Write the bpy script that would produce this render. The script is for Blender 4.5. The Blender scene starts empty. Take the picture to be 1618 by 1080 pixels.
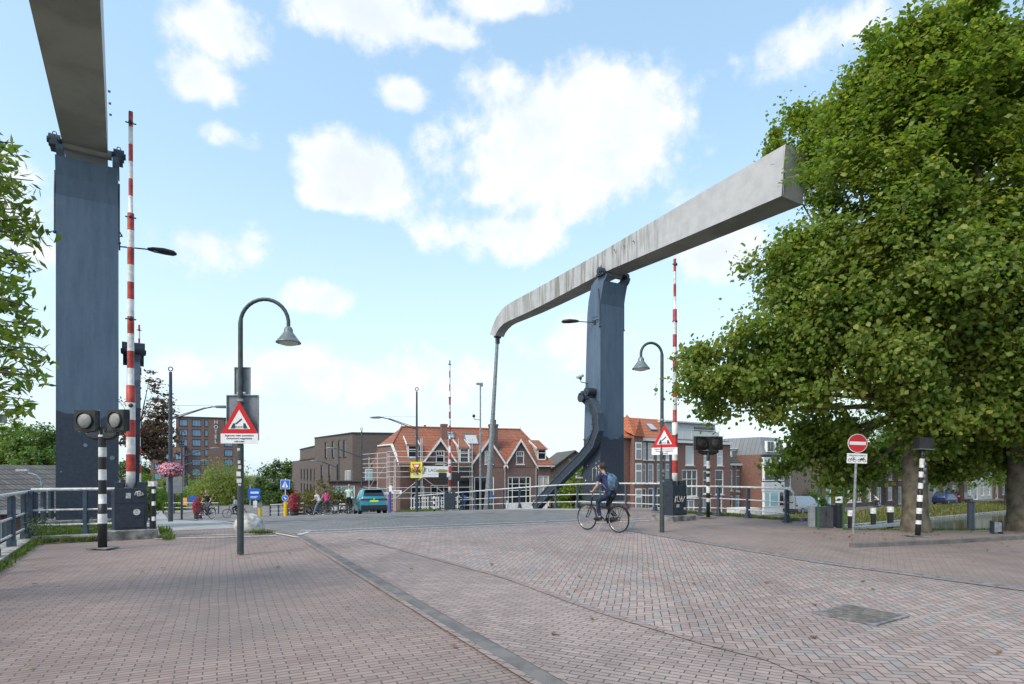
import bpy, bmesh, math, random
import numpy as np
from mathutils import Vector, Matrix
SC = bpy.context.scene
COL = SC.collection
R = math.radians
# ---------------------------------------------------------------- layout: camera at the origin, 1.58 m above the paving, looking along +Y
F, H, HZ = 940.0, 1.58, 746.0            # focal length and horizon measured on the 1618 px wide photograph
def P(px, py, z=0.0):                    # ground point seen at a photo position
    Y = F * (H - z) / (py - HZ); return Vector(((px - 809) / F * Y, Y, z))
def A(px, Y, z=0.0): return Vector(((px - 809) / F * Y, Y, z))
def ZY(py, Y): return H + (HZ - py) / F * Y
TH = R(32.6)
D = Vector((-math.sin(TH), math.cos(TH), 0)); N = Vector((math.cos(TH), math.sin(TH), 0))   # along / across the bridge
def ST(s, t, z=0.0): v = D * s + N * t; return Vector((v.x, v.y, z))
def road_z(s):
    q = s - 21.0
    return max(-2.6, -0.033 * (q + math.sqrt(q * q + 9.0)))
def RZ(x, y): return road_z(x * D.x + y * D.y)
LOW = -2.75                              # level of the quays and streets beyond the canal
# ---------------------------------------------------------------- camera
cam = bpy.data.cameras.new('camera'); camo = bpy.data.objects.new('camera', cam); COL.objects.link(camo)
camo.location = (0, 0, H); camo.rotation_euler = (R(90), 0, 0)
cam.sensor_width = 36; cam.lens = 36 * F / 1618; cam.shift_y = (HZ - 540) / 1618; cam.clip_end = 3000; cam.clip_start = 0.05
SC.camera = camo
# ---------------------------------------------------------------- node helper
class NT:
    def __init__(s, tree): s.t = tree; s.n = tree.nodes; s.l = tree.links
    def new(s, typ, ins=None, **kw):
        n = s.n.new(typ)
        for k, v in kw.items(): setattr(n, k, v)
        for k, v in (ins or {}).items(): s.put(n.inputs[k], v)
        return n
    def put(s, sock, v):
        if isinstance(v, bpy.types.NodeSocket): s.l.new(v, sock)
        elif isinstance(v, bpy.types.Node): s.l.new(v.outputs[0], sock)
        else:
            if isinstance(v, (tuple, list)) and sock.type == 'RGBA' and len(v) == 3: v = (*v, 1)
            sock.default_value = v
    def m(s, op, a, b=0.0, c=None, clamp=False):
        n = s.new('ShaderNodeMath', {0: a, 1: b}, operation=op, use_clamp=clamp)
        if c is not None: s.put(n.inputs[2], c)
        return n.outputs[0]
    def mix(s, f, a, b, typ='MIX'):
        n = s.new('ShaderNodeMix', data_type='RGBA', blend_type=typ)
        s.put(n.inputs[0], f); s.put(n.inputs[6], a); s.put(n.inputs[7], b); return n.outputs[2]
    def ramp(s, v, lo, hi, a=0.0, b=1.0):
        return s.new('ShaderNodeMapRange', {0: v, 1: lo, 2: hi, 3: a, 4: b}, interpolation_type='SMOOTHSTEP').outputs[0]
    def noise(s, vec, scale, detail=4, rough=.55):
        n = s.new('ShaderNodeTexNoise', {'Scale': scale, 'Detail': detail, 'Roughness': rough})
        if vec is not None: s.put(n.inputs['Vector'], vec)
        return n.outputs[0]
# ---------------------------------------------------------------- sky and sun
SUN = Vector((-0.66, -0.62, 0.95)).normalized()
W = bpy.data.worlds.new('World'); SC.world = W; W.use_nodes = True
t = NT(W.node_tree); t.n.clear()
sky = t.new('ShaderNodeTexSky', sky_type='NISHITA', sun_disc=False)
sky.sun_elevation = math.asin(SUN.z); sky.sun_rotation = math.atan2(SUN.x, SUN.y)
sky.altitude = 0; sky.air_density = 1.0; sky.dust_density = 1.2; sky.ozone_density = 1.6
dirv = t.new('ShaderNodeTexCoord').outputs['Generated']
def clouds():                            # cumulus banks in fixed directions of the sky, broken up by noise
    best = None
    spec = [(885, 250, 210, 125, 1.08), (810, 285, 110, 95, .85), (960, 200, 150, 90, 1.), (800, 370, 120, 50, .9), (565, 275, 85, 60, .95), (540, 310, 60, 30, .9),
            (335, 45, 100, 75, 1.0), (320, 120, 80, 60, 1.0), (350, 210, 60, 30, .8), (550, 15, 150, 50, .85), (690, 50, 60, 25, .7),
            (310, 380, 120, 55, .75), (500, 470, 70, 30, .75), (640, 150, 50, 28, .7), (430, 590, 260, 45, .7), (700, 600, 220, 60, .72), (900, 545, 130, 60, .9), (560, 600, 60, 36, 1.), (60, 400, 120, 70, .6),
            (1120, 400, 110, 55, .8), (1350, 40, 150, 60, .6), (820, 5, 110, 25, .7), (-250, 250, 300, 160, 1), (1950, 250, 260, 140, 1)]
    for px, py, w, h, k in spec:
        d = Vector(((px - 809) / F, 1, (HZ - py) / F)); L = d.length; c = d / L
        rt = Vector((0, 0, 1)).cross(c).normalized() * -1; up = rt.cross(c)
        dx = t.new('ShaderNodeVectorMath', {0: dirv, 1: tuple(rt * (F / (w * L) * L * L * .8))}, operation='DOT_PRODUCT').outputs['Value']
        dy = t.new('ShaderNodeVectorMath', {0: dirv, 1: tuple(up * (F / (h * L) * L * L * .8))}, operation='DOT_PRODUCT').outputs['Value']
        dz = t.new('ShaderNodeVectorMath', {0: dirv, 1: tuple(c)}, operation='DOT_PRODUCT').outputs['Value']
        r = t.m('SQRT', t.m('ADD', t.m('MULTIPLY', dx, dx), t.m('MULTIPLY', dy, dy)))
        v = t.m('MULTIPLY', t.m('SUBTRACT', 1.0, r), k)
        v = t.m('MULTIPLY', t.m('MAXIMUM', v, -1.0), t.ramp(dz, 0, .3))
        best = v if best is None else t.new('ShaderNodeMath', {0: best, 1: v, 2: .15}, operation='SMOOTH_MAX').outputs[0]
    n1 = t.noise(dirv, 6.0, 10, .62); n2 = t.noise(dirv, 2.2, 4, .5); n3 = t.noise(dirv, 17.0, 8, .6)
    nn = t.m('ADD', t.m('MULTIPLY', t.m('SUBTRACT', n1, .5), 1.5), t.m('MULTIPLY', t.m('SUBTRACT', n3, .5), .7))
    dens = t.m('ADD', t.m('ADD', best, nn), t.m('MULTIPLY', t.m('SUBTRACT', n2, .5), .6))
    return t.ramp(dens, .20, .58), t.ramp(dens, .3, 1.1), n3, n2
cd, core, n3, n2s = clouds()
skyc = t.mix(1.0, sky, (2.0, 1.8, 1.5), 'MULTIPLY')
skyc = t.mix(.32, skyc, (3.0, 5.0, 6.7))
elev = t.new('ShaderNodeSeparateXYZ', {0: dirv}).outputs[2]
lit = t.mix(t.ramp(n3, .3, .7), (4.7, 5.05, 5.45), (5.9, 5.9, 5.9))
lit = t.mix(t.m('MULTIPLY', t.m('MULTIPLY', core, t.ramp(n2s, .4, .62)), .55), lit, (4.0, 4.4, 4.95))
wisp = t.m('MULTIPLY', t.ramp(elev, .50, .0), .74)            # thin high veil, thicker towards the horizon
skyc = t.mix(wisp, skyc, (3.9, 4.75, 5.35))
skyc = t.mix(t.m('MULTIPLY', cd, .93), skyc, lit)
bg = t.new('ShaderNodeBackground', {0: skyc, 1: 0.1})
t.l.new(bg.outputs[0], t.new('ShaderNodeOutputWorld').inputs[0])
sun = bpy.data.lights.new('sun', 'SUN'); sun.energy = 1.25; sun.angle = R(20); sun.color = (1, .92, .80)
suno = bpy.data.objects.new('sun', sun); COL.objects.link(suno); suno.rotation_euler = SUN.to_track_quat('Z', 'Y').to_euler(); suno.location = (0, 0, 40)
SC.view_settings.view_transform = 'Standard'; SC.view_settings.look = 'None'; SC.view_settings.exposure = 0.97; SC.view_settings.gamma = 1
SC.render.engine = 'CYCLES'
SC.cycles.max_bounces = 6; SC.cycles.transparent_max_bounces = 8; SC.cycles.use_denoising = True
# ---------------------------------------------------------------- materials
def M(name, col, rough=.6, metal=0., var=.12, scale=6., bump=0., bscale=60., spec=.5, col2=None, streak=False, coat=0.):
    m = bpy.data.materials.new(name); m.use_nodes = True
    t = NT(m.node_tree); b = t.n['Principled BSDF']
    co = t.new('ShaderNodeTexCoord').outputs['Object']
    if streak: v = t.new('ShaderNodeMapping', {0: co, 3: (1.6, 1.6, .12)}).outputs[0]
    else: v = co
    if var or col2:
        n = t.ramp(t.noise(v, scale, 6, .6), .32, .68)
        dark = col2 if col2 else tuple(c * (1 - 2.2 * var) for c in col)
        c = t.mix(n, tuple(dark), tuple(min(1, x * (1 + (.0 if col2 else var * .6))) for x in col))
        t.put(b.inputs['Base Color'], c)
        t.put(b.inputs['Roughness'], t.ramp(n, 0, 1, min(1, rough + .1), max(.03, rough - .05)))
    else:
        b.inputs['Base Color'].default_value = (*col, 1); b.inputs['Roughness'].default_value = rough
    b.inputs['Metallic'].default_value = metal; b.inputs['Specular IOR Level'].default_value = spec
    b.inputs['Coat Weight'].default_value = coat
    if bump:
        bp = t.new('ShaderNodeBump', {'Strength': bump, 'Distance': .01, 'Height': t.noise(co, bscale, 5)})
        t.put(b.inputs['Normal'], bp)
    return m
def brickmat(name, c1, c2, mortar, bw=.22, bh=.065, gap=.01, rough=.85, horiz=False, rot=0., bump=.4, dirt=None, dirt_amt=.5, dirt_scale=.35, contrast=.25, square=False):
    m = bpy.data.materials.new(name); m.use_nodes = True
    t = NT(m.node_tree); b = t.n['Principled BSDF']
    co = t.new('ShaderNodeTexCoord').outputs['Object']
    if horiz:
        wob = t.new('ShaderNodeTexNoise', {'Vector': co, 'Scale': 1.1, 'Detail': 2}).outputs[1]
        co2 = t.new('ShaderNodeVectorMath', {0: wob, 1: (.05, .05, 0)}, operation='MULTIPLY').outputs[0]
        v = t.new('ShaderNodeVectorMath', {0: co, 1: co2}, operation='ADD').outputs[0]
        v = t.new('ShaderNodeMapping', {0: v, 2: (0, 0, rot)}).outputs[0]
    else:
        s = t.new('ShaderNodeSeparateXYZ', {0: co})
        v = t.new('ShaderNodeCombineXYZ', {0: t.m('ADD', s.outputs[0], s.outputs[1]), 1: s.outputs[2]}).outputs[0]
    br = t.new('ShaderNodeTexBrick', {'Vector': v, 'Color1': (0, 0, 0, 1), 'Color2': (1, 1, 1, 1), 'Mortar': (.5, .5, .5, 1), 'Scale': 1.0, 'Mortar Size': gap, 'Mortar Smooth': .25, 'Bias': 0.0, 'Brick Width': bw, 'Row Height': bh},
               offset=0.0 if square else .5)
    c = t.mix(br.outputs[0], c1, c2)
    n = t.noise(co, 3.0, 5); c = t.mix(t.m('MULTIPLY', t.ramp(n, .3, .7), contrast), c, tuple(x * .55 for x in c1))
    if dirt is not None:
        c = t.mix(t.m('MULTIPLY', t.ramp(t.noise(co, dirt_scale, 7, .62), .42, .68), dirt_amt), c, dirt)
    if horiz:                             # worn wheel paths, oil and gum spots, patches that were relaid
        wear = t.noise(t.new('ShaderNodeMapping', {0: co, 2: (0, 0, R(-30)), 3: (.9, .12, 1)}).outputs[0], 1.6, 6, .6)
        c = t.mix(t.m('MULTIPLY', t.ramp(wear, .5, .68), .38), c, tuple(x * .58 for x in c1))
        c = t.mix(t.m('MULTIPLY', t.ramp(t.noise(co, 7, 3, .5), .68, .74), .55), c, tuple(x * .4 for x in c1))
        c = t.mix(t.m('MULTIPLY', t.ramp(t.noise(co, .23, 3, .5), .5, .62), .22), c, tuple(min(1, x * 1.25) for x in c2))
    if horiz: c = t.mix(1.0, c, (.93, .98, 1.0), 'MULTIPLY')
    c = t.mix(br.outputs[1], c, mortar)
    t.put(b.inputs['Base Color'], c); b.inputs['Roughness'].default_value = rough
    hgt = t.m('ADD', t.m('SUBTRACT', 1.0, br.outputs[1]), t.m('MULTIPLY', t.noise(co, 90, 3), .35))
    t.put(b.inputs['Normal'], t.new('ShaderNodeBump', {'Strength': bump, 'Distance': .006, 'Height': hgt}))
    return m
def herringmat(name, c1, c2, c3, mortar, w=.105, rot=0., gap=.075):
    m = bpy.data.materials.new(name); m.use_nodes = True
    t = NT(m.node_tree); b = t.n['Principled BSDF']
    co = t.new('ShaderNodeTexCoord').outputs['Object']
    wob = t.new('ShaderNodeTexNoise', {'Vector': co, 'Scale': 1.3, 'Detail': 2}).outputs[1]
    v = t.new('ShaderNodeVectorMath', {0: co, 1: t.new('ShaderNodeVectorMath', {0: wob, 1: (.05, .05, 0)}, operation='MULTIPLY').outputs[0]}, operation='ADD').outputs[0]
    v = t.new('ShaderNodeMapping', {0: v, 2: (0, 0, rot), 3: (1 / w, 1 / w, 1)}, vector_type='POINT').outputs[0]
    s = t.new('ShaderNodeSeparateXYZ', {0: v}); u, q = s.outputs[0], s.outputs[1]
    iu, iq = t.m('FLOOR', u), t.m('FLOOR', q); fu, fq = t.m('FRACT', u), t.m('FRACT', q)
    k = t.m('FLOORED_MODULO', t.m('SUBTRACT', iu, iq), 4.0)
    hor = t.m('LESS_THAN', k, 1.5)
    k1 = t.m('COMPARE', k, 1.0, .1); k2 = t.m('COMPARE', k, 2.0, .1)
    a = t.m('ADD', fu, k1); bb = t.m('ADD', fq, k2)
    def dist(x, y): return t.m('MINIMUM', t.m('MINIMUM', x, t.m('SUBTRACT', 2.0, x)), t.m('MINIMUM', y, t.m('SUBTRACT', 1.0, y)))
    dd = t.m('ADD', t.m('MULTIPLY', hor, dist(a, fq)), t.m('MULTIPLY', t.m('SUBTRACT', 1.0, hor), dist(bb, fu)))
    ox = t.m('SUBTRACT', iu, t.m('MULTIPLY', k1, hor)); oy = t.m('SUBTRACT', iq, k2)
    wn = t.new('ShaderNodeTexWhiteNoise', {0: t.new('ShaderNodeCombineXYZ', {0: ox, 1: oy}).outputs[0]}, noise_dimensions='3D')
    val = wn.outputs[0]
    c = t.mix(t.ramp(val, .1, .6), c1, c2); c = t.mix(t.ramp(val, .72, .95), c, c3)
    c = t.mix(t.m('MULTIPLY', t.ramp(t.noise(co, .5, 6, .6), .4, .7), .45), c, tuple(x * .62 for x in c1))
    wear = t.noise(t.new('ShaderNodeMapping', {0: co, 2: (0, 0, R(-30)), 3: (.9, .12, 1)}).outputs[0], 1.6, 6, .6)
    c = t.mix(t.m('MULTIPLY', t.ramp(wear, .5, .68), .35), c, tuple(x * .6 for x in c1))
    c = t.mix(t.m('MULTIPLY', t.ramp(t.noise(co, 7, 3, .5), .68, .74), .5), c, tuple(x * .42 for x in c1))
    edge = t.ramp(t.m('ADD', dd, t.m('MULTIPLY', t.m('SUBTRACT', t.noise(co, 25, 3), .5), .06)), gap * .55, gap * 1.5)
    c = t.mix(edge, mortar, t.mix(1.0, c, (.93, .98, 1.0), 'MULTIPLY'))
    t.put(b.inputs['Base Color'], c); b.inputs['Roughness'].default_value = .82
    hgt = t.m('ADD', t.m('ADD', edge, t.m('MULTIPLY', val, .25)), t.m('MULTIPLY', t.noise(co, 80, 3), .3))
    t.put(b.inputs['Normal'], t.new('ShaderNodeBump', {'Strength': .5, 'Distance': .007, 'Height': hgt}))
    return m
def leafmat(name, c1, c2, c3, trans=.35, rough=.5):
    m = bpy.data.materials.new(name); m.use_nodes = True
    t = NT(m.node_tree); b = t.n['Principled BSDF']
    ri = t.new('ShaderNodeNewGeometry').outputs['Random Per Island']
    co = t.new('ShaderNodeTexCoord').outputs['Object']
    c = t.mix(t.ramp(ri, 0, .7), c1, c2); c = t.mix(t.ramp(ri, .78, 1.0), c, c3)
    c = t.mix(t.m('MULTIPLY', t.ramp(t.noise(co, .8, 3), .35, .7), .35), c, c3); c = t.mix(t.m('MULTIPLY', t.ramp(t.noise(co, 1.9, 3), .5, .72), .5), c, c1)
    t.put(b.inputs['Base Color'], c); b.inputs['Roughness'].default_value = rough; b.inputs['Specular IOR Level'].default_value = .35
    tr = t.new('ShaderNodeBsdfTranslucent', {0: t.mix(1.0, c, (1.5, 1.6, .7), 'MULTIPLY')})
    mx = t.new('ShaderNodeMixShader', {0: trans}); t.l.new(b.outputs[0], mx.inputs[1]); t.l.new(tr.outputs[0], mx.inputs[2])
    t.l.new(mx.outputs[0], t.n['Material Output'].inputs[0])
    return m
def glassmat(name, col, rough=.04, curtain=None):
    m = bpy.data.materials.new(name); m.use_nodes = True
    t = NT(m.node_tree); b = t.n['Principled BSDF']
    if curtain:
        co = t.new('ShaderNodeTexCoord').outputs['Object']; s = t.new('ShaderNodeSeparateXYZ', {0: co})
        f = t.m('SINE', t.m('MULTIPLY', t.m('ADD', s.outputs[0], s.outputs[1]), 28.0))
        t.put(b.inputs['Base Color'], t.mix(t.ramp(f, -1, 1), tuple(x * .7 for x in curtain), curtain))
    else: b.inputs['Base Color'].default_value = (*col, 1)
    b.inputs['Roughness'].default_value = rough; b.inputs['Specular IOR Level'].default_value = .8
    return m
# ---------------------------------------------------------------- mesh builder
class MB:
    def __init__(s): s.v = []; s.f = []; s.mi = []; s.sm = []
    def add(s, vs, fs, m=0, smooth=False):
        b = len(s.v); s.v += [tuple(x) for x in vs]
        for f in fs: s.f.append(tuple(b + i for i in f)); s.mi.append(m); s.sm.append(smooth)
        return s
    def box(s, c, d, rot=0., m=0, axes=None):
        hx, hy, hz = d[0] / 2, d[1] / 2, d[2] / 2; vs = []
        mt = axes or (Matrix.Rotation(rot, 3, 'Z') if rot else None)
        for x in (-hx, hx):
            for y in (-hy, hy):
                for z in (-hz, hz):
                    v = Vector((x, y, z)); v = mt @ v if mt else v; vs.append(v + Vector(c))
        return s.add(vs, [(0, 1, 3, 2), (4, 6, 7, 5), (0, 4, 5, 1), (2, 3, 7, 6), (0, 2, 6, 4), (1, 5, 7, 3)], m)
    def beam(s, p, q, w, h, m=0):        # rectangular bar from p to q (w sideways, h upright)
        p, q = Vector(p), Vector(q); d = q - p; L = d.length; x = d.normalized()
        y = Vector((0, 0, 1)).cross(x); y = Vector((0, 1, 0)) if y.length < 1e-4 else y.normalized(); z = x.cross(y)
        return s.box((p + q) / 2, (L, w, h), m=m, axes=Matrix((x, y, z)).transposed())
    def path(s, pts, r, n=8, m=0, caps=True, smooth=True):
        pts = [Vector(p) for p in pts]; k = len(pts); rs = r if isinstance(r, (list, tuple)) else [r] * k
        vs, fs = [], []; ref = None
        for i, p in enumerate(pts):
            d = (pts[min(i + 1, k - 1)] - pts[max(i - 1, 0)]).normalized()
            if ref is None:
                ref = Vector((0, 0, 1)) if abs(d.z) < .9 else Vector((1, 0, 0))
            u = (ref - d * ref.dot(d)).normalized(); w = d.cross(u); ref = u
            for j in range(n):
                a = 2 * math.pi * j / n; vs.append(p + (u * math.cos(a) + w * math.sin(a)) * rs[i])
        for i in range(k - 1):
            for j in range(n):
                j2 = (j + 1) % n; fs.append((i * n + j, i * n + j2, (i + 1) * n + j2, (i + 1) * n + j))
        s.add(vs, fs, m, smooth)
        if caps: s.add([vs[j] for j in range(n)], [tuple(range(n))[::-1]], m); s.add([vs[(k - 1) * n + j] for j in range(n)], [tuple(range(n))], m)
        return s
    def bands(s, segs, c=(0, 0, 0), n=14):   # one continuous tube of rings: (z0, z1, r0, r1, material), seams shared
        c = Vector(c); zr = [(segs[0][0], segs[0][2])]; mm = []
        for z0, z1, r0, r1, m in segs:
            if abs(r0 - zr[-1][1]) > 1e-6: zr.append((z0 + .001, r0)); mm.append(m)
            zr.append((z1, r1)); mm.append(m)
        b = len(s.v); s.v += [tuple(c + Vector((r * math.cos(2 * math.pi * j / n), r * math.sin(2 * math.pi * j / n), z))) for z, r in zr for j in range(n)]
        for i in range(len(zr) - 1):
            for j in range(n): s.f.append((b + i * n + j, b + i * n + (j + 1) % n, b + (i + 1) * n + (j + 1) % n, b + (i + 1) * n + j)); s.mi.append(mm[i]); s.sm.append(True)
        e = b + (len(zr) - 1) * n; s.f.append(tuple(range(e, e + n))); s.mi.append(mm[-1]); s.sm.append(False); s.f.append(tuple(range(b, b + n))[::-1]); s.mi.append(mm[0]); s.sm.append(False)
        return s
    def tube(s, p, q, r, r2=None, n=8, m=0): return s.path([p, q], [r, r if r2 is None else r2], n, m)
    def prism(s, poly, o, u, v, w, m=0, mside=None):   # polygon in (u, v) at o, pushed along w
        o, u, v, w = Vector(o), Vector(u), Vector(v), Vector(w); n = len(poly)
        a = [o + u * x + v * y for x, y in poly]; b = [p + w for p in a]
        s.add(a, [tuple(range(n))], m); s.add(b, [tuple(range(n))[::-1]], m)
        return s.add(a + b, [(i, n + i, n + (i + 1) % n, (i + 1) % n) for i in range(n)], m if mside is None else mside)
    def lathe(s, prof, c=(0, 0, 0), n=16, m=0, smooth=True):
        c = Vector(c); vs = [c + Vector((r * math.cos(2 * math.pi * j / n), r * math.sin(2 * math.pi * j / n), z)) for r, z in prof for j in range(n)]
        k = len(prof); return s.add(vs, [(i * n + j, i * n + (j + 1) % n, (i + 1) * n + (j + 1) % n, (i + 1) * n + j) for i in range(k - 1) for j in range(n)], m, smooth)
    def ball(s, c, rad, nu=12, nv=8, m=0, jit=0., rnd=None):
        rx, ry, rz = (rad,) * 3 if isinstance(rad, (int, float)) else rad; c = Vector(c); vs, fs = [], []
        for i in range(nv + 1):
            th = math.pi * i / nv
            for j in range(nu):
                a = 2 * math.pi * j / nu; k = 1 + (rnd.uniform(-jit, jit) if rnd and 0 < i < nv else 0)
                vs.append(c + Vector((rx * math.sin(th) * math.cos(a) * k, ry * math.sin(th) * math.sin(a) * k, rz * math.cos(th) * k)))
        for i in range(nv):
            for j in range(nu): fs.append((i * nu + j, (i + 1) * nu + j, (i + 1) * nu + (j + 1) % nu, i * nu + (j + 1) % nu))
        return s.add(vs, fs, m, True)
    def torus(s, c, R_, r, axis='X', n=28, k=8, m=0):
        c = Vector(c); vs, fs = [], []
        for i in range(n):
            a = 2 * math.pi * i / n
            for j in range(k):
                b = 2 * math.pi * j / k; x, y, z = r * math.sin(b), (R_ + r * math.cos(b)) * math.cos(a), (R_ + r * math.cos(b)) * math.sin(a)
                vs.append(c + (Vector((x, y, z)) if axis == 'X' else Vector((y, x, z)) if axis == 'Y' else Vector((y, z, x))))
        for i in range(n):
            for j in range(k): fs.append((i * k + j, ((i + 1) % n) * k + j, ((i + 1) % n) * k + (j + 1) % k, i * k + (j + 1) % k))
        return s.add(vs, fs, m, True)
    def quad(s, *p, m=0): return s.add(p, [tuple(range(len(p)))], m)
    def xf(s, mt): s.v = [tuple(mt @ Vector(x)) for x in s.v]; return s
    def build(s, name, mats, parent=None, off=None, fix=True, bevel=0.):
        me = bpy.data.meshes.new(name); o3 = Vector(off) if off is not None else (parent.location if parent is not None and parent.get('_w') else None)
        vs = [tuple(Vector(x) - o3) for x in s.v] if o3 is not None else s.v
        me.from_pydata(vs, [], s.f)
        for mm in (mats if isinstance(mats, (list, tuple)) else [mats]): me.materials.append(mm)
        me.polygons.foreach_set('material_index', s.mi); me.polygons.foreach_set('use_smooth', s.sm)
        if fix:
            bm = bmesh.new(); bm.from_mesh(me); bmesh.ops.recalc_face_normals(bm, faces=bm.faces); bm.to_mesh(me); bm.free()
        me.update(); o = bpy.data.objects.new(name, me); COL.objects.link(o)
        if parent is not None: o.parent = parent
        elif off is not None: o.location = off
        if bevel:
            b = o.modifiers.new('bevel', 'BEVEL'); b.width = bevel; b.segments = 2; b.limit_method = 'ANGLE'
        return o
def split_islands(o):                     # every loose piece of a part becomes a part of its own
    me = o.data; n = len(me.vertices); par = list(range(n))
    def find(i):
        while par[i] != i: par[i] = par[par[i]]; i = par[i]
        return i
    for e in me.edges: par[find(e.vertices[0])] = find(e.vertices[1])
    roots = sorted({find(i) for i in range(n)})
    if len(roots) < 2: return
    for k in roots[1:]:
        c = o.copy(); c.data = me.copy(); COL.objects.link(c)
        bm = bmesh.new(); bm.from_mesh(c.data); bm.verts.ensure_lookup_table(); bmesh.ops.delete(bm, geom=[bm.verts[i] for i in range(n) if find(i) != k], context='VERTS'); bm.to_mesh(c.data); bm.free()
    bm = bmesh.new(); bm.from_mesh(me); bm.verts.ensure_lookup_table(); bmesh.ops.delete(bm, geom=[bm.verts[i] for i in range(n) if find(i) != roots[0]], context='VERTS'); bm.to_mesh(me); bm.free()
def tag(o, label, cat, group=None):
    o['label'] = label; o['category'] = cat
    if group: o['group'] = group
    return o
def thing(name, label, cat, loc, rz=0., group=None, world=False):
    o = bpy.data.objects.new(name, None); COL.objects.link(o); o.location = loc; o.rotation_euler = (0, 0, rz); o.empty_display_size = .2
    if world: o['_w'] = True                                  # parts of this thing are written in world coordinates
    return tag(o, label, cat, group)
def lab(o, label): o['label'] = label; return o
def structure(o): o['kind'] = 'structure'; return o
def stuff(o, label=None, cat=None):
    o['kind'] = 'stuff'
    if label: tag(o, label, cat)
    return o
KIDS = {}
def dup(root, loc, rz=None, label=None, rx=None):
    c = root.copy(); COL.objects.link(c); c.location = loc
    if rz is not None: c.rotation_euler = (0, 0, rz)
    if label: c['label'] = label
    def kids(a, b):
        for ch in [o for o in a.children if o.name in COL.objects]:
            d = ch.copy(); COL.objects.link(d); d.parent = b; kids(ch, d)
    kids(root, c); return c
def text(body, size, loc, mat, parent, name='lettering', rz=0., align='CENTER', ext=.002, rx=90):
    cu = bpy.data.curves.new(name, 'FONT'); cu.body = body; cu.size = size; cu.align_x = align; cu.align_y = 'CENTER'; cu.extrude = ext
    tmp = bpy.data.objects.new(name, cu); COL.objects.link(tmp); bpy.context.view_layer.update()
    me = bpy.data.meshes.new_from_object(tmp.evaluated_get(bpy.context.evaluated_depsgraph_get())); me.name = name
    bpy.data.objects.remove(tmp); me.materials.clear(); me.materials.append(mat)
    o = bpy.data.objects.new(name, me); COL.objects.link(o); o.parent = parent; o.location = loc; o.rotation_euler = (R(rx), 0, rz); return o
def sheet(name, pts, off, mat, zf=None, cuts=True):          # a paved sheet following the road's rise and fall
    bm = bmesh.new(); bm.faces.new([bm.verts.new((p[0], p[1], 0)) for p in pts])
    if cuts:
        ss = [p[0] * D.x + p[1] * D.y for p in pts]; c = 14.0
        while c < 62:
            if min(ss) < c < max(ss): bmesh.ops.bisect_plane(bm, geom=bm.verts[:] + bm.edges[:] + bm.faces[:], plane_co=D * c, plane_no=D)
            c += 1.0
    for v in bm.verts: v.co.z = (zf(v.co.x, v.co.y) if zf else RZ(v.co.x, v.co.y)) + off
    bmesh.ops.recalc_face_normals(bm, faces=bm.faces)
    if bm.faces and sum(f.normal.z for f in bm.faces) < 0: bmesh.ops.reverse_faces(bm, faces=bm.faces)
    me = bpy.data.meshes.new(name); bm.to_mesh(me); bm.free(); me.materials.append(mat)
    o = bpy.data.objects.new(name, me); COL.objects.link(o); return structure(o)
def strip(p0, p1, w):                                         # polygon of a strip w wide along p0..p1 (list of points)
    pts = [Vector(p).to_2d() for p in (p0 if p1 is None else [p0, p1])]; L, Rr = [], []
    for i, p in enumerate(pts):
        d = (pts[min(i + 1, len(pts) - 1)] - pts[max(i - 1, 0)]).normalized(); q = Vector((-d.y, d.x)) * w / 2
        L.append(p + q); Rr.append(p - q)
    return L + Rr[::-1]
# ---------------------------------------------------------------- palette
navy = bpy.data.materials.new('navy_paint'); navy.use_nodes = True      # column paint: dull slate blue above, a darker anti-graffiti coat below
t = NT(navy.node_tree); b = t.n['Principled BSDF']; co = t.new('ShaderNodeTexCoord').outputs['Object']
zz = t.new('ShaderNodeSeparateXYZ', {0: co}).outputs[2]
n1 = t.noise(t.new('ShaderNodeMapping', {0: co, 3: (2.2, 2.2, .35)}).outputs[0], 1.6, 7, .65); n2 = t.noise(co, 9, 5)
c = t.mix(t.ramp(n1, .3, .7), (.066, .106, .165), (.098, .148, .216)); c = t.mix(t.m('MULTIPLY', t.ramp(n2, .45, .75), .35), c, (.125, .155, .205))
low = t.ramp(t.m('ADD', zz, t.m('MULTIPLY', t.m('SUBTRACT', t.noise(co, 1.1, 2), .5), 1.1)), 3.28, 3.22)
c = t.mix(low, c, t.mix(t.ramp(n2, .3, .7), (.022, .031, .050), (.036, .050, .076)))
t.put(b.inputs['Base Color'], c); t.put(b.inputs['Roughness'], t.ramp(n1, 0, 1, .62, .48))
steel_navy = M('dark_navy_steel', (.030, .042, .062), .45, 0, .15, 9, .15)
post_navy = M('navy_post_paint', (.058, .082, .118), .5, 0, .15, 8, .1)
cab_navy = M('cabinet_navy', (.024, .034, .052), .5, 0, .12, 7, .15)
black = M('black_paint', (.012, .013, .015), .45, 0, .1, 8)
blacksat = M('black_plastic', (.02, .021, .023), .5, 0, .1, 8)
white = M('white_paint', (.74, .74, .72), .5, 0, .13, 7)
whitew = M('white_window_paint', (.84, .84, .82), .45, 0, .05, 4)
red = M('red_paint', (.46, .045, .03), .55, 0, .2, 6)
signred = M('sign_red', (.55, .012, .015), .4, 0, 0)
signwhite = M('sign_white', (.8, .8, .8), .4, 0, .03, 5)
signblue = M('sign_blue', (.012, .13, .60), .4, 0, 0)
signink = M('sign_ink', (.03, .035, .07), .5, 0, 0)
signyellow = M('sign_fluor_yellow', (.78, .80, .04), .45, 0, .04)
yellow = M('yellow_bollard', (.85, .50, .01), .45, 0, .06)
orange = M('orange_flag', (.8, .35, .05), .6, 0, .1)
galv = M('galvanised_rail', (.68, .68, .67), .45, .1, .18, 14, .05)
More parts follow.
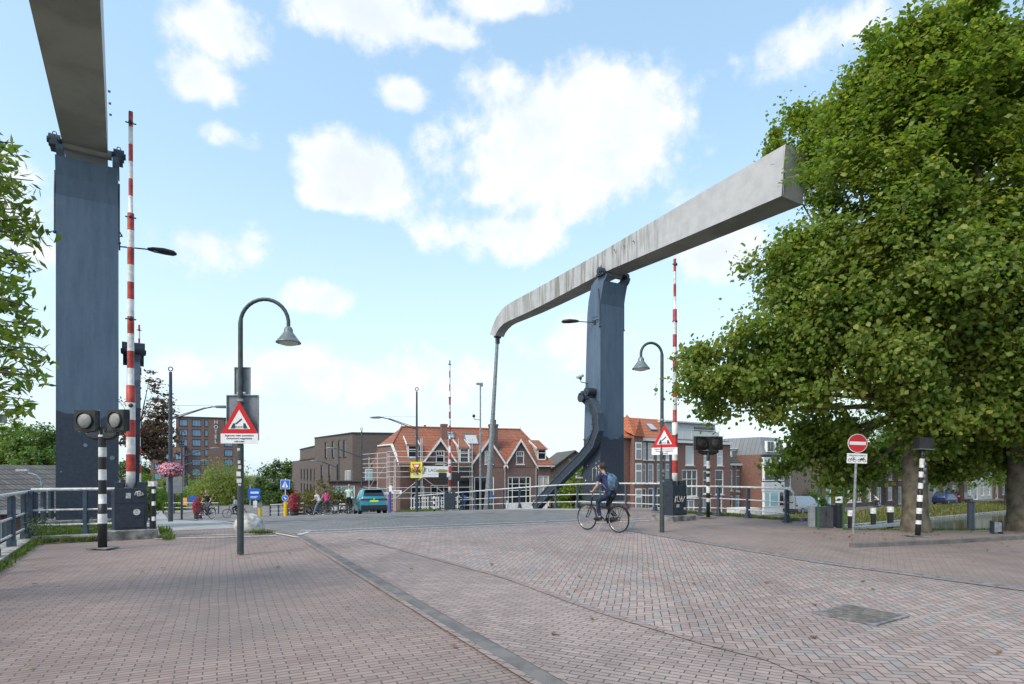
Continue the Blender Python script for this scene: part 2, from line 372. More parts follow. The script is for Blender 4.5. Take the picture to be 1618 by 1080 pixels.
galvd = M('galvanised_steel', (.34, .36, .38), .42, .5, .18, 10)
signback = M('sign_back_grey', (.23, .26, .29), .45, .4, .12, 6)
lampgreen = M('lamp_post_green_grey', (.050, .068, .070), .45, .1, .14, 8, .05)
lampshade = M('lamp_shade_grey', (.17, .21, .22), .4, .2, .12, 8)
lampglass = M('lamp_glass', (.55, .55, .5), .2, 0, .05)
lampgrey = M('tall_lamp_grey', (.055, .068, .088), .45, .2, .12, 8)
lens = M('signal_lens', (.30, .30, .285), .25, 0, .2, 60, .6, 120)
lensd = M('signal_lens_dark', (.05, .05, .05), .25, 0, .2, 60)
beamgrey = bpy.data.materials.new('beam_paint'); beamgrey.use_nodes = True   # weathered light grey paint with run-down dirt near the pivot
t = NT(beamgrey.node_tree); b = t.n['Principled BSDF']; co = t.new('ShaderNodeTexCoord').outputs['Object']
sx = t.new('ShaderNodeSeparateXYZ', {0: co})
st_n = t.noise(t.new('ShaderNodeMapping', {0: co, 3: (3.2, 1.0, .22)}).outputs[0], 1.5, 8, .7)
zone = t.m('MULTIPLY', t.ramp(sx.outputs[0], -5.5, -1.0), t.ramp(sx.outputs[0], 10.5, 3.0, .55, 1.0))
stain = t.m('MULTIPLY', t.ramp(st_n, .44, .62), zone)
c = t.mix(t.ramp(t.noise(co, 2.5, 6), .3, .7), (.40, .405, .41), (.47, .475, .48))
c = t.mix(t.m('MULTIPLY', stain, .8), c, (.15, .148, .115)); t.put(b.inputs['Base Color'], c); b.inputs['Roughness'].default_value = .55
beamunder = M('beam_underside', (.40, .385, .365), .75, 0, .1, .8, .15, 40)
concrete = M('concrete', (.36, .35, .33), .85, 0, .28, 5, .5, 40)
concd = M('weathered_concrete', (.25, .245, .235), .9, 0, .3, 4, .6, 30)
kerbm = M('kerb_concrete', (.22, .22, .225), .85, 0, .25, 8, .4, 60)
gutter = M('gutter_concrete', (.165, .158, .152), .9, 0, .14, 3, .4, 90)
asphalt = M('asphalt', (.215, .206, .198), .9, 0, .2, 1.4, .35, 160)
asphalt2 = M('old_asphalt', (.215, .208, .20), .9, 0, .16, 1.2, .3, 160)
slabs = brickmat('pale_path_slabs', (.34, .335, .32), (.40, .39, .37), (.2, .2, .19), .3, .3, .006, .9, horiz=True, rot=TH, bump=.2)
marking = M('road_marking', (.62, .62, .60), .8, 0, .22, 10, .2)
walk = brickmat('brown_walk_brick', (.285, .195, .170), (.365, .265, .232), (.095, .074, .064), .205, .068, .0062, .82, horiz=True, rot=R(-26) , bump=.5, dirt=(.18, .155, .145), dirt_amt=.65, dirt_scale=.4)
walk_r = brickmat('brown_far_walk_brick', (.270, .198, .174), (.34, .258, .228), (.12, .098, .088), .205, .068, .006, .82, horiz=True, rot=R(32), bump=.5, dirt=(.12, .10, .095))
lane = brickmat('pinkish_lane_brick', (.300, .226, .204), (.420, .318, .282), (.072, .060, .052), .2, .072, .0058, .82, horiz=True, rot=R(-62) + R(90), bump=.55, dirt=(.13, .115, .112), dirt_amt=.4)
herr = herringmat('herringbone_brick', (.320, .234, .210), (.415, .312, .278), (.300, .278, .265), (.075, .061, .053), .090, R(12), .056)
greybrick = brickmat('grey_road_brick', (.19, .18, .175), (.26, .24, .232), (.075, .07, .066), .21, .1, .008, .85, horiz=True, rot=TH, bump=.4)
soldier = brickmat('soldier_course', (.28, .205, .185), (.35, .265, .24), (.075, .06, .052), .205, .105, .006, .85, horiz=True, rot=R(32))
grassm = leafmat('grass_blades', (.05, .11, .012), (.10, .17, .02), (.17, .18, .05), .25, .6)
grassbase = M('grass_ground', (.075, .12, .022), .95, 0, .35, 2.5, .6, 30)
weedm = leafmat('weed_leaves', (.04, .085, .015), (.07, .12, .025), (.12, .13, .05), .3, .6)
soil = M('soil', (.09, .075, .05), .95, 0, .3, 3)
fargr = M('far_street_paving', (.17, .16, .155), .9, 0, .2, .6)
watm = bpy.data.materials.new('canal_water'); watm.use_nodes = True
t = NT(watm.node_tree); b = t.n['Principled BSDF']; co = t.new('ShaderNodeTexCoord').outputs['Object']
b.inputs['Base Color'].default_value = (.055, .060, .028, 1); b.inputs['Roughness'].default_value = .08; b.inputs['IOR'].default_value = 1.33; b.inputs['Specular IOR Level'].default_value = .42
t.put(b.inputs['Normal'], t.new('ShaderNodeBump', {'Strength': .25, 'Distance': .03, 'Height': t.noise(co, 2.2, 4)}))
wall_d = brickmat('quay_brick', (.10, .07, .055), (.16, .11, .09), (.14, .13, .12), .22, .065, .01)
# ---------------------------------------------------------------- water, land
o = structure(MB().quad((-700, -200, -3.3), (700, -200, -3.3), (700, 500, -3.3), (-700, 500, -3.3)).build('canal_water', watm, off=(0, 0, -3.3)))
edge = [ST(-30, -2.35), ST(22.6, -2.35), ST(22.6, 20.2), ST(17.2, 20.2), ST(17.0, 18.75), ST(11.2, 18.75), Vector((9.1, 18.1, 0)), Vector((9.2, 17.0, 0)), Vector((10.6, 16.55, 0)), Vector((12.6, 16.25, 0)), Vector((15, 16, 0)), Vector((40, 13.5, 0)), Vector((60, -60, 0)), Vector((-20, -60, 0))]
sheet('plaza_paving', edge, 0.0, walk)
mb = MB()
for i in range(len(edge)):
    p, q = edge[i], edge[(i + 1) % len(edge)]
    n_ = max(1, int((q - p).length / 2))
    for k in range(n_):
        a, c_ = p.lerp(q, k / n_), p.lerp(q, (k + 1) / n_)
        mb.quad((a.x, a.y, -3.6), (c_.x, c_.y, -3.6), (c_.x, c_.y, RZ(c_.x, c_.y) - .004), (a.x, a.y, RZ(a.x, a.y) - .004))
tag(mb.build('quay_wall', wall_d, off=edge[5]), 'dark brick quay wall dropping from the paved plaza to the water', 'quay wall')
# left low ground beside the approach, far land beyond the canal
structure(MB().quad(ST(-40, -2.36, -2.5), ST(22.6, -2.36, -2.5), ST(22.6, -120, -2.5), ST(-40, -120, -2.5)).build('low_ground', grassbase, off=ST(10, -20, -2.5)))
def far_z(s, t_):
    r = road_z(s) - .03
    f = 1.0 if -3 <= t_ <= 21 else max(0.0, 1 - (max(-3 - t_, t_ - 21)) / 5.0)
    f = f * f * (3 - 2 * f)
    base = LOW
    return base + (r - base) * f
mb = MB(); ss = [33.0, 34, 36, 38, 40, 42, 44, 46, 48, 50, 54, 58, 62, 70, 90, 140, 300, 900]; ts = [-900, -300, -100, -40, -20, -12, -8, -6, -5, -4, -3, 0, 9, 18, 21, 22, 23, 24, 26, 30, 60, 120, 300, 900]
vs = [ST(s, t_, far_z(s, t_)) for s in ss for t_ in ts]; nt = len(ts)
mb.add(vs, [(i * nt + j, i * nt + j + 1, (i + 1) * nt + j + 1, (i + 1) * nt + j) for i in range(len(ss) - 1) for j in range(nt - 1)], 0, True)
structure(mb.build('far_land', fargr, off=ST(33, 0, 0)))
mb = MB()
for t0, t1 in [(-200, -6), (-6, 24), (24, 900)]:
    z0, z1 = far_z(33, t0), far_z(33, t1)
    mb.quad(ST(32.97, t0, -3.6), ST(32.97, t1, -3.6), ST(32.97, t1, min(z1, -2.76)), ST(32.97, t0, min(z0, -2.76)))
tag(mb.build('far_quay_wall', wall_d, off=ST(33, 20, -3)), 'far brick quay wall at the waterline below the bridge end', 'quay wall')
# green bank of the far quay: grass slope down to the water
bank = MB().quad(ST(33.0, 25, -2.74), ST(33.0, 260, -2.74), ST(28.6, 260, -3.28), ST(28.6, 25, -3.28))
structure(bank.build('far_bank', grassbase, off=ST(31, 60, -3)))
structure(MB().box(ST(28.4, 140, -3.2), (230, .35, .3), TH).build('bank_edging', concrete, off=ST(28.4, 140, -3.2)))
# ---------------------------------------------------------------- bridge deck and road surfaces
deckbm = MB()
for i in range(12):
    s0, s1 = 22.6 + i * .875, 22.6 + (i + 1) * .875
    z0, z1 = road_z(s0), road_z(s1)
    for (ta, tb) in [(-.6, 18.2)]:
        a = [ST(s0, ta, z0 - .006), ST(s0, tb, z0 - .006), ST(s1, tb, z1 - .006), ST(s1, ta, z1 - .006)]
        bt = [p - Vector((0, 0, .7)) for p in a]
        deckbm.quad(*a); deckbm.quad(*bt[::-1]); deckbm.quad(a[0], a[3], bt[3], bt[0]); deckbm.quad(a[1], bt[1], bt[2], a[2])
dk = deckbm.build('bridge_deck', steel_navy, off=ST(27, 9, 0)); structure(dk)
GUT = [Vector((.80, 3.55, 0)), Vector((-5.58, 15.47, 0)), ST(18.6, 3.0)]
def rel(p): return Vector((p.x, p.y, 0))
kl = [Vector((12.5, 2.2, 0)), P(1618, 930), P(1305, 888), P(1154, 863), P(992, 836), ST(16.2, 15.9)]
sold = [Vector((3.3, 2.2, 0)), P(1306, 1080), P(1220, 1042), P(1113, 1015), P(952, 967), P(800, 912), P(568, 850)]
g_lane = [Vector((.80, 3.55, 0)), Vector((-5.58, 15.47, 0)), P(568, 850), P(800, 912), P(952, 967), P(1113, 1015), P(1220, 1042), P(1306, 1080), Vector((3.3, 2.2, 0)), Vector((1.55, 2.2, 0))]
sheet('lane_brick', g_lane, .004, lane, cuts=False)
stopL, stopR = P(470, 842), P(915, 823)
g_herr = sold + [stopL, stopR] + [kl[4], kl[3], kl[2], kl[1], kl[0]]
sheet('herringbone_carriageway', g_herr, .004, herr, cuts=False)
sheet('right_walk_brick', kl + [ST(22.5, 17.2), ST(22.5, 20), ST(17.3, 20.1), ST(17.1, 18.65), ST(11.3, 18.65), Vector((9.2, 17.9, 0)), Vector((9.3, 16.9, 0)), Vector((10.6, 16.45, 0)), Vector((12.6, 16.15, 0)), Vector((39, 13.2, 0)), Vector((39, 2.2, 0))], .004, walk_r)
sheet('grey_brick_band', [stopL, ST(20.4, 3.2), ST(20.4, 16.6), ST(16.3, 15.9), stopR], .004, greybrick)
sheet('bridge_asphalt', [ST(20.4, 3.1), ST(150, 3.1), ST(150, 15.9), ST(20.4, 16.7)], .008, asphalt)
sheet('far_asphalt', [ST(21.6, 3.15), ST(23.2, 3.15), ST(23.2, 16.5), ST(21.6, 16.6)], .012, asphalt2)
sheet('pale_path', [ST(19.0, .25), ST(90, .25), ST(90, 2.75), ST(19.0, 2.75)], .008, slabs)
sheet('bridge_footway', [ST(20.4, 16.0), ST(60, 15.9), ST(60, 17.6), ST(20.4, 17.6)], .014, slabs)
for i, (a_, w_, m_) in enumerate([(GUT, .16, gutter), ([p + Vector((.105, .056, 0)) for p in GUT], .07, soldier), ([p - Vector((.105, .056, 0)) for p in GUT], .07, soldier), (sold, .115, soldier), (kl, .2, kerbm), ([p + Vector((-.14, -.06, 0)) for p in kl], .1, soldier)]):
    sheet(['gutter_strip', 'gutter_border', 'gutter_border', 'soldier_course', 'flush_kerb', 'kerb_border'][i], strip(a_, None, w_), .009 + .001 * i, m_)
def mark(a, c, w): sheet('road_marking', strip(a, c, w), .018, marking)
mark(P(470, 842), P(915, 824), .10); mark(P(474, 838), P(915, 820.5), .10)
mark(P(472, 844), P(488, 839), .12)
mark(P(243, 850), P(437, 845.5), .10); mark(P(248, 846), P(430, 841.5), .07)
mark(P(421, 838), P(470, 848), .10); mark(ST(19.0, 2.85), ST(34, 2.85), .16); mark(ST(19.2, 2.85), P(421, 838), .1)
mark(P(935, 826), P(1085, 819), .09); mark(P(945, 822), P(1080, 815.5), .09)
for s_ in (24, 27.5, 31): mark(ST(s_, 6.1), ST(s_ + 1.5, 6.1), .1); mark(ST(s_, 12.8), ST(s_ + 1.5, 12.8), .1)
mark(ST(21.0, 9.4), ST(27, 9.2), .1); mark(ST(21.3, 12.6), ST(33, 12.6), .08)
# raised kerb step by the trees
kb = [P(1346, 864), P(1420, 861), P(1500, 857.5), P(1618, 850.5), Vector((20, 15.2, 0))]
mb = MB()
for a_, c_ in zip(kb, kb[1:]): mb.beam(a_ + Vector((0, 0, .035)), c_ + Vector((0, 0, .035)), .14, .09)
structure(mb.build('kerb_stone', gutter, off=kb[0]))
mb = MB()
for a_, c_ in zip([P(1560, 870), P(1618, 873)], [P(1618, 873), P(1700, 876)]): mb.beam(a_ + Vector((0, 0, .01)), c_ + Vector((0, 0, .01)), .1, .05)
structure(mb.build('kerb_stone', gutter, off=P(1560, 870)))
# manhole
mh = thing('manhole_cover', 'grey rectangular steel manhole cover set in the herringbone paving', 'manhole cover', Vector((3.86, 6.6, 0)), R(33))
mb = MB(); mb.box((0, 0, .006), (.74, .68, .012)); mb.build('cover_frame', kerbm, mh); manm = M('cast_iron_cover', (.17, .158, .148), .65, .0, .2, 14, .3, 60)
mb = MB(); mb.box((0, 0, .011), (.64, .58, .012))
for i in range(16): mb.box((-.30 + i * .04, 0, .0185), (.012, .54, .004))
mb.torus((-.2, 0, .019), .06, .006, 'Z', 16, 6); mb.torus((.2, 0, .019), .06, .006, 'Z', 16, 6); mb.build('cover_plate', manm, mh)
# ---------------------------------------------------------------- balance bridge: columns, beams, rods, braces
def column(tc, label, side):
    o = thing('bridge_column', label, 'bridge column', ST(20.7, tc, 0), TH)      # local: x across, y along the bridge
    hw = .72
    prof = [(0, -.6), (0, 9.3), (-.10, 9.8), (-.30, 10.22), (-.42, 10.36), (-.02, 10.42), (.42, 10.36), (.66, 10.1), (.84, 9.6), (.93, 9.0), (1.34, -.6)]
    mb = MB(); k = len(prof)
    cut = [p for p in prof if True]
    vs = []
    for x in (-hw, hw): vs += [Vector((x, y, z)) for y, z in prof]
    mb.add(vs, [tuple(range(k)), tuple(range(k, 2 * k))[::-1]] + [(i, (i + 1) % k, k + (i + 1) % k, k + i) for i in range(k)])
    # the head is a saddle: only its two cheeks rise beside the beam
    head = [p for p in prof]
    mb2 = MB(); body = [(0, -.6), (0, 9.3), (-.10, 9.8), (-.24, 10.3), (.62, 10.3), (.84, 9.6), (.93, 9.0), (1.34, -.6)]
    mb2.prism(body, (-hw, 0, 0), (0, 1, 0), (0, 0, 1), (2 * hw, 0, 0))
    ms = mb2.build('shaft', navy, o, bevel=.02)
    for sgn in (-1, 1):
        ck = MB(); poly = [(-.24, 10.29), (-.36, 10.42), (-.40, 10.54), (.20, 10.54), (.42, 10.46), (.62, 10.29)]
        x0 = sgn * (hw + (.03 if sgn > 0 else -.03))
        ck.prism(poly, (min(x0, x0 - sgn * .16), 0, 0), (0, 1, 0), (0, 0, 1), (.16, 0, 0)); ck.build('cheek', navy, o)
        br = MB(); xo = sgn * .74
        br.tube((xo - .13, -.06, 10.74), (xo + .13, -.06, 10.74), .17, n=16); br.tube((xo - .17, -.06, 10.74), (xo + .17, -.06, 10.74), .085, n=12)
        br.box((xo, -.06, 10.58), (.2, .5, .1)); br.box((xo, -.06, 10.68), (.14, .40, .12))
        for dy in (-.2, .08): br.tube((xo, dy, 10.58), (xo, dy, 10.83), .025, n=6)
        br.torus((xo, -.06, 10.95), .045, .012, 'Y', 12, 6); br.build('pivot_bearing', steel_navy, o)
        # rain pipe / cable duct on the edge
        pi = MB(); xp = sgn * (hw + .025); pi.path([(xp, .12, 10.0), (xp, .02, 9.4), (xp, .02, 8.3)], .022, 6); pi.ball((xp, .02, 8.25), .05, 8, 6); pi.build('cable_duct', steel_navy, o)
    hx = side * (hw + .008)
    hb = MB(); hb.prism([(.16, 8.75), (.16, 9.85), (.30, 9.95), (.62, 9.95), (.62, 8.75)], (hx - .012, 0, 0), (0, 1, 0), (0, 0, 1), (.024, 0, 0)); hb.build('access_hatch', navy, o, bevel=.008)
    hd = MB(); hd.path([(hx + side * .03, .12, 8.6), (hx + side * .09, .3, 8.55), (hx + side * .03, .55, 8.62)], .02, 6); hd.build('hatch_handle', steel_navy, o)
    ft = MB(); ft.box((0, .67, .0), (1.9, 1.8, .5)); ft.build('footing', concd, o, bevel=.03)
    return o
colL = column(-1.05, 'slate blue bridge column at the left, behind the round signal lights', 1)
colR = column(18.75, 'slate blue bridge column behind the cyclist, with a white scrawl low down', -1)
# white scrawl on the right column
gr = MB()
for a_, c_ in [((0, 0), (0, -.55)), ((0, 0), (.08, .05)), ((.16, .02), (.22, .12)), ((.22, .12), (.30, 0)), ((.30, 0), (.26, -.38)), ((.16, .02), (.28, -.02)), ((.38, .14), (.46, .02)), ((.46, .02), (.38, -.12)), ((.38, -.12), (.50, -.16)), ((.38, .14), (.5, .16)), ((.58, .14), (.54, -.1)), ((.56, .14), (.66, .1)), ((.66, .1), (.56, .0)), ((.56, 0), (.66, -.08)), ((.54, -.1), (.66, -.08)), ((.42, -.14), (.42, -.6))]:
    gr.tube((-.745, .52 - a_[0], 1.75 + a_[1]), (-.745, .52 - c_[0], 1.75 + c_[1]), .012, n=5)
gr.build('white_scrawl', marking, colR)
st_ = MB()
for y, z, r in [(.3, 2.0, .03), (.9, 1.9, .025), (1.05, 1.2, .035), (.1, 2.1, .025)]: st_.tube((-.723, y, z), (-.728, y, z), r, n=10)
st_.build('sticker', marking, colR)
st2 = MB()
for x, z, r in [(-.05, 2.35, .05), (.58, 2.0, .06), (-.6, 1.6, .02), (.5, 2.9, .03)]: st2.tube((x, -.001, z), (x, -.006, z), r, n=9)
st2.build('sticker', signback, colL)
def beam(tc, label):
    o = thing('balance_beam', label, 'bridge beam', ST(20.7, tc, 0), TH + R(90))    # local x along the bridge, away from the camera
    bot = [(-8.9, 10.74), (-6, 10.74), (-3, 10.745), (-.6, 10.75), (0, 10.74), (1.5, 10.66), (3.06, 10.56), (4.6, 10.47), (6.17, 10.40), (7.7, 10.37), (8.6, 10.36), (9.1, 10.31), (9.5, 10.18), (9.8, 10.02), (10.02, 9.8)]
    top = [(-9.05, 12.39), (-6, 12.20), (-3, 11.98), (-.6, 11.80), (0, 11.75), (1.5, 11.67), (3.06, 11.60), (4.6, 11.52), (6.3, 11.44), (7.6, 11.40), (8.4, 11.36), (9.2, 11.22), (9.85, 10.9), (10.3, 10.5), (10.66, 10.0)]
    mb = MB(); vs = []; n_ = len(bot)
    for (bx, bz), (tx, tz) in zip(bot, top):
        w = .52 - .09 * bx / 8.9 if bx < 0 else .52 - .22 * bx / 10
        vs += [Vector((bx, -w, bz)), Vector((bx, w, bz)), Vector((tx, w, tz)), Vector((tx, -w, tz))]
    fs = []; mi = []
    for i in range(n_ - 1):
        a_, c_ = i * 4, i * 4 + 4
        mb.add([vs[a_], vs[a_ + 1], vs[c_ + 1], vs[c_]], [(0, 1, 2, 3)], 1)
        mb.add([vs[a_ + 1], vs[a_ + 2], vs[c_ + 2], vs[c_ + 1]], [(0, 1, 2, 3)], 0)
        mb.add([vs[a_ + 2], vs[a_ + 3], vs[c_ + 3], vs[c_ + 2]], [(0, 1, 2, 3)], 0)
        mb.add([vs[a_ + 3], vs[a_], vs[c_], vs[c_ + 3]], [(0, 1, 2, 3)], 0)
    mb.add(vs[:4], [(0, 1, 2, 3)], 0); mb.add(vs[-4:], [(3, 2, 1, 0)], 0)
    me = mb.build('girder', [beamgrey, beamunder], o)
    bm = bmesh.new(); bm.from_mesh(me.data); bmesh.ops.remove_doubles(bm, verts=bm.verts, dist=1e-4); bmesh.ops.recalc_face_normals(bm, faces=bm.faces); bm.to_mesh(me.data); bm.free()
    ml = MB(); ml.tube((.06, -.62, 10.74), (.06, .62, 10.74), .13, n=14); ml.build('pivot_axle', beamunder, o)
    fl = MB()
    for sgn in (-1, 1): fl.box((-8.98, sgn * .585, 11.565), (.012, .05, 1.60), m=0)
    fl.build('end_flange', galvd, o)
    cl = MB()
    for sgn in (-1, 1):
        for x in (-2.0, -1.4, -.8): cl.tube((x, sgn * .58, 11.5), (x, sgn * .64, 11.5), .03, n=8)
    cl.build('lifting_bolt', galvd, o)
    return o
beamL = beam(-1.10, 'grey balance beam seen from below, resting on the column behind the round grey signal lights')
beamR = beam(18.75, 'long light grey balance beam with dark dirt streaks, disappearing into the plane tree')
def rod(tc, label):
    a_, c_ = ST(30.95, tc, 9.85), ST(32.2, tc, -1.0)
    o = thing('suspension_rod', label, 'bridge rod', c_, 0, world=True)
    MB().path([a_.lerp(c_, .0), a_.lerp(c_, .4), a_.lerp(c_, .75), c_], [.10, .13, .17, .26], 12).build('rod', galvd, o)
    mb = MB(); mb.box(a_ + Vector((0, 0, -.1)), (.2, .2, .7), TH); mb.box(a_ + Vector((0, 0, .2)), (.34, .34, .16), TH); mb.tube(a_ - N * .2, a_ + N * .2, .12, n=12); mb.build('fork_end', steel_navy, o)
    return o
rod(18.75, 'grey steel rod slanting from the tip of the streaked beam to the deck')
def brace(tc, sgn, label):
    pts = [(21.45, 5.05), (21.0, 4.7), (20.68, 4.2), (20.62, 3.5), (21.0, 2.85), (21.7, 2.3), (22.6, 1.75), (24.0, .86), (25.6, -.3)]
    o = thing('curved_brace', label, 'bridge brace', ST(25.4, tc, -.3), TH)
    loc = [((0, s - 25.4, z + .3)) for s, z in pts]
    mb = MB()
    for i in range(len(loc) - 1):                                # box section with flanges, following the curve
        pass
    pl = [Vector(p) for p in loc]; q = []
    def side(w, h0, h1):
        vs = []
        for i, p in enumerate(pl):
            d = (pl[min(i + 1, len(pl) - 1)] - pl[max(i - 1, 0)]).normalized(); up = Vector((1, 0, 0)).cross(d)
            vs += [p + Vector((-w, 0, 0)) + up * h0, p + Vector((w, 0, 0)) + up * h0, p + Vector((w, 0, 0)) + up * h1, p + Vector((-w, 0, 0)) + up * h1]
        k = len(pl); fs = [(i * 4 + j, i * 4 + (j + 1) % 4, i * 4 + 4 + (j + 1) % 4, i * 4 + 4 + j) for i in range(k - 1) for j in range(4)] + [(0, 1, 2, 3), tuple(4 * k - 4 + j for j in (3, 2, 1, 0))]
        return vs, fs
    mb.add(*side(.13, -.20, .20)); mb.build('arm', steel_navy, o)
    fl = MB(); fl.add(*side(.165, -.225, -.18)); fl.add(*side(.165, .18, .225)); fl.build('flange', post_navy, o)
    kn = MB(); c0 = pl[0] + Vector((0, -.1, .12)); kn.box(c0, (.34, .55, .36)); kn.tube(c0 + Vector((-.24, .18, -.1)), c0 + Vector((.24, .18, -.1)), .2, n=14); kn.tube(c0 + Vector((-.26, -.2, .1)), c0 + Vector((.26, -.2, .1)), .17, n=14)
    for a_ in (-.2, .0, .2): kn.tube(c0 + Vector((-.29, a_, .05)), c0 + Vector((.29, a_, .05)), .045, n=6)
    kn.v = [tuple(c0 + (Vector(x) - c0) * 1.12) for x in kn.v]; kn.build('knuckle', steel_navy, o, bevel=.02)
    bt = MB()
    for i in range(9):
        f_ = i / 8; p = pl[1].lerp(pl[2], f_) if i < 4 else pl[2].lerp(pl[4], (f_ - .45) / .55)
        bt.tube(p + Vector((sgn * -.17, .08, 0)), p + Vector((sgn * -.2, .08, 0)), .03, n=6)
    bt.build('rivet', post_navy, o); return o
brace(17.82, 1, 'dark curved brace arm bending from the right column down to the deck')
brace(.05, -1, 'dark bolted brace arm half hidden behind the left column and barrier arm')
# lamps and camera fixed on the columns
def column_lamp(p, dirn, label):
    o = thing('column_lamp', label, 'street lamp', p, math.atan2(dirn.y, dirn.x), group='lamps on the bridge columns')
    MB().path([(-.1, 0, 0), (0, 0, 0), (.55, 0, .05), (.8, 0, .07)], .022, 8).build('arm', steel_navy, o)
    MB().box((-.02, 0, 0), (.06, .14, .2)).build('wall_plate', steel_navy, o)
    hd = MB(); hd.path([(.72, 0, .075), (.85, 0, .085), (1.1, 0, .09), (1.34, 0, .075), (1.42, 0, .06)], [.04, .075, .1, .085, .03], 12); hd.v = [(.72 + (x - .72) * 1.15, y * 1.6, .08 + (z - .08) * .95) for x, y, z in hd.v]
    h = hd.build('lamp_head', black, o); MB().box((1.1, 0, .025), (.42, .16, .012)).build('lens', lampglass, h)
    return o
column_lamp(ST(21.9, -.30, 8.52), N, 'black lamp head on a short arm beside the left column')
column_lamp(ST(21.1, 18.02, 8.5), (-N * .8 + D * .6), 'black lamp head on a short arm left of the right column')
sc = thing('security_camera', 'small grey security camera on an arm left of the right column', 'camera', ST(21.6, 18.02, 5.75), math.atan2(-N.y, -N.x))
MB().path([(0, 0, 0), (.38, 0, .03), (.42, 0, .1), (.42, 0, .2)], .022, 8).build('arm', galvd, sc)
mb = MB(); mb.path([(.28, 0, .36), (.62, 0, .22)], .075, 10); mb.build('housing', galv, sc); MB().ball((.42, 0, .2), .07).build('joint', steel_navy, sc)
# ---------------------------------------------------------------- barriers
def barrier(loc, rz, label, arm_h, base_h, rr=.085, cwx=.66, cw=.55):
    o = thing('barrier_gate', label, 'barrier', loc, rz, group='red and white bridge barriers')
    MB().box((0, 0, base_h / 2 - .25), (1.12, .95, base_h + .5)).build('concrete_base', concd, o, bevel=.02)
    mb = MB(); mb.box((0, 0, base_h + .50), (cwx, cw, 1.0)); mb.box((0, 0, base_h + .66), (cwx + .025, cw + .025, .02)); mb.box((0, -cw / 2 - .008, base_h + .3), (cwx * .86, .02, .5)); mb.box((-cwx * .35, 0, base_h + 1.06), (cwx * .28, cw * .9, .16)); mb.box((cwx * .35, 0, base_h + 1.06), (cwx * .28, cw * .9, .16))
    mb.build('cabinet', cab_navy, o, bevel=.015)
    z0 = base_h + .98; mb = MB(); zs = z0; i = 0; n_ = 0
    L = arm_h; seg = .42; cur = 0.0
    segs = []
    while cur < L - .01:
        s1 = min(L, cur + seg); r0 = rr * 1.15 if cur < L * .26 else rr * .86 if cur < L * .72 else rr * .56
        segs.append((z0 + cur, z0 + s1, r0, r0, n_ % 2)); n_ += 1; cur = s1
    mb.bands(segs, (0, -.05, 0))
    mb.build('arm', [white, red], o)
    for f_ in (.22, .45, .72, .97): al = MB(); al.ball((0, -.05 - rr * .9 if f_ < .5 else -.05 - rr * .55, z0 + L * f_), .055, 10, 6); al.tube((-rr - .03, -.05, z0 + L * f_), (rr + .03, -.05, z0 + L * f_), .018, n=6); al.build('arm_lamp', steel_navy, o)
    mb = MB(); mb.box((.0, .1, base_h + 1.7), (.1, .1, 1.3)); mb.box((-.16, .1, base_h + 1.05), (.1, .3, .3)); mb.build('pivot_frame', steel_navy, o)
    return o
bN = barrier(P(206, 850) + Vector((-.17, .28, 0)), TH, 'tall red and white barrier arm raised beside the left column', 9.2, .2)
st_ = MB(); st_.tube((.12, -.30, .62), (.12, -.307, .62), .075, n=16); st_.box((-.05, -.285, 1.02), (.1, .01, .13)); st_.build('round_sticker', marking, bN)
st_ = MB()
for a_, c_ in [((.3, 1.1), (.4, 1.12)), ((.4, 1.12), (.38, 1.04)), ((.28, 1.06), (.42, 1.05)), ((.3, 1.1), (.28, 1.03)), ((.34, 1.0), (.34, 1.12)), ((.42, 1.1), (.46, 1.04)), ((.46, 1.04), (.36, 1.01))]: st_.tube((a_[0] - .2, -.292, a_[1]), (c_[0] - .2, -.292, c_[1]), .014, n=5)
st_.build('scrawl', marking, bN)
bR = barrier(P(1069, 822) + Vector((0, .35, 0)), R(32), 'red and white barrier arm raised behind the right triangular bridge sign', 7.6, .16, .08)
bR_z = MB()
for a_, c_ in [((-.42, .72), (-.3, .8)), ((-.3, .8), (-.33, .62)), ((-.33, .62), (-.22, .62)), ((-.22, .8), (-.16, .62)), ((-.16, .62), (-.1, .8)), ((-.1, .8), (-.08, .6)), ((-.08, .6), (.04, .78)), ((-.42, .6), (-.38, .8))]: bR_z.tube((a_[0] + .16, -.302, a_[1]), (c_[0] + .16, -.302, c_[1]), .012, n=5)
bR_z.build('scrawl', marking, bR)
st_ = MB(); st_.box((-.12, -.297, .48), (.12, .012, .1)); st_.box((.335, .08, .72), (.012, .2, .26)); st_.box((.335, .05, 1.02), (.012, .14, .1)); st_.tube((.2, -.295, .38), (.2, -.302, .38), .05, n=12); st_.build('sticker', marking, bR)
barrier(ST(32.9, .30, road_z(32.9)), TH, 'red and white barrier arm raised at the far left end of the bridge', 8.2, .1, .075)
bF = barrier(ST(33.0, 16.55, road_z(33)), TH - R(30), 'red and white barrier arm raised in front of the scaffolded house', 8.2, .1, .075)
for x in (-.42, .42):
    mb = MB(); mb.box((x, -.28, 2.1), (.5, .12, .52)); mb.tube((x, -.36, 2.1), (x, -.33, 2.1), .16, n=14); mb.build('signal_box', black, bF)
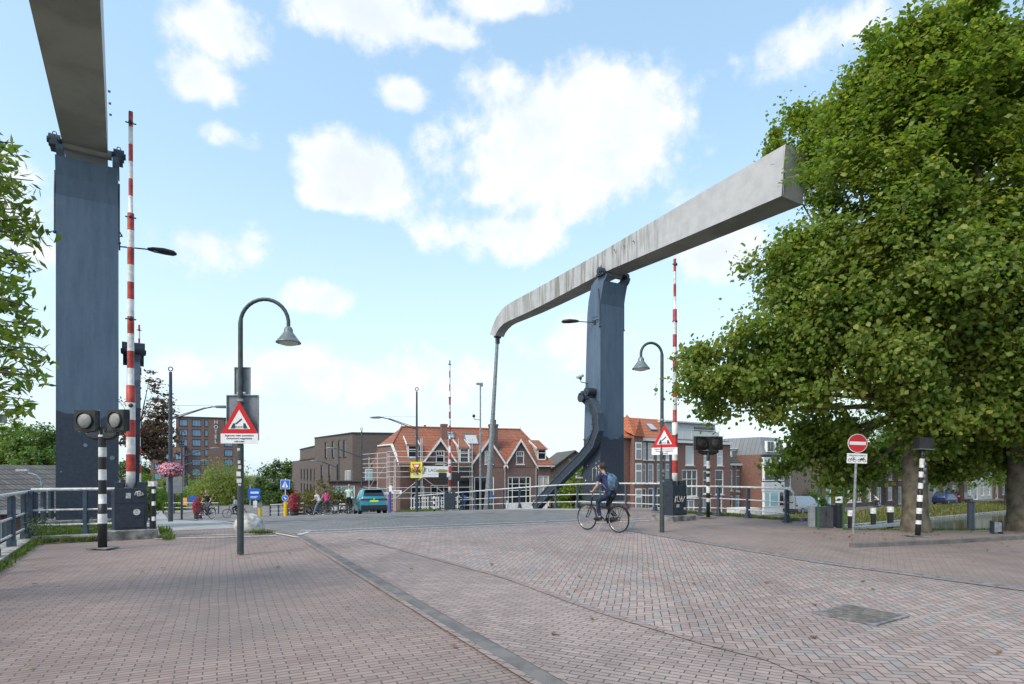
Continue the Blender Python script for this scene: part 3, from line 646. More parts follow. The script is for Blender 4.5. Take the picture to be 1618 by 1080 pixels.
# ---------------------------------------------------------------- round stop signals on striped posts
def signal(loc, rz, label, stripes, H_, gap, facing=True, size=.43, rs=1.):
    o = thing('signal_post', label, 'signal', loc, rz, group='bridge signals on black and white posts')
    mb = MB(); rp = lambda z: (.084 if z < .9 else .074) * rs; segs = []; z = -.1
    for z0, z1 in sorted(stripes): segs += [(z, z0, rp(z), rp(z), 0), (z0, z1, rp(z0), rp(z0), 1)]; z = z1
    segs.append((z, H_, rp(z), rp(z), 0)); mb.bands(segs); mb.build('post', [black, white], o)
    MB().box((0, 0, .012), (.5, .34, .02)).build('foot_plate', kerbm, o)
    hz_ = H_ + .3
    if facing:
        br = MB(); br.path([(-.36, 0, H_ + .02), (-.2, 0, H_ - .06), (.2, 0, H_ - .06), (.36, 0, H_ + .02)], .05, 8); br.box((0, 0, H_ + .0), (.62, .1, .08)); br.build('bracket', blacksat, o)
        for sx_ in (-1, 1):
            bx = MB(); c_ = Vector((sx_ * gap, 0, hz_)); a_ = sx_ * -.12
            bx.box(c_, (size, .14, size), a_); hh = size * .40
            bx.lathe([(hh, 0), (hh, .05), (hh - .012, .05), (hh - .012, 0)], (0, 0, 0), 24)
            k = len(bx.v) - 96
            rt = Matrix.Rotation(a_, 3, 'Z')
            for i in range(k, len(bx.v)):
                x, y, z = bx.v[i]; q = rt @ Vector((x, -.06 - z, y)); bx.v[i] = tuple(c_ + q)
            h_ = bx.build('signal_box', blacksat, o)
            ln = MB(); rr = size * .36; f_ = rt @ Vector((0, -1, 0)); vs = [c_ + f_ * .085]; u_ = rt @ Vector((1, 0, 0))
            ln.lathe([(rr, 0), (rr * .8, .02), (rr * .45, .035), (.001, .04)], (0, 0, 0), 20)
            ln.v = [tuple(c_ + rt @ Vector((x, -.075 - z, y))) for x, y, z in ln.v]; ln.build('signal_lens', lens if sx_ and facing == 1 else lensd, h_)
            MB().box(c_ + rt @ Vector((0, .071, 0)), (size + .03, .012, size + .03), a_).build('back_board', signback, h_)
    else:
        bx = MB(); bx.box((0, 0, hz_), (size * .86, .30, size * .74)); bx.box((0, -.16, hz_ - .01), (size * .80, .02, size * .66)); bx.box((0, 0, hz_ - size * .4), (.1, .1, .1)); bx.build('signal_box', blacksat, o, bevel=.01)
        MB().box((0, -.02, hz_ - size * .38), (size * .9, .34, .015)).build('box_lip', signback, o)
    return o
sg = signal(P(162, 866), R(-8), 'striped post with two round grey signal lights in front of the left column', [(.93, 1.13), (1.42, 1.64), (1.90, 2.10), (.52, .72) , (2.32, 2.52)], 2.36, .36)
signal(P(1119, 817.5), R(4), 'striped post with two round dark signal lights near the right barrier', [(.86, 1.1), (1.25, 1.42), (1.55, 1.62), (1.72, 1.98), (.55, .68)], 2.3, .26, facing=2, size=.46, rs=.8)
s3 = signal(P(1450, 847), R(-4), 'leaning striped post with a dark box seen from behind, in front of the plane trunk', [(.86, 1.02), (1.18, 1.32), (1.46, 1.6), (1.7, 1.92), (.56, .70), (2.02, 2.1), (.3, .4)], 2.0, .3, facing=False, size=.39, rs=.74)
s3.rotation_euler = (0, R(3.2), R(-4))
stk = MB()
for z, w in [(1.36, .06), (1.5, .05), (1.66, .07), (1.8, .05)]: stk.box((.02, -.088, z), (w, .012, .07))
stk.build('sticker', signback, s3)
# ---------------------------------------------------------------- gooseneck lamps
def gooseneck(loc, rz, label, Hm, rad, lean=0.):
    o = thing('gooseneck_lamp', label, 'street lamp', loc, rz, group='gooseneck lamps with bell shades')
    mb = MB(); mb.tube((0, 0, 0), (0, 0, 2.1), .062, .060, 14); mb.lathe([(.062, 2.1), (.05, 2.16)], (0, 0, 0), 14)
    cx = rad; pts = [(0, 0, 2.1), (0, 0, Hm - rad)]
    for i in range(1, 15): a_ = math.pi * i / 14 * .97; pts.append((cx - rad * math.cos(a_), 0, Hm - rad + rad * math.sin(a_) * 1.0))
    e = pts[-1]; pts.append((e[0] + .0, 0, e[2] - .12)); mb.path(pts, [.048, .044] + [.036] * 15, 12); mb.build('post', lampgreen, o)
    h = Vector(pts[-1]); sh = MB()
    sh.lathe([(.02, .02), (.06, .0), (.085, -.05), (.085, -.10), (.10, -.115), (.13, -.16), (.215, -.27), (.235, -.29), (.235, -.305), (.20, -.30), (.10, -.16), (.02, -.12)], h, 24); s = sh.build('lamp_shade', lampshade, o)
    lg = MB(); lg.lathe([(.19, -.298), (.16, -.33), (.08, -.35), (.001, -.355)], h, 20); lg.build('lamp_glass', lampglass, s)
    MB().lathe([(.064, 2.95), (.064, 3.0)], (0, 0, 0), 12).build('clamp', galvd, o)
    return o
gl = gooseneck(P(380, 875), R(0), 'gooseneck lamp in the left foreground, carrying the triangular bridge sign', 4.93, .465)
st_ = MB()
for i, (z, w, h_) in enumerate([(2.02, .05, .05), (1.78, .05, .06), (1.68, .06, .07), (1.55, .08, .09), (1.42, .09, .08), (1.34, .06, .04)]): st_.box((-.01 + .01 * (i % 3), -.061, z), (w, .006, h_))
st_.build('sticker', marking, gl)
gr_ = gooseneck(P(1046, 840), R(196), 'gooseneck lamp by the cyclist, its shade hanging towards the right column', 5.0, .31)
st_ = MB()
for z, r, y in [(1.62, .045, .064), (1.5, .03, .064), (1.35, .03, .064), (1.9, .03, .064)]: st_.tube((0, y - .0, z), (0, y + .004, z), r, n=12)
st_.build('sticker', signback, gr_)
def tri_sign(loc, rz, label):
    o = thing('drawbridge_sign', label, 'traffic sign', loc, rz, group='drawbridge warning signs')   # local: front is -y, z up
    S_ = .71; h = S_ * .866
    def tri(k, off): c_ = h / 3; return [(-S_ / 2 * k, c_ - c_ * k), (S_ / 2 * k, c_ - c_ * k), (0, c_ + (h - c_) * k)]
    MB().prism(tri(1.0, 0), (0, 0, 0), (1, 0, 0), (0, 0, 1), (0, .012, 0)).build('triangle_plate', signred, o, bevel=.004)
    MB().prism(tri(.60, 0), (0, -.004, 0), (1, 0, 0), (0, 0, 1), (0, .004, 0)).build('white_field', signwhite, o)
    k = MB(); b0 = h / 3 - h / 3 * .54
    k.prism([(-.165, b0), (-.075, b0), (-.075, b0 + .10), (-.115, b0 + .10)], (0, -.007, 0), (1, 0, 0), (0, 0, 1), (0, .003, 0))
    k.prism([(.165, b0), (.08, b0), (.08, b0 + .10), (.115, b0 + .10)], (0, -.007, 0), (1, 0, 0), (0, 0, 1), (0, .003, 0))
    k.prism([(-.07, b0 + .10), (-.055, b0 + .075), (.06, b0 + .17), (.045, b0 + .195)], (0, -.007, 0), (1, 0, 0), (0, 0, 1), (0, .003, 0))
    for zz_ in (0.01, .035):
        for i in range(3): x0 = -.07 + i * .047; k.prism([(x0, b0 + zz_), (x0 + .02, b0 + zz_ + .014), (x0 + .04, b0 + zz_), (x0 + .04, b0 + zz_ - .009), (x0 + .02, b0 + zz_ + .005), (x0, b0 + zz_ - .009)], (0, -.007, 0), (1, 0, 0), (0, 0, 1), (0, .003, 0))
    k.build('bridge_symbol', signink, o)
    pl = MB().box((0, .006, -.10), (.72, .012, .19)).build('text_plate', signwhite, o, bevel=.004)
    for i, tx in enumerate(['Slagbomen dalen automatisch', 'Gemarkeerd weggedeelte', 'vrijhouden']): text(tx, .047, (0, -.003, -.042 - .056 * i), signink, pl, ext=.0015)
    MB().box((0, .03, .1), (.1, .04, .05)).build('bracket', galvd, o)
    return o
tri_sign(P(380, 875) + Vector((.015, -.085, 2.33)), R(0), 'red triangular drawbridge sign with a text plate, on the left foreground lamp post')
tri_sign(P(1046, 840) + Vector((.04, -.085, 2.24)), R(-38), 'red triangular drawbridge sign with a text plate, near the right barrier arm')
bk = thing('sign_panel', 'rectangular grey sign panel seen from behind, behind the left triangular sign', 'traffic sign', P(380, 875) + Vector((.01, .09, 2.26)))
mb = MB(); mb.box((0, 0, .385), (.61, .014, .87)); mb.build('plate', signback, bk)
mb = MB()
for x in (-.305, .305): mb.box((x, -.018, .385), (.016, .04, .87))
for z in (-.05, .82): mb.box((0, -.018, z), (.61, .04, .016))
mb.build('rim', galvd, bk)
b2 = thing('sign_panel', 'small grey sign panel seen from behind, above the left triangular sign', 'traffic sign', P(380, 875) + Vector((.01, .075, 3.12)))
MB().box((0, 0, .24), (.30, .012, .52)).build('plate', signback, b2)
mb = MB(); mb.box((-.15, -.012, .24), (.012, .026, .52)); mb.box((.15, -.012, .24), (.012, .026, .52)); mb.box((0, -.012, -.02), (.3, .026, .012)); mb.box((0, -.012, .5), (.3, .026, .012)); mb.build('rim', galvd, b2)
MB().box((0, -.06, .0), (.16, .04, .03)).build('clamp', galv, b2)
# ---------------------------------------------------------------- no entry sign
ne = thing('no_entry_sign', 'round red no entry sign with white plate, on a leaning grey pole', 'traffic sign', P(1348, 841.5), R(-6))
ne.rotation_euler = (0, R(2.2), R(-6))
MB().tube((0, 0, -.1), (0, 0, 2.55), .034, n=12).build('pole', galvd, ne)
mb = MB(); mb.tube((0, -.05, 2.34), (0, -.038, 2.34), .245, n=36); dsk = mb.build('disc', signwhite, ne)
MB().tube((0, -.055, 2.34), (0, -.049, 2.34), .228, n=36).build('red_face', signred, dsk)
MB().box((0, -.057, 2.34), (.40, .006, .085)).build('white_bar', signwhite, dsk)
pl = MB().box((0, -.045, 1.945), (.5, .012, .26)).build('text_plate', signwhite, ne, bevel=.004)
text('uitgezonderd', .078, (0, -.052, 2.025), signink, pl)
ic = MB()
for x in (-.12, .12):
    for dx in (-.062, .062): ic.torus((x + dx, -.053, 1.895), .037, .006, 'Y', 14, 5)
    for a_, c_ in [((-.062, 1.895), (-.02, 1.95)), ((-.02, 1.95), (.045, 1.95)), ((.062, 1.895), (.04, 1.97)), ((-.02, 1.95), (.0, 1.9)), ((.0, 1.9), (.045, 1.95)), ((.03, 1.97), (.06, 1.972))]: ic.tube((x + a_[0], -.053, a_[1]), (x + c_[0], -.053, c_[1]), .0055, n=5)
ic.box((.11, -.053, 1.925), (.07, .008, .04)); ic.build('bicycle_and_moped_symbol', signink, pl)
# ---------------------------------------------------------------- railings: posts are parts, rails are one part
def railing(pts, label, hgt=1.1, pw=.13, spacing=None, toprail=.036, rails=(.62, .27), overs=(0, 0), curl=False, base=True, dirw=None):
    o = thing('bridge_railing', label, 'railing', pts[0], 0, group='blue and grey bridge railings', world=True)
    for i, p in enumerate(pts):
        d = (pts[min(i + 1, len(pts) - 1)] - pts[max(i - 1, 0)]); rz = math.atan2(d.y, d.x)
        mb = MB(); mb.box(p + Vector((0, 0, hgt / 2 - .02)), (.07, pw, hgt - .06), rz); mb.box(p + Vector((0, 0, hgt / 2 - .02)), (.125, .014, hgt - .06), rz); mb.box(p + Vector((0, 0, hgt - .05)), (.09, .1, .05), rz)
        if base: mb.box(p + Vector((0, 0, .02)), (.24, .2, .035), rz); mb.box(p + Vector((0, 0, .1)), (.11, .15, .14), rz)
        mb.build('post', post_navy, o)
    d0 = (pts[1] - pts[0]).normalized() * overs[0]; d1 = (pts[-1] - pts[-2]).normalized() * overs[1]
    q = [pts[0] - d0] + list(pts[1:-1]) + [pts[-1] + d1]
    up = [Vector((p.x, p.y, p.z + hgt)) for p in q]
    if curl:
        e = up[-1]; dd = (pts[-1] - pts[-2]).normalized()
        up = up[:-1] + [e - dd * .1, e + dd * .12 + Vector((0, 0, -.03)), e + dd * .24 + Vector((0, 0, -.12)), e + dd * .28 + Vector((0, 0, -.3)), e + dd * .28 + Vector((0, 0, -.62))]
    mb = MB(); mb.path(up, toprail, 10); mb.build('top_rail', galv, o)
    mb = MB()
    for r in rails:
        for a_, c_ in zip(q, q[1:]): mb.tube(a_ + Vector((0, 0, r)), c_ + Vector((0, 0, r)), .024, n=8)
    mb.build('lower_rail', galv, o); return o
def line(s0, s1, t_, n_, z=0): return [ST(s0 + (s1 - s0) * i / (n_ - 1), t_, road_z(s0 + (s1 - s0) * i / (n_ - 1)) + z) for i in range(n_)]
railing(line(7.0, 20.8, -2.05, 9, .06), 'long railing along the left edge, running from the foreground to the left column', overs=(1, .3))
railing([ST(17.55, -1.95, .08), ST(17.4, -.92, .08), ST(17.25, -.35, .08)], 'short railing across the grass in front of the left column', overs=(0, .3))
railing(line(17.0, 21.9, 17.68, 4, .06) + line(23.6, 40, 17.68, 11, .06), 'long railing along the right side of the bridge, behind the cyclist', overs=(.5, 1), pw=.11)
rr = [P(1036, 811) + Vector((.2, .6, 0)), P(1027, 812)]
railing([P(1105.7, 813.5, 0), P(1135.6, 814, 0), P(1182, 817.5, 0), P(1243.5, 824.5, 0)], 'railing beside the dark signal lights, ending in a curled top rail', overs=(1.2, .05), curl=True, hgt=1.06)
railing([ST(21.6, 2.95 - 4.9, 0), ST(23, -1.9, -.1), ST(26, -1.9, -.3), ST(29, -1.9, -.5), ST(32, -1.9, -.7)], 'railing along the left side of the bridge, behind the left column')
# concrete kerbs and plinths around the left railing
mb = MB(); mb.beam(ST(-2, -2.1, .03), ST(21, -2.1, .03), .42, .1); tag(mb.build('kerb_wall', concrete, off=ST(10, -2.1, 0)), 'low concrete kerb under the long left railing', 'kerb')
mb = MB(); mb.beam(ST(17.3, -1.9, .045), ST(17.1, -.42, .045), .3, .16); tag(mb.build('kerb_wall', concrete, off=ST(17.3, -1, 0)), 'concrete kerb along the grass patch by the left barrier', 'kerb')
mb = MB(); mb.beam(ST(16.9, 18.55, .02), ST(11.2, 18.5, .02), .3, .14); tag(mb.build('kerb_wall', concd, off=ST(14, 18.5, 0)), 'mossy concrete kerb under the right railing with the curled end', 'kerb')
# ---------------------------------------------------------------- boulder
rnd = random.Random(5)
mb = MB(); mb.ball(P(391, 838) + Vector((0, .1, .1)), (.40, .40, .36), 20, 12, jit=.03, rnd=rnd); tag(mb.build('boulder', M('white_stone', (.52, .51, .49), .8, 0, .25, 6, .6, 30), off=P(391, 838) + Vector((0, .1, 0))), 'rounded whitish boulder at the path edge behind the left lamp post', 'boulder')
# ---------------------------------------------------------------- tall lamps with a ring finial
def tall_lamp(loc, rz, label, Hm, armz, reach, r=.09, wire=True):
    o = thing('tall_street_lamp', label, 'street lamp', loc, rz, group='tall grey lamps with ring finials')
    mb = MB(); mb.tube((0, 0, -.2), (0, 0, Hm), r, r * .62, 12); mb.build('pole', lampgrey, o)
    MB().torus((0, 0, Hm + .15), .10, .025, 'Y', 18, 6).build('ring_finial', lampgrey, o)
    ar = MB(); ar.path([(0, -.03, armz), (reach * .12, -.03, armz + .03), (reach * .8, -.03, armz + .85 * reach * .32), (reach, -.03, armz + .32 * reach)], .032, 8); ar.path([(0, .05, armz + .05), (reach * .8, .05, armz + .85 * reach * .32 + .05)], .02, 6); ar.build('arm', lampgrey, o)
    hz2 = armz + .32 * reach
    hd = MB(); hd.path([(reach - .05, 0, hz2), (reach + .15, 0, hz2 + .03), (reach + .5, 0, hz2 + .03), (reach + .72, 0, hz2), (reach + .78, 0, hz2 - .02)], [.05, .10, .12, .08, .03], 10); hd.v = [(x, y * 1.3, hz2 + (z - hz2) * .6) for x, y, z in hd.v]; h = hd.build('lamp_head', signback, o)
    MB().box((reach + .38, 0, hz2 - .055), (.5, .2, .015)).build('lens', lampglass, h)
    if wire: MB().tube((0, 0, hz2 + .02), (reach, 0, hz2 + .05), .008, n=5).build('stay', lampgrey, o)
    return o
L1 = A(269.5, 30.0); L1.z = RZ(L1.x, L1.y)
tall_lamp(L1, R(12), 'tall lamp at the left carrying the pink flower basket', 7.55, 5.2, 2.0, .12)
L2 = A(658.5, 37.0); L2.z = RZ(L2.x, L2.y)
tl = tall_lamp(L2, R(175), 'tall lamp carrying the yellow give way sign, in front of the scaffolding', 7.5, 5.2, 2.2)
L3 = A(571.5, 52.0); L3.z = RZ(L3.x, L3.y); tall_lamp(L3, R(180), 'tall lamp behind the turquoise car, in front of the dark brick block', 7.2, 4.9, 2.4)
L4 = A(535.5, 66.0); L4.z = RZ(L4.x, L4.y); tall_lamp(L4, R(182), 'tall lamp left of the turquoise car, beside the square white window frame', 6.8, 4.7, 2.4)
L6 = A(287, 50.0); L6.z = RZ(L6.x, L6.y); tall_lamp(L6, R(14), 'tall lamp standing in front of the hotel with a square panel below', 7.4, 5.3, 2.2)
L7 = A(275, 62.0); L7.z = RZ(L7.x, L7.y); tall_lamp(L7, R(10), 'tall lamp mostly hidden behind the lamp with the flower basket', 5.6, 4.6, 2.6)
pn = thing('sign_panel', 'square grey sign panel seen from behind, in front of the hotel', 'traffic sign', L6 + Vector((-.55, -.12, 2.05)))
MB().box((0, 0, .85), (1.35, .02, 1.4)).build('plate', signback, pn); MB().box((0, -.02, .2), (1.35, .03, .04)).build('rim', galvd, pn)
# flower basket and flower column
pinkm = leafmat('pink_petals', (.62, .06, .20), (.75, .30, .45), (.85, .62, .68), .2, .6)
redm = leafmat('red_petals', (.40, .012, .03), (.55, .05, .12), (.08, .12, .03), .2, .6)
greenm = leafmat('flower_leaves', (.03, .08, .015), (.06, .12, .03), (.09, .13, .03), .3)
def leaves(cs, size, seed, ell=1.0, lobes=False, droop=.3, up=None, fold=.35, down=.35):
    """mesh data for small folded leaves at the points cs"""
    rg = np.random.default_rng(seed); n = len(cs)
    nrm = rg.normal(size=(n, 3)); nrm[:, 2] = np.abs(nrm[:, 2]) + droop
    if up is not None: nrm += up
    nrm /= np.linalg.norm(nrm, axis=1)[:, None]
    a = rg.normal(size=(n, 3)); a[:, 2] -= down; a -= nrm * (a * nrm).sum(1)[:, None]; a /= np.linalg.norm(a, axis=1)[:, None] + 1e-9
    b = np.cross(nrm, a); s = (size * rg.uniform(.5, 1.35, n))[:, None]; w = s * ell
    f = nrm * s * fold
    if lobes:
        base = cs - a * s * .45; tip = cs + a * s * .6 - f * .3
        r1 = cs - a * s * .1 + b * w * .62 - f * .6; r2 = cs + a * s * .32 + b * w * .38 + f * .1
        l1 = cs - a * s * .1 - b * w * .62 - f * .6; l2 = cs + a * s * .32 - b * w * .38 + f * .1
        V = np.stack([base, r1, r2, tip, l2, l1], 1).reshape(-1, 3); q = np.arange(n)[:, None] * 6
        Fq = np.concatenate([q + np.array([[0, 1, 2, 3]]), q + np.array([[0, 3, 4, 5]])], 1).reshape(-1, 4)
    else:
        base = cs - a * s * .5; tip = cs + a * s * .5 - f * .5; r = cs + b * w * .3 - f * .2; l = cs - b * w * .3 - f * .2
        V = np.stack([base, r, tip, l], 1).reshape(-1, 3); q = np.arange(n)[:, None] * 4; Fq = (q + np.array([[0, 1, 2, 3]])).reshape(-1, 4)
    return V, Fq
def leafobj(name, V, Fq, mat, parent=None, loc=None):
    me = bpy.data.meshes.new(name); me.vertices.add(len(V)); me.loops.add(len(Fq) * 4); me.polygons.add(len(Fq))
    me.vertices.foreach_set('co', V.astype(np.float32).ravel()); me.loops.foreach_set('vertex_index', Fq.astype(np.int32).ravel())
    me.polygons.foreach_set('loop_start', np.arange(len(Fq), dtype=np.int32) * 4); me.materials.append(mat); me.update(calc_edges=True)
    o = bpy.data.objects.new(name, me); COL.objects.link(o)
    if parent is not None: o.parent = parent
    if loc is not None: o.location = loc
    return o
def shell(n, rad, seed, z0=-1.0, z1=1.0, thick=.25):
    rg = np.random.default_rng(seed); v = rg.normal(size=(n, 3)); v /= np.linalg.norm(v, axis=1)[:, None]
    v *= (1 - thick * rg.random(n) ** 1.5)[:, None]; v = v[(v[:, 2] > z0) & (v[:, 2] < z1)]; return v * np.array(rad)
fb = thing('flower_basket', 'overflowing pink flower basket hung around the tall left lamp', 'flower basket', L1 + Vector((.02, 0, 2.62)))
MB().lathe([(.14, -.28), (.3, -.2), (.48, .02), (.5, .08), (.13, .08)], (0, 0, 0), 16).build('bowl', soil, fb)
V, Fq = leaves(shell(1500, (.62, .62, .40), 3), .085, 3, 1.5, fold=.2); leafobj('blossoms', V, Fq, pinkm, fb)
V, Fq = leaves(shell(500, (.58, .58, .38), 4), .12, 4, 1.2); leafobj('foliage', V, Fq, greenm, fb)
def flower_col(px, Y, label, r, h, m_=redm):
    p = A(px, Y); p.z = RZ(p.x, p.y); o = thing('flower_planter', label, 'flower planter', p, group='red flower columns by the road')
    MB().lathe([(.3, 0), (.34, .3), (.28, .35), (.12, .4)], (0, 0, 0), 14).build('tub', black, o)
    V, Fq = leaves(shell(1400, (r, r, h / 2), 5) + np.array([0, 0, h / 2 + .15]), .1, 5, 1.4, fold=.2); leafobj('blossoms', V, Fq, m_, o)
    V, Fq = leaves(shell(700, (r * .93, r * .93, h / 2 * .95), 6) + np.array([0, 0, h / 2 + .15]), .12, 6, 1.2); leafobj('foliage', V, Fq, greenm, o); return o
flower_col(465, 47, 'column of red and pink flowers right of the pedestrian crossing sign', .5, 1.75)
flower_col(313, 52, 'column of red flowers beside the oncoming cyclist', .5, 1.8)
# ---------------------------------------------------------------- small road signs at the far bridge end
def gz(px, Y): p = A(px, Y); p.z = RZ(p.x, p.y); return p
bb_ = thing('crossing_sign', 'blue square pedestrian crossing sign on a yellow bollard', 'traffic sign', gz(451, 46))
MB().tube((0, 0, 0), (0, 0, 1.1), .13, n=12).build('bollard', yellow, bb_); MB().tube((0, 0, 1.1), (0, 0, 2.9), .04, n=8).build('pole', galv, bb_)
pl = MB().box((0, -.06, 2.45), (.72, .02, .72)).build('plate', signwhite, bb_); MB().box((0, -.075, 2.45), (.66, .01, .66)).build('blue_face', signblue, pl)
MB().prism([(-.25, 2.22), (.25, 2.22), (0, 2.72)], (0, -.086, 0), (1, 0, 0), (0, 0, 1), (0, .005, 0)).build('white_triangle', signwhite, pl)
mb = MB(); mb.ball((0, -.09, 2.55), .035, 8, 6); mb.tube((0, -.09, 2.5), (.01, -.09, 2.38), .03, n=6); mb.tube((.01, -.09, 2.38), (-.06, -.09, 2.26), .02, n=6); mb.tube((.01, -.09, 2.38), (.07, -.09, 2.26), .02, n=6); mb.build('walker_symbol', signink, pl)
d_ = MB().tube((0, -.07, 1.4), (0, -.055, 1.4), .25, n=24).build('round_plate', signwhite, bb_); MB().tube((0, -.08, 1.4), (0, -.072, 1.4), .225, n=24).build('blue_face', signblue, d_)
mb = MB(); mb.beam((-.09, -.085, 1.49), (.06, -.085, 1.34), .01, .06); mb.prism([(.1, 1.3), (.1, 1.44), (-.04, 1.3)], (0, -.088, 0), (1, 0, 0), (0, 0, 1), (0, .005, 0)); mb.build('white_arrow', signwhite, d_)
o = thing('route_sign', 'blue rectangular route sign on two thin white posts', 'traffic sign', gz(402, 48))
mb = MB(); mb.tube((-.34, 0, 0), (-.34, 0, 2.6), .035, n=8); mb.tube((.08, 0, 0), (.08, 0, 1.6), .035, n=8); mb.build('post', galv, o)
pl = MB().box((0, -.05, 1.85), (.95, .02, .9)).build('plate', signblue, o); mb = MB(); mb.box((.04, -.065, 1.98), (.66, .01, .16)); mb.box((0, -.065, 1.66), (.6, .01, .05)); mb.box((-.05, -.065, 1.56), (.5, .01, .05)); mb.build('white_text_lines', signwhite, pl)
MB().box((.08, -.05, 1.15), (.34, .02, .34)).build('small_plate', signwhite, o); MB().box((.08, -.05, .86), (.28, .02, .2)).build('small_plate', signwhite, o)
o = thing('yellow_bollard', 'low yellow bollard with a round grey top near the route sign', 'bollard', gz(411, 52))
MB().tube((0, 0, 0), (0, 0, .75), .14, n=12).build('body', yellow, o); MB().tube((0, -.06, 1.0), (0, .06, 1.0), .22, n=18).build('round_top', signback, o)
o = thing('give_way_sign', 'fluorescent yellow board with an upside down red triangle on the tall lamp', 'traffic sign', L2 + Vector((0, -.12, 0)))
zb = ZY(742, 36.9) - L2.z
pl = MB().box((0, 0, zb), (.72, .02, 1.0)).build('board', signyellow, o)
MB().prism([(-.28, zb + .38), (.28, zb + .38), (0, zb - .12)], (0, -.016, 0), (1, 0, 0), (0, 0, 1), (0, .005, 0)).build('red_triangle', signred, pl); MB().prism([(-.18, zb + .32), (.18, zb + .32), (0, zb)], (0, -.022, 0), (1, 0, 0), (0, 0, 1), (0, .005, 0)).build('white_triangle', signwhite, pl)
mb = MB(); mb.box((0, -.016, zb - .3), (.48, .005, .2)); mb.build('white_plate', signwhite, pl)
mb = MB()
for x in (-.13, .1):
    for dx in (-.06, .06): mb.torus((x + dx, -.022, zb - .33), .035, .007, 'Y', 10, 4)
    mb.tube((x - .05, -.022, zb - .3), (x + .05, -.022, zb - .25), .008, n=4)
mb.build('bicycle_symbol', signink, pl)
o = thing('flower_basket', 'reddish hanging flower basket behind the yellow give way sign', 'flower basket', L2 + Vector((0, .1, zb)))
V, Fq = leaves(shell(500, (.62, .35, .42), 8), .11, 8, 1.2); leafobj('blossoms', V, Fq, leafmat('rusty_petals', (.20, .06, .02), (.4, .1, .03), (.06, .09, .02)), o)
o = thing('street_name_post', 'purple post with white street name arms and a camera-like top', 'street sign', gz(616, 44), R(3))
MB().tube((0, 0, 0), (0, 0, 1.55), .12, .10, 10).build('post', M('purple_paint', (.09, .09, .33), .5, 0, .05), o)
MB().box((-.52, 0, 1.42), (.95, .03, .13)).build('name_arm', signwhite, o); MB().box((.5, 0, 1.52), (.75, .03, .24)).build('name_arm', signwhite, o); MB().box((.05, 0, 1.72), (.22, .06, .55)).build('top_plate', signwhite, o)
mb = MB(); mb.box((-.52, -.018, 1.42), (.7, .006, .03)); mb.box((.5, -.018, 1.55), (.5, .006, .03)); mb.box((.5, -.018, 1.48), (.4, .006, .03)); mb.build('text_line', signink, o)
# camera mast behind the hanging rod
cp = A(759, 41.0); cp.z = road_z(38) + .0
o = thing('camera_mast', 'thin grey mast with two cameras beside the slanting steel rod', 'camera mast', cp)
hm = ZY(608, 41) - cp.z; MB().tube((0, 0, 0), (0, 0, hm), .075, .05, 10).build('mast', galvd, o)
mb = MB(); mb.box((-.05, 0, hm + .08), (.45, .16, .14)); mb.box((.12, 0, hm), (.12, .12, .2)); mb.build('camera_head', signback, o)
za = ZY(663, 41) - cp.z; MB().path([(0, 0, za), (-.38, 0, za + .02), (-.45, 0, za + .12), (-.45, 0, za + .2)], .03, 8).build('side_arm', galvd, o); MB().lathe([(.02, za + .16), (.1, za + .2), (.1, za + .34), (.03, za + .38)], (-.45, 0, 0), 12).build('dome_camera', black, o)
# small bollards on the bridge ends
def stripe_bollard(loc, label, h=.95, r=.055):
    o = thing('striped_bollard', label, 'bollard', loc, group='thin striped bollards')
    mb = MB()
    for i in range(6): mb.tube((0, 0, h * i / 6), (0, 0, h * (i + 1) / 6), r, n=10, m=i % 2)
    mb.build('post', [black, white], o); return o
stripe_bollard(ST(32.8, 15.4, road_z(32.8)), 'thin striped bollard left of the far barrier cabinet'); stripe_bollard(ST(33.2, 17.3, road_z(33)), 'thin striped bollard right of the far barrier cabinet')
o = thing('gate_post', 'dark post with white reflectors right of the left barrier cabinet', 'post', P(229.5, 850) + Vector((0, .3, .1)), R(0))
MB().tube((0, 0, -.1), (0, 0, 1.2), .07, n=10).build('post', black, o); MB().box((.0, -.0, 1.2), (.14, .14, .12)).build('cap', galv, o)
mb = MB()
for z in (.35, .72, 1.02): mb.box((.05, -.05, z), (.06, .06, .1))
mb.build('reflector', white, o)
# ---------------------------------------------------------------- waterside objects right of the plaza
o = thing('utility_cabinet', 'pale grey cabinet standing beside the dark grey cabinet at the water edge', 'cabinet', P(1292, 832.5) + Vector((0, .3, 0)), R(-12))
MB().box((0, 0, .28), (.19, .24, .62)).build('housing', M('pale_grey_paint', (.40, .44, .44), .5, 0, .1), o, bevel=.008); MB().box((0, -.125, .30), (.15, .012, .52)).build('door', M('pale_grey_door', (.44, .48, .48), .5, 0, .1), o)
o = thing('utility_cabinet', 'dark grey double door cabinet inside the green frame at the water edge', 'cabinet', P(1313, 834.5) + Vector((0, .36, 0)), R(-10))
MB().box((0, 0, .28), (.40, .28, .62)).build('housing', M('dark_grey_paint', (.06, .063, .068), .55, 0, .12), o, bevel=.008)
for x in (-.096, .096): MB().box((x, -.145, .30), (.185, .012, .54)).build('door', M('dark_grey_door', (.07, .073, .078), .5, 0, .12), o)
MB().box((0, -.158, .38), (.025, .02, .11)).build('handle', black, o)
o = thing('utility_cabinet', 'narrow dark blue cabinet behind the dark grey cabinet', 'cabinet', P(1333, 833) + Vector((0, .6, 0)), R(-10))
MB().box((0, 0, .29), (.18, .22, .64)).build('housing', cab_navy, o, bevel=.008); MB().box((0, -.115, .31), (.14, .012, .52)).build('door', steel_navy, o)
o = thing('green_frame', 'thin green metal frame around the dark grey cabinet', 'frame', P(1313, 836), R(-8))
mb = MB(); xs_ = (-.33, .33)
for x in xs_: mb.tube((x, 0, -.05), (x, 0, 1.19 if x < 0 else 1.16), .024, n=8)
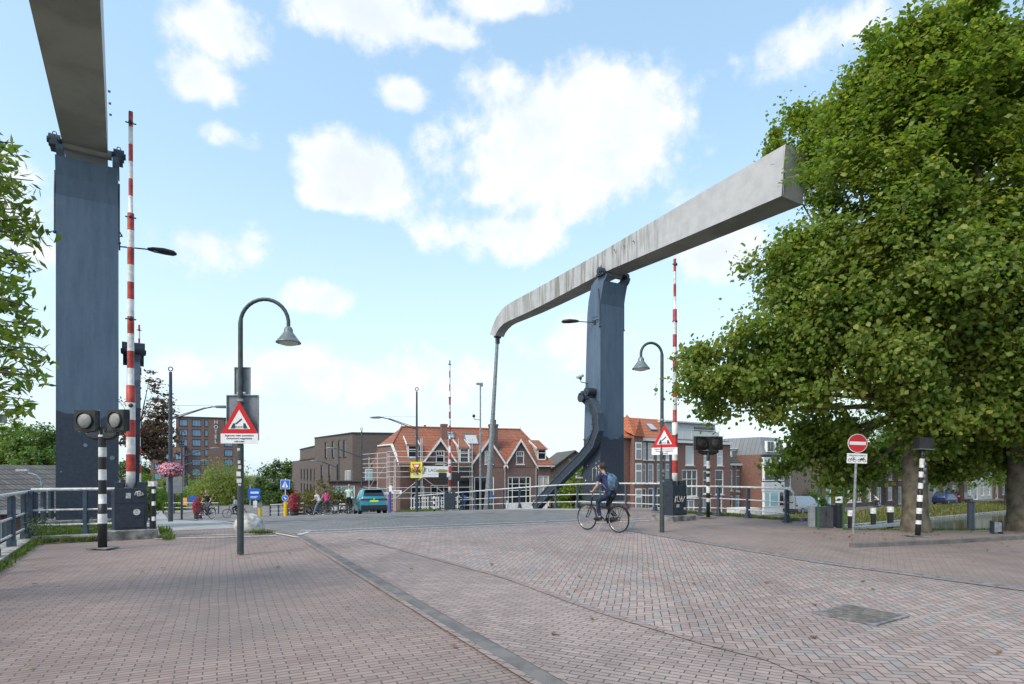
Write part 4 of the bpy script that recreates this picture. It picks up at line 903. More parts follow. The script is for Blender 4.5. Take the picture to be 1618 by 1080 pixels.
mb.tube((xs_[0], 0, 1.16), (xs_[1], 0, 1.14), .017, n=8); mb.build('frame', M('green_paint', (.02, .12, .04), .45, 0, .1), o)
MB().box((xs_[0], -.03, .85), (.04, .01, .05)).build('sticker', white, o)
o = thing('litter_bin', 'small grey mesh bin at the water edge between the trunks', 'bin', P(1568, 842.5) + Vector((.1, .0, 0)), R(-10))
mb = MB(); mb.box((0, 0, .17), (.17, .15, .24)); mb.build('body', galvd, o)
mb = MB()
for x in (-.1, .1): mb.box((x, -.01, .16), (.022, .17, .34))
mb.build('side_frame', steel_navy, o)
WZ = -3.3
def mooring(px, Y, label, r=.35, h=1.55, top=.42):
    r *= .56
    p = A(px, Y); p.z = WZ; o = thing('mooring_post', label, 'mooring post', p, group='white capped mooring posts in the canal')
    MB().tube((0, 0, -.5), (0, 0, h - top), r * .92, n=14).build('pile', black, o); MB().tube((0, 0, h - top), (0, 0, h), r, n=14).build('white_cap', white, o); return o
mooring(1345, 45, 'white capped mooring post behind the no entry sign pole', .45, 2.0); mooring(1380, 47, 'white capped mooring post in the middle of the fender beam', .36, 2.05); mooring(1407, 48, 'white capped mooring post at the right end of the fender beam', .44, 2.1); mooring(1282, 44, 'white capped mooring post just left of the pale grey cabinet', .4, 2.0); mooring(1326, 41, 'tall white capped mooring post behind the narrow blue cabinet', .42, 3.2)
o = thing('fender_beam', 'pair of long grey fender beams lying along the canal posts', 'fender', A(1378, 46.5, WZ), 0, world=True)
mb = MB(); a_, c_ = A(1340, 45.5, WZ + .55), A(1420, 47.6, WZ + .75); mb.beam(a_, c_, .28, .24); mb.beam(a_ + Vector((0, -.3, -.42)), c_ + Vector((.2, -.3, -.38)), .3, .22); mb.build('beam', galvd, o)
o = thing('fender_beam', 'dark fender beam in the water below the curled railing end', 'fender', A(1260, 41, WZ), 0, world=True)
mb = MB(); mb.beam(A(1238, 40.5, WZ + .42), A(1300, 42.5, WZ + .5), .3, .3); mb.build('beam', steel_navy, o)
p = A(1534, 52, WZ); o = thing('mooring_post', 'thick dark mooring post standing in the open water', 'mooring post', p)
MB().tube((0, 0, -.5), (0, 0, 2.25), .29, .27, 16).build('pile', steel_navy, o); MB().tube((0, 0, 2.25), (0, 0, 2.32), .31, n=16).build('cap', black, o)
# ---------------------------------------------------------------- buildings
brick_pur = brickmat('purple_brown_brick', (.165, .082, .068), (.225, .122, .10), (.17, .15, .14), .22, .065, .009, bump=.3)
brick_red = brickmat('red_brown_brick', (.20, .080, .058), (.27, .125, .092), (.19, .165, .15), .22, .065, .008, bump=.3)
brick_dk = brickmat('dark_grey_brown_brick', (.085, .068, .062), (.15, .115, .10), (.10, .09, .085), .24, .055, .008, bump=.3)
brick_hot = brickmat('hotel_brick', (.155, .088, .075), (.205, .125, .105), (.13, .105, .095), .3, .1, .01, bump=.2)
brick_tan = brickmat('tan_brick', (.21, .135, .10), (.27, .185, .14), (.2, .18, .165), .22, .065, .009, bump=.3)
rooft = brickmat('orange_roof_tiles', (.31, .098, .052), (.40, .148, .080), (.13, .05, .032), .24, .30, .025, .75, bump=.9, dirt=(.17, .10, .07), dirt_amt=.65, dirt_scale=.5, square=True)
rooft2 = brickmat('bright_orange_roof_tiles', (.43, .13, .058), (.50, .175, .08), (.24, .07, .04), .24, .30, .025, .75, bump=.9, square=True)
roofg = brickmat('dark_grey_roof_tiles', (.10, .098, .095), (.145, .14, .135), (.04, .04, .04), .24, .28, .025, .8, bump=.8, square=True)
roofbr = brickmat('brown_grey_roof_tiles', (.19, .165, .14), (.24, .21, .18), (.09, .08, .07), .24, .28, .025, .8, bump=.8, square=True)
zinc = brickmat('standing_seam_zinc', (.24, .26, .275), (.28, .30, .315), (.13, .14, .15), .5, 40, .035, .5, bump=.5, square=True)
darkroof = M('dark_flat_roof', (.05, .05, .052), .8)
dkframe = M('dark_window_frame', (.02, .022, .025), .5, 0, 0)
glass = glassmat('window_glass', (.02, .024, .028)); glass_c = glassmat('curtained_glass', None, .12, (.27, .28, .28)); glass_b = glassmat('sky_reflection_glass', (.10, .22, .36), .05); glass_g = glassmat('green_blind_glass', (.05, .22, .03), .08); glass_l = glassmat('pale_blind_glass', (.48, .49, .48), .15); glass_t = glassmat('turquoise_glass', (.26, .45, .47), .1)  # glass_b: the blue of the reflected sky is put into the pane's base colour
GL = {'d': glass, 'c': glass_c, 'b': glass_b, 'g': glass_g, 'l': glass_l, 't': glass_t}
def walls(parent, name, o, u, Wd, Hh, wins, mat, depth=.13, gable=None):
    """brick wall with real openings; wins = (x0, z0, x1, z1, kind, vbars, hbars[, frame mat, frame width])"""
    o = Vector(o); u = Vector((*u, 0)).normalized() if len(u) == 2 else Vector(u); n = Vector((u.y, -u.x, 0)); Z = Vector((0, 0, 1))
    xs = sorted({0, Wd, *[w[0] for w in wins], *[w[2] for w in wins]}); zs = sorted({0, Hh, *[w[1] for w in wins], *[w[3] for w in wins]})
    mb = MB()
    for x0, x1 in zip(xs, xs[1:]):
        for z0, z1 in zip(zs, zs[1:]):
            cx, cz = (x0 + x1) / 2, (z0 + z1) / 2
            if not any(w[0] < cx < w[2] and w[1] < cz < w[3] for w in wins):
                mb.quad(*[o + u * x + Z * z for x, z in ((x0, z0), (x1, z0), (x1, z1), (x0, z1))])
    for w in wins:
        c4 = [o + u * x + Z * z for x, z in ((w[0], w[1]), (w[2], w[1]), (w[2], w[3]), (w[0], w[3]))]
        for i in range(4): mb.quad(c4[i], c4[(i + 1) % 4], c4[(i + 1) % 4] - n * depth, c4[i] - n * depth)
    if gable: mb.quad(*[o + u * x + Z * z for x, z in gable])
    wl = mb.build(name, mat, parent, fix=False)
    for w in wins:
        kind, vb, hb = w[4], w[5], w[6]; fm = w[7] if len(w) > 7 and w[7] else whitew; fw = w[8] if len(w) > 8 else .10
        fr = MB(); dp = n * -(depth - .05)
        def bar(xa, za, xb, zb): fr.box(o + u * ((xa + xb) / 2) + Z * ((za + zb) / 2) + dp, (abs(xb - xa), .07, abs(zb - za)), math.atan2(u.y, u.x))
        bar(w[0], w[1], w[0] + fw, w[3]); bar(w[2] - fw, w[1], w[2], w[3]); bar(w[0] + fw, w[1], w[2] - fw, w[1] + fw); bar(w[0] + fw, w[3] - fw, w[2] - fw, w[3])
        for f_ in vb: x = w[0] + (w[2] - w[0]) * f_; bar(x - .03, w[1] + fw, x + .03, w[3] - fw)
        for f_ in hb: z = w[1] + (w[3] - w[1]) * f_; bar(w[0] + fw, z - .03, w[2] - fw, z + .03)
        fr.box(o + u * ((w[0] + w[2]) / 2) + Z * (w[1] - .04) + n * .03, (w[2] - w[0] + .1, .12, .06), math.atan2(u.y, u.x))
        fo = fr.build('window', fm, parent)
        g = MB(); q = n * -(depth - .035); g.quad(*[o + u * x + Z * z + q for x, z in ((w[0] + .02, w[1] + .02), (w[2] - .02, w[1] + .02), (w[2] - .02, w[3] - .02), (w[0] + .02, w[3] - .02))])
        g.build('pane', GL[kind], fo, fix=False)
    return wl
def roofpoly(parent, name, polys, mat, th=.12):
    mb = MB()
    for p in polys:
        p = [Vector(x) for x in p]; nn = (p[1] - p[0]).cross(p[2] - p[0]).normalized(); nn = nn if nn.z >= 0 else -nn
        q = [x - nn * th for x in p]; k = len(p); mb.add(p + q, [tuple(range(k)), tuple(range(k, 2 * k))[::-1]] + [(i, k + i, k + (i + 1) % k, (i + 1) % k) for i in range(k)])
    return mb.build(name, mat, parent)
# --- the long house with orange roof (scaffolded at its left end)
A0 = Vector((-10.7, 57.0, LOW)); hs = thing('brick_house', 'long purple brown brick house with orange tiled roof and pointed gables, left end scaffolded', 'house', A0, R(17))
EV, RG = 5.2, 8.95
wins = [(1.0, .6, 2.3, 3.0, 'd', (.5,), (.7,)), (2.9, .1, 4.9, 3.1, 'd', (.33, .66), (.75,)), (5.6, .5, 6.9, 3.9, 'd', (), (.55,)), (7.25, .1, 9.3, 3.9, 'd', (.68,), (.62,)), (10.75, .2, 13.2, 3.9, 'd', (.2, .5, .8), (.62, .8)), (14.0, .9, 15.2, 4.0, 'l', (.5,), (.62,)),
        (8.4, 5.1 - .15, 9.3, 5.15, 'd', (), ())][:6]
walls(hs, 'front_wall', (0, 0, 0), (1, 0), 15.4, EV, wins, brick_pur)
def gablet(xa, xl, xr, za, kind, barge=white):
    zl = EV; hw = .42
    walls(hs, 'gable_wall', (xl + (xa - xl) * .0, -.03, EV - .35), (1, 0), xr - xl, .35, [], brick_pur)
    mb = MB(); f = (xr - xl) / 2; y0 = -.03; zw0, zw1 = 5.0, 6.55
    # gable triangle split around its window
    xs0, xs1 = xa - hw, xa + hw; zt = lambda x: zl + (za - zl) * (1 - abs(x - xa) / f)
    w0, w1 = 5.15, 6.5
    mb.quad((xl, y0, zl), (xs0, y0, zl), (xs0, y0, zt(xs0))); mb.quad((xs1, y0, zl), (xr, y0, zl), (xs1, y0, zt(xs1)))
    mb.quad((xs0, y0, w1), (xs1, y0, w1), (xs1, y0, zt(xs1)), (xa, y0, za), (xs0, y0, zt(xs0)))
    mb.build('gable_wall', brick_pur, hs, fix=False)
    fr = MB(); bar = lambda a_, c_, d_, e_: fr.box(((a_ + d_) / 2, y0 + .05, (c_ + e_) / 2), (d_ - a_, .07, e_ - c_))
    bar(xs0, w0, xs0 + .08, w1); bar(xs1 - .08, w0, xs1, w1); bar(xs0, w0, xs1, w0 + .08); bar(xs0, w1 - .08, xs1, w1); bar(xs0, 5.95, xs1, 6.02); bar(xa - .15, 6.0, xa - .1, w1); bar(xa + .1, 6.0, xa + .15, w1); fr.box((xa, y0 - .04, w0 - .04), (2 * hw + .1, .14, .08)); fo = fr.build('window', whitew, hs)
    g = MB(); g.quad((xs0, y0 + .09, w0), (xs1, y0 + .09, w0), (xs1, y0 + .09, w1), (xs0, y0 + .09, w1)); g.build('pane', GL[kind], fo, fix=False)
    yb = (za + .12 - 5.1) / .906 - .25; yl = -.1
    e = .28; sl = (za - zl) / f
    roofpoly(hs, 'gable_roof', [[(xa, -.32, za + .12), (xl - e, -.32, zl - e * sl + .12), (xl - e, yl, zl - e * sl + .12), (xa, yb, za + .12)], [(xa, -.32, za + .12), (xa, yb, za + .12), (xr + e, yl, zl - e * sl + .12), (xr + e, -.32, zl - e * sl + .12)]], rooft)
    bb = MB()
    for sgn, xe in ((-1, xl - e), (1, xr + e)): bb.prism([(xa, za + .14), (xe, zl - e * sl + .14), (xe, zl - e * sl - .14), (xa, za - .18)], (0, -.37, 0), (1, 0, 0), (0, 0, 1), (0, .05, 0))
    bb.build('bargeboard', barge, hs)
gablet(3.85, 2.1, 5.5, 7.55, 'd'); gablet(8.75, 7.0, 10.4, 7.6, 'l', white); gablet(12.05, 10.5, 13.6, 7.6, 'd')
# main roof
e0, RX0, RX1 = 5.1, .56, 13.35
roofpoly(hs, 'main_roof', [[(-.15, .03, e0 + .25), (15.65, .03, e0 + .25), (RX1, 4.0, RG), (RX0, 4.0, RG), (-.55, 2.05, 7.15)], [(-.15, -.25, e0), (1.85, -.25, e0), (1.85, .03, e0 + .25), (-.15, .03, e0 + .25)], [(5.75, -.25, e0), (6.75, -.25, e0), (6.75, .03, e0 + .25), (5.75, .03, e0 + .25)], [(13.85, -.25, e0), (15.65, -.25, e0), (15.65, .03, e0 + .25), (13.85, .03, e0 + .25)], [(15.65, -.25, e0), (15.65, 8.3, e0), (RX1, 4, RG)], [(15.65, 8.3, e0), (-2.3, 8.3, e0), (RX0, 4, RG), (RX1, 4, RG)], [(-.55, 2.05, 7.15), (RX0, 4, RG), (-1.6, 5.6, 7.15)], [(-1.6, 5.6, 7.15), (RX0, 4, RG), (-2.3, 8.3, e0)]], rooft)
mb = MB(); mb.quad((0, 0, 0), (0, 0, EV), (-.57, 2.05, 7.05), (-1.56, 5.6, 7.05), (-2.1, 7.6, 5.3), (-2.1, 7.6, 0)); mb.quad((15.4, 0, 0), (15.4, 8, 0), (15.4, 8, EV), (15.4, 0, EV)); mb.build('side_wall', brick_pur, hs, fix=False)
mb = MB(); mb.beam((-.05, -.06, 5.05), (-.62, 2.0, 7.1), .16, .22); mb.beam((-.62, 2.0, 7.1), (-1.66, 5.7, 7.1), .16, .14); mb.build('bargeboard', white, hs)
mb = MB()
for x0, x1 in ((-.2, 1.85), (13.85, 15.7), (5.75, 6.75)): mb.box(((x0 + x1) / 2, -.2, 4.98), (x1 - x0, .3, .14))
mb.build('gutter', white, hs); mb = MB(); mb.tube((13.75, -.08, 0), (13.75, -.08, 4.9), .05, n=8); mb.tube((10.43, -.08, 0), (10.43, -.08, 4.9), .045, n=8); mb.build('downpipe', M('cream_pipe', (.5, .47, .42), .5), hs)
mb = MB(); mb.path([(RX0, 4, RG + .05), (RX1, 4, RG + .05)], .1, 8); mb.path([(RX1, 4, RG + .03), (15.6, -.25, e0 + .05)], .09, 8); mb.path([(RX0, 4, RG + .03), (-.55, 2.05, 7.2)], .09, 8); mb.build('ridge_tiles', M('ridge_tile', (.33, .13, .075), .8), hs)
def chimney(x, y, w, z0, z1, pots): 
    mb = MB(); mb.box((x, y, (z0 + z1) / 2), (w, .6, z1 - z0)); mb.box((x, y, z1 - .12), (w + .1, .7, .2)); c = mb.build('chimney', brick_dk if pots else brick_red, hs); q = MB()
    for i in range(pots): q.lathe([(.11, z1), (.09, z1 + .25), (.13, z1 + .3), (.12, z1 + .45)], (x - .2 + i * .4, y, 0), 10)
    if pots: q.build('chimney_pot', black, c)
chimney(9.65, 1.6, .85, 6.2, 9.3, 2); chimney(4.75, 2.9, .6, 7.2, 9.3, 0)
mb = MB(); mb.tube((3.0, 4.2, RG), (3.0, 4.2, RG + .3), .12, n=8); mb.build('roof_vent', black, hs)
for x in (RX0, RX1): MB().path([(x, 4, RG), (x, 4, RG + .4)], [.04, .02], 6).build('ridge_spike', signback, hs)
def skylight(x, y, w, l):
    z = lambda yy: e0 + (yy + .25) * .906 + .06; mb = MB(); mb.quad((x, y, z(y) + .08), (x + w, y, z(y) + .08), (x + w, y + l, z(y + l) + .08), (x, y + l, z(y + l) + .08)); mb2 = MB()
    for a_, c_ in (((x, y), (x + w, y)), ((x + w, y), (x + w, y + l)), ((x + w, y + l), (x, y + l)), ((x, y + l), (x, y))): mb2.beam((*a_, z(a_[1]) + .05), (*c_, z(c_[1]) + .05), .1, .12)
    f = mb2.build('skylight', signback, hs); mb.build('pane', glass_l, f)
skylight(6.9, 2.0, 1.3, 1.1); skylight(4.2 + .9, 2.7, .7, .8)
def dormer(x, w, y, zb, zt, cheek, kind='d', cladding=M('grey_dormer_board', (.45, .46, .47), .7)):
    mb = MB(); yb = (zt + .1 - e0) / .906 - .25; yb2 = (zb - e0) / .906 - .25
    for xx in (x, x + w): mb.quad((xx, y, zb), (xx, y, zt), (xx, yb + .6, zt + .75)) 
    mb.quad((x, y, zb - .5), (x + w, y, zb - .5), (x + w, y, zb), (x, y, zb)); mb.build('dormer_cheek', cladding, hs, fix=False)
    roofpoly(hs, 'dormer_roof', [[(x - .12, y - .15, zt + .02), (x + w + .12, y - .15, zt + .02), (x + w + .12, yb + 1.1, zt + 1.05), (x - .12, yb + 1.1, zt + 1.05)]], rooft, .1)
    mb = MB()
    for xx in (x - .12, x + w + .12): mb.beam((xx, y - .2, zt - .02), (xx, yb + 1.0, zt + .95), .08, .18)
    mb.build('dormer_verge', white, hs)
    fr = MB(); bar = lambda a_, c_, d_, e_: fr.box(((a_ + d_) / 2, y - .02, (c_ + e_) / 2), (d_ - a_, .08, e_ - c_))
    bar(x, zb, x + .1, zt); bar(x + w - .1, zb, x + w, zt); bar(x, zb, x + w, zb + .12); bar(x, zt - .12, x + w, zt); bar(x, zb + (zt - zb) * .62, x + w, zb + (zt - zb) * .62 + .06)
    fo = fr.build('window', whitew, hs); g = MB(); g.quad((x + .05, y + .01, zb + .05), (x + w - .05, y + .01, zb + .05), (x + w - .05, y + .01, zt - .05), (x + .05, y + .01, zt - .05)); g.build('pane', GL[kind], fo, fix=False)
dormer(.75, 1.0, .35, 5.75, 7.0, True); dormer(5.75, .95, -.1, 5.25, 6.75, True); dormer(14.0, .95, .25, 5.6, 6.75, True)
mb = MB(); mb.box((6.25, -.3, 4.55), (1.6, .35, .1)); mb.box((6.25, -.3, 4.9), (1.5, .3, .35))
for x in (5.8, 6.25, 6.7): mb.beam((x, -.1, 4.2), (x, -.45, 4.5), .06, .08)
mb.build('bay_canopy', signback, hs)
bl = MB(); bl.quad((5.68, .11, 2.55), (6.82, .11, 2.55), (6.82, .11, 3.82), (5.68, .11, 3.82)); bl.build('green_blind', glass_g, hs, fix=False)  # green is the colour of the blind itself
for x, z in ((6.2, 1.7), (9.0 - .05, 1.9)):
    p = MB(); p.tube((x, -.3, z), (x, -.28, z), .28, n=18); p.v = [(a, b_, z + (c_ - z) * (1.5 if x < 7 else .9)) for a, b_, c_ in p.v]
    s_ = tag(p.build('blue_sign_disc', signblue, off=None), 'blue round road sign seen in front of the ' + ('green blind window' if x < 7 else 'wide house window'), 'traffic sign'); q = MB().tube((x, -.29, 0), (x, -.29, z), .03, n=6).build('pole', galvd, s_)
    s_.location = A0; s_.rotation_euler = (0, 0, R(17))
# scaffolding round the left end
sc_ = thing('scaffolding', 'grey tube scaffolding with decks around the left end of the long house', 'scaffold', A0, R(17))
st_x = [(-.6, -1.3), (-.6, -.3), (1.9, -1.3), (4.6, -1.3), (5.4, -1.3), (6.75, -1.3), (1.9, -.3), (4.6, -.3), (6.75, -.3)]; st_l = [(-1.3, -.6), (-2.0, 2.0), (-2.65, 4.3), (-3.3, 6.6), (-.9, 1.7)]
for x, y in st_x: MB().tube((x, y, 0), (x, y, 7.6 if x > 1 else 5.6), .035, n=6).build('standard', galv, sc_)
for x, y in st_l: MB().tube((x, y, 0), (x, y, 6.2 if y < 3 else 5.9), .035, n=6).build('standard', galv, sc_)
for z in (1.9, 3.9, 5.3):
    mb = MB()
    for dz in (0, .5, 1.0):
        if z + dz < 6.6: mb.tube((-.7, -1.3, z + dz), (6.85, -1.3, z + dz), .028, n=6); mb.tube((-1.3, -.6, z + dz - .1), (-3.3, 6.6, z + dz - .1), .026, n=6); mb.tube((6.75, -1.3, z + dz), (6.75, -.3, z + dz), .026, n=6); mb.tube((-1.3, -.6, z + dz), (-.6, -1.3, z + dz), .026, n=6)
    mb.build('ledger', galv, sc_)
    dk_ = MB(); dk_.box((3.1, -.8, z - .04), (7.6, .85, .06)); dk_.build('deck', M('scaffold_board', (.28, .26, .22), .8) if z < 2 else bpy.data.materials['scaffold_board'], sc_)
mb = MB()
for a_, c_ in [((1.9, -1.34, 0), (4.6, -1.34, 1.9)), ((4.6, -1.34, 1.9), (1.9, -1.34, 3.9)), ((1.9, -1.34, 3.9), (4.6, -1.34, 5.3)), ((-.6, -1.34, 1.9), (1.9, -1.34, 3.9)), ((-3.0, 5.5, 4.0), (-2.3, 3.0, 5.5)), ((-2.9, 5.0, 2.0), (-2.2, 2.6, 3.8)), ((-1.9, 2, 3.9), (-1.2, .2, 5.3))]: mb.tube(a_, c_, .026, n=6)
mb.build('brace', galv, sc_)
ld = MB()
for x in (-1.05, -.72): ld.tube((x, -.95, 0), (x, -.75, 3.9), .025, n=6)
for i in range(12): ld.tube((-1.05, -.94 + .016 * i, .3 + i * .3), (-.72, -.94 + .016 * i, .3 + i * .3), .018, n=5)
ld.build('ladder', galv, sc_)
bn = thing('banner', 'white builder banner with dark letters and an olive swoosh on the scaffolding', 'banner', A0, R(17))
MB().box((3.3, -1.38, 4.55 - .15), (2.75, .03, 1.05)).build('cloth', signwhite, bn)
text('LAC', .42, (2.85, -1.40, 4.52), M('banner_green', (.03, .10, .09), .6, 0, 0), bn, ext=.004)
mb = MB(); mb.ball((3.75, -1.40, 4.48), (.62, .012, .16), 16, 6); mb.build('swoosh', M('banner_olive', (.32, .29, .05), .6, 0, 0), bn)
mb = MB()
for i in range(9): mb.box((2.5 + i * .2, -1.398, 4.16), (.1, .006, .05))
mb.build('small_line', M('banner_grey', (.3, .3, .33), .6, 0, 0), bn)
# --- generic row house
def rowhouse(name, label, p, rz, Wd, Hh, Dp, wins, wm, roof=None, cat='house', side=None, cornice=white, ch=.22, back=True):
    o = thing(name, label, cat, p, rz); walls(o, 'front_wall', (0, 0, 0), (1, 0), Wd, Hh, wins, wm)
    mb = MB(); mb.quad((0, 0, 0), (0, Dp, 0), (0, Dp, Hh), (0, 0, Hh)); mb.quad((Wd, 0, 0), (Wd, 0, Hh), (Wd, Dp, Hh), (Wd, Dp, 0)); mb.quad((0, Dp, 0), (Wd, Dp, 0), (Wd, Dp, Hh), (0, Dp, Hh)); mb.build('side_wall', side or wm, o, fix=False)
    if cornice: MB().box((Wd / 2, -.1, Hh - ch / 2 + .02), (Wd + .16, .36, ch)).build('cornice', cornice, o)
    if roof == 'flat' or roof is None: MB().box((Wd / 2, Dp / 2 + .1, Hh + .06), (Wd, Dp - .1, .12)).build('roof', darkroof, o)
    return o
def grid(cols, rows, kind, vb=(), hb=(.62,), **k): return [(x0, z0, x1, z1, kind if isinstance(kind, str) else kind[(i + j) % len(kind)], vb, hb) for i, (x0, x1) in enumerate(cols) for j, (z0, z1) in enumerate(rows)]
def fac(px, s=39.0):                    # point of the far quay's house front seen at px, with its t coordinate
    a = (px - 809) / F; Y = s / (D.y + D.x * a); return a * Y * N.x + Y * N.y
def q(px, s=39.0): return ST(s, fac(px, s), LOW)
tA, tB, tC, tD, tE = fac(990), fac(1066), fac(1146, 39.6), fac(1188, 40.2), fac(1204, 37.6)
# corner house with bright orange roof
W1 = tB - tA + 1.2
cols = [(2.9, 3.65), (3.85, 4.6), (5.0, 5.75), (6.15, 6.85)]
rwh = rowhouse('brick_house', 'red brown brick corner house with a bright orange tiled roof, right of the right column', ST(39, tA - 1.2, LOW), TH, W1, 7.4, 4.2, [(x0, z0, x1, z1, k, (), (.66,)) for (x0, x1) in cols for z0, z1, k in ((1.0, 2.9, 'd'), (.0 + 3.35, 5.0 + .15, 'c'), (5.45, 7.05, 'l'))] , brick_red, roof='none', cornice=None)
hz = 7.4
roofpoly(rwh, 'roof', [[(-.2, -.3, hz), (W1 + .1, -.3, hz), (W1 + .1, 2.2, hz + 2.1), (1.6, 2.2, hz + 2.1)], [(-.2, -.3, hz), (1.6, 2.2, hz + 2.1), (-.2, 4.4, hz)], [(1.6, 2.2, hz + 2.1), (W1 + .1, 2.2, hz + 2.1), (W1 + .1, 4.4, hz), (-.2, 4.4, hz)]], rooft2)
mb = MB(); mb.box((2.1, -.32, 3.9), (1.1, .5, 7.4)); mb.box((W1 / 2 + 1.25, -.14, hz - .1), (W1 - 2.55, .34, .24), m=1); mb.build('bay', [brick_red, white], rwh)
tw = MB(); tw.prism([(1.45, hz + .1), (2.75, hz + .1), (2.1, hz + 1.7)], (0, -.7, 0), (1, 0, 0), (0, 0, 1), (0, .05, 0)); tw.quad((1.4, -.72, hz + .2), (2.1, .9, hz + 2.2), (2.8, -.72, hz + .2)); tw.quad((1.4, -.72, hz + .2), (1.4, 1.4, hz + 1.0), (2.1, .9, hz + 2.2)); tw.quad((2.8, -.72, hz + .2), (2.1, .9, hz + 2.2), (2.8, 1.4, hz + 1.0)); tw.build('bay_roof', rooft2, rwh)
fr = MB(); 
for z0, z1 in ((1.0, 2.9), (3.35, 5.15), (5.45, 7.0)):
    fr.box((2.1, -.58, (z0 + z1) / 2), (.80, .04, z1 - z0)); 
fo = fr.build('window', whitew, rwh); g = MB()
for z0, z1 in ((1.0, 2.9), (3.35, 5.15), (5.45, 7.0)): g.box((2.1, -.605, (z0 + (z1 - z0) * .32)), (.60, .01, (z1 - z0) * .52)); g.box((2.1, -.605, (z0 + (z1 - z0) * .8)), (.60, .01, (z1 - z0) * .26))
g.build('pane', glass_c, fo); fr = MB(); fr.beam((5.3, .6, hz + .85), (5.3, 1.35, hz + 1.47), .9, .12); fr.build('skylight', signback, rwh); g = MB(); g.beam((5.3, .62, hz + .93), (5.3, 1.32, hz + 1.5), .68, .08); g.build('skylight_glass', glass_l, rwh)
# flat fronted house with a white roof extension
W2 = tC - tB
rw2 = rowhouse('brick_house', 'red brown brick flat fronted house with a white roof extension and balcony', ST(39, tB, LOW), TH, W2, 7.35, 9, [(1.5, 5.0, 2.7, 6.9, 'l', (), ()), (4.1, 5.0, 5.0, 6.8, 'l', (), (.5,)), (6.1, 5.0, 7.0, 6.8, 'l', (), (.5,)), (1.0, 2.0, 3.2, 4.6, 'd', (.33, .66), (.65,)), (4.0, 2.2, 5.1, 4.5, 'd', (), (.6,)), (5.8, 2.1, 7.1, 4.6, 'd', (), (.6,)), (1.2, .1, 2.8, 1.7, 'c', (.5,), ()), (4.0, .1, 5.2, 1.8, 'c', (.5,), ()), (6.1, .1, 6.9, 1.9, 'c', (), (.7,))], brick_red, ch=.25)
mb = MB(); mb.box((3.6, 3.6, 8.3), (7.4, 4.6, 1.8)); mb.prism([(7.0, 7.4), (7.6, 7.4), (7.3, 9.15), (7.0, 9.15)], (0, 1.2, 0), (1, 0, 0), (0, 0, 1), (0, 4.6, 0)); mb.box((3.6, 3.4, 9.25), (7.7, 5.0, .14)); mb.build('roof_extension', M('white_cladding', (.62, .63, .63), .6, 0, .08), rw2)
mb = MB(); mb.box((5.6, 1.28, 8.5), (2.8, .03, .8)); w_ = mb.build('extension_window', glass, rw2); mb = MB()
for x in (0.2, 1.5, 2.8, 4.1, 5.4, 6.9): mb.tube((x, .4, 7.45), (x, .4, 8.5), .03, n=6)
mb.box((3.5, .4, 8.5), (6.9, .05, .05)); mb.box((3.5, .42, 7.95), (6.8, .012, .85), m=1); mb.build('balcony_rail', [galv, glass_l], rw2)
# small gabled house with dark tiles
W3 = fac(1186, 40.2) - fac(1146, 40.2)
rw3 = rowhouse('brick_house', 'small brick house with dark grey mansard roof, dormer and striped eaves board', ST(40.2, fac(1146, 40.2), LOW), TH, W3 + .6, 5.25, 8, [(.55, 2.4, 1.2, 4.6, 'c', (), (.7,)), (1.75, 2.3, 3.3, 4.6, 'c', (.5,), (.7,)), (.4, .1, 1.2, 1.9, 'd', (.5,), (.4,)), (1.7, .3, 3.4, 1.9, 't', (.33, .66), (.5,))], brick_tan, roof='none')
roofpoly(rw3, 'roof', [[(-.1, -.25, 5.25), (W3 + .9, -.25, 5.25), (W3 + .5, 1.9, 7.3), (.3, 1.9, 7.3)], [(.3, 1.9, 7.3), (W3 + .5, 1.9, 7.3), (W3 + .6, 8, 7.2), (0, 8, 7.2)]], roofg)
fr = MB(); fr.box((2.2, .55, 6.2), (1.15, .1, 1.1)); fr.box((2.2, 1.1, 6.85), (1.5, 1.5, .1)); fr.box((1.7, 1.1, 6.3), (.08, 1.2, 1.0)); fr.box((2.7, 1.1, 6.3), (.08, 1.2, 1.0)); fo = fr.build('dormer', whitew, rw3); MB().box((2.2, .49, 6.2), (.85, .01, .85)).build('pane', glass_c, fo)
mb = MB()
for i in range(10): mb.box((.25 + i * .36, -.03, 4.92), (.17, .04, .22), m=i % 2)
mb.build('eaves_pattern', [M('cream_block', (.55, .48, .36), .7), brick_dk], rw3)
# zinc topped house with white window bays
s4 = 37.6; t4 = fac(1204, s4); W4 = fac(1241, s4) - t4
rw4 = rowhouse('brick_house', 'three storey house with grey zinc mansard roof and white window bays', ST(s4, t4, LOW), TH, W4, 6.15, 9, [(W4 - .5, .05, W4 - .1, 2.0, 'd', (), ())], brick_red, side=brick_red, roof='none', cornice=darkroof, ch=.2)
mb = MB(); wd = W4 - .55; mb.box((wd / 2 - .02, -.12, 1.45 + 1.4), (wd, .3, .95)); mb.box((wd / 2 - .02, -.12, 5.55), (wd, .3, .7)); mb.box((wd / 2 - .02, -.12, .35), (wd, .26, .7)); mb.build('white_bay', M('white_panel', (.66, .66, .66), .5, 0, .05), rw4)
for z0, z1, k in ((3.85, 5.2, 'd'), (1.95 - .55, 2.4, 't'), (1.55 + .95, 2.4, 'd')):
    pass
for z0, z1, ks in ((3.45, 5.2, 'ddd'), (.75, 2.35, 'ttd')):
    for x0, x1, k in ((.05, .95, ks[0]), (1.0, wd - 1.0, ks[1]), (wd - .95, wd - .05, ks[2])):
        fr = MB(); fr.box(((x0 + x1) / 2, -.12, (z0 + z1) / 2), (x1 - x0, .24, z1 - z0)); fo = fr.build('window', whitew, rw4); MB().box(((x0 + x1) / 2, -.245, (z0 + z1) / 2), (x1 - x0 - .2, .012, z1 - z0 - .2)).build('pane', GL[k], fo)
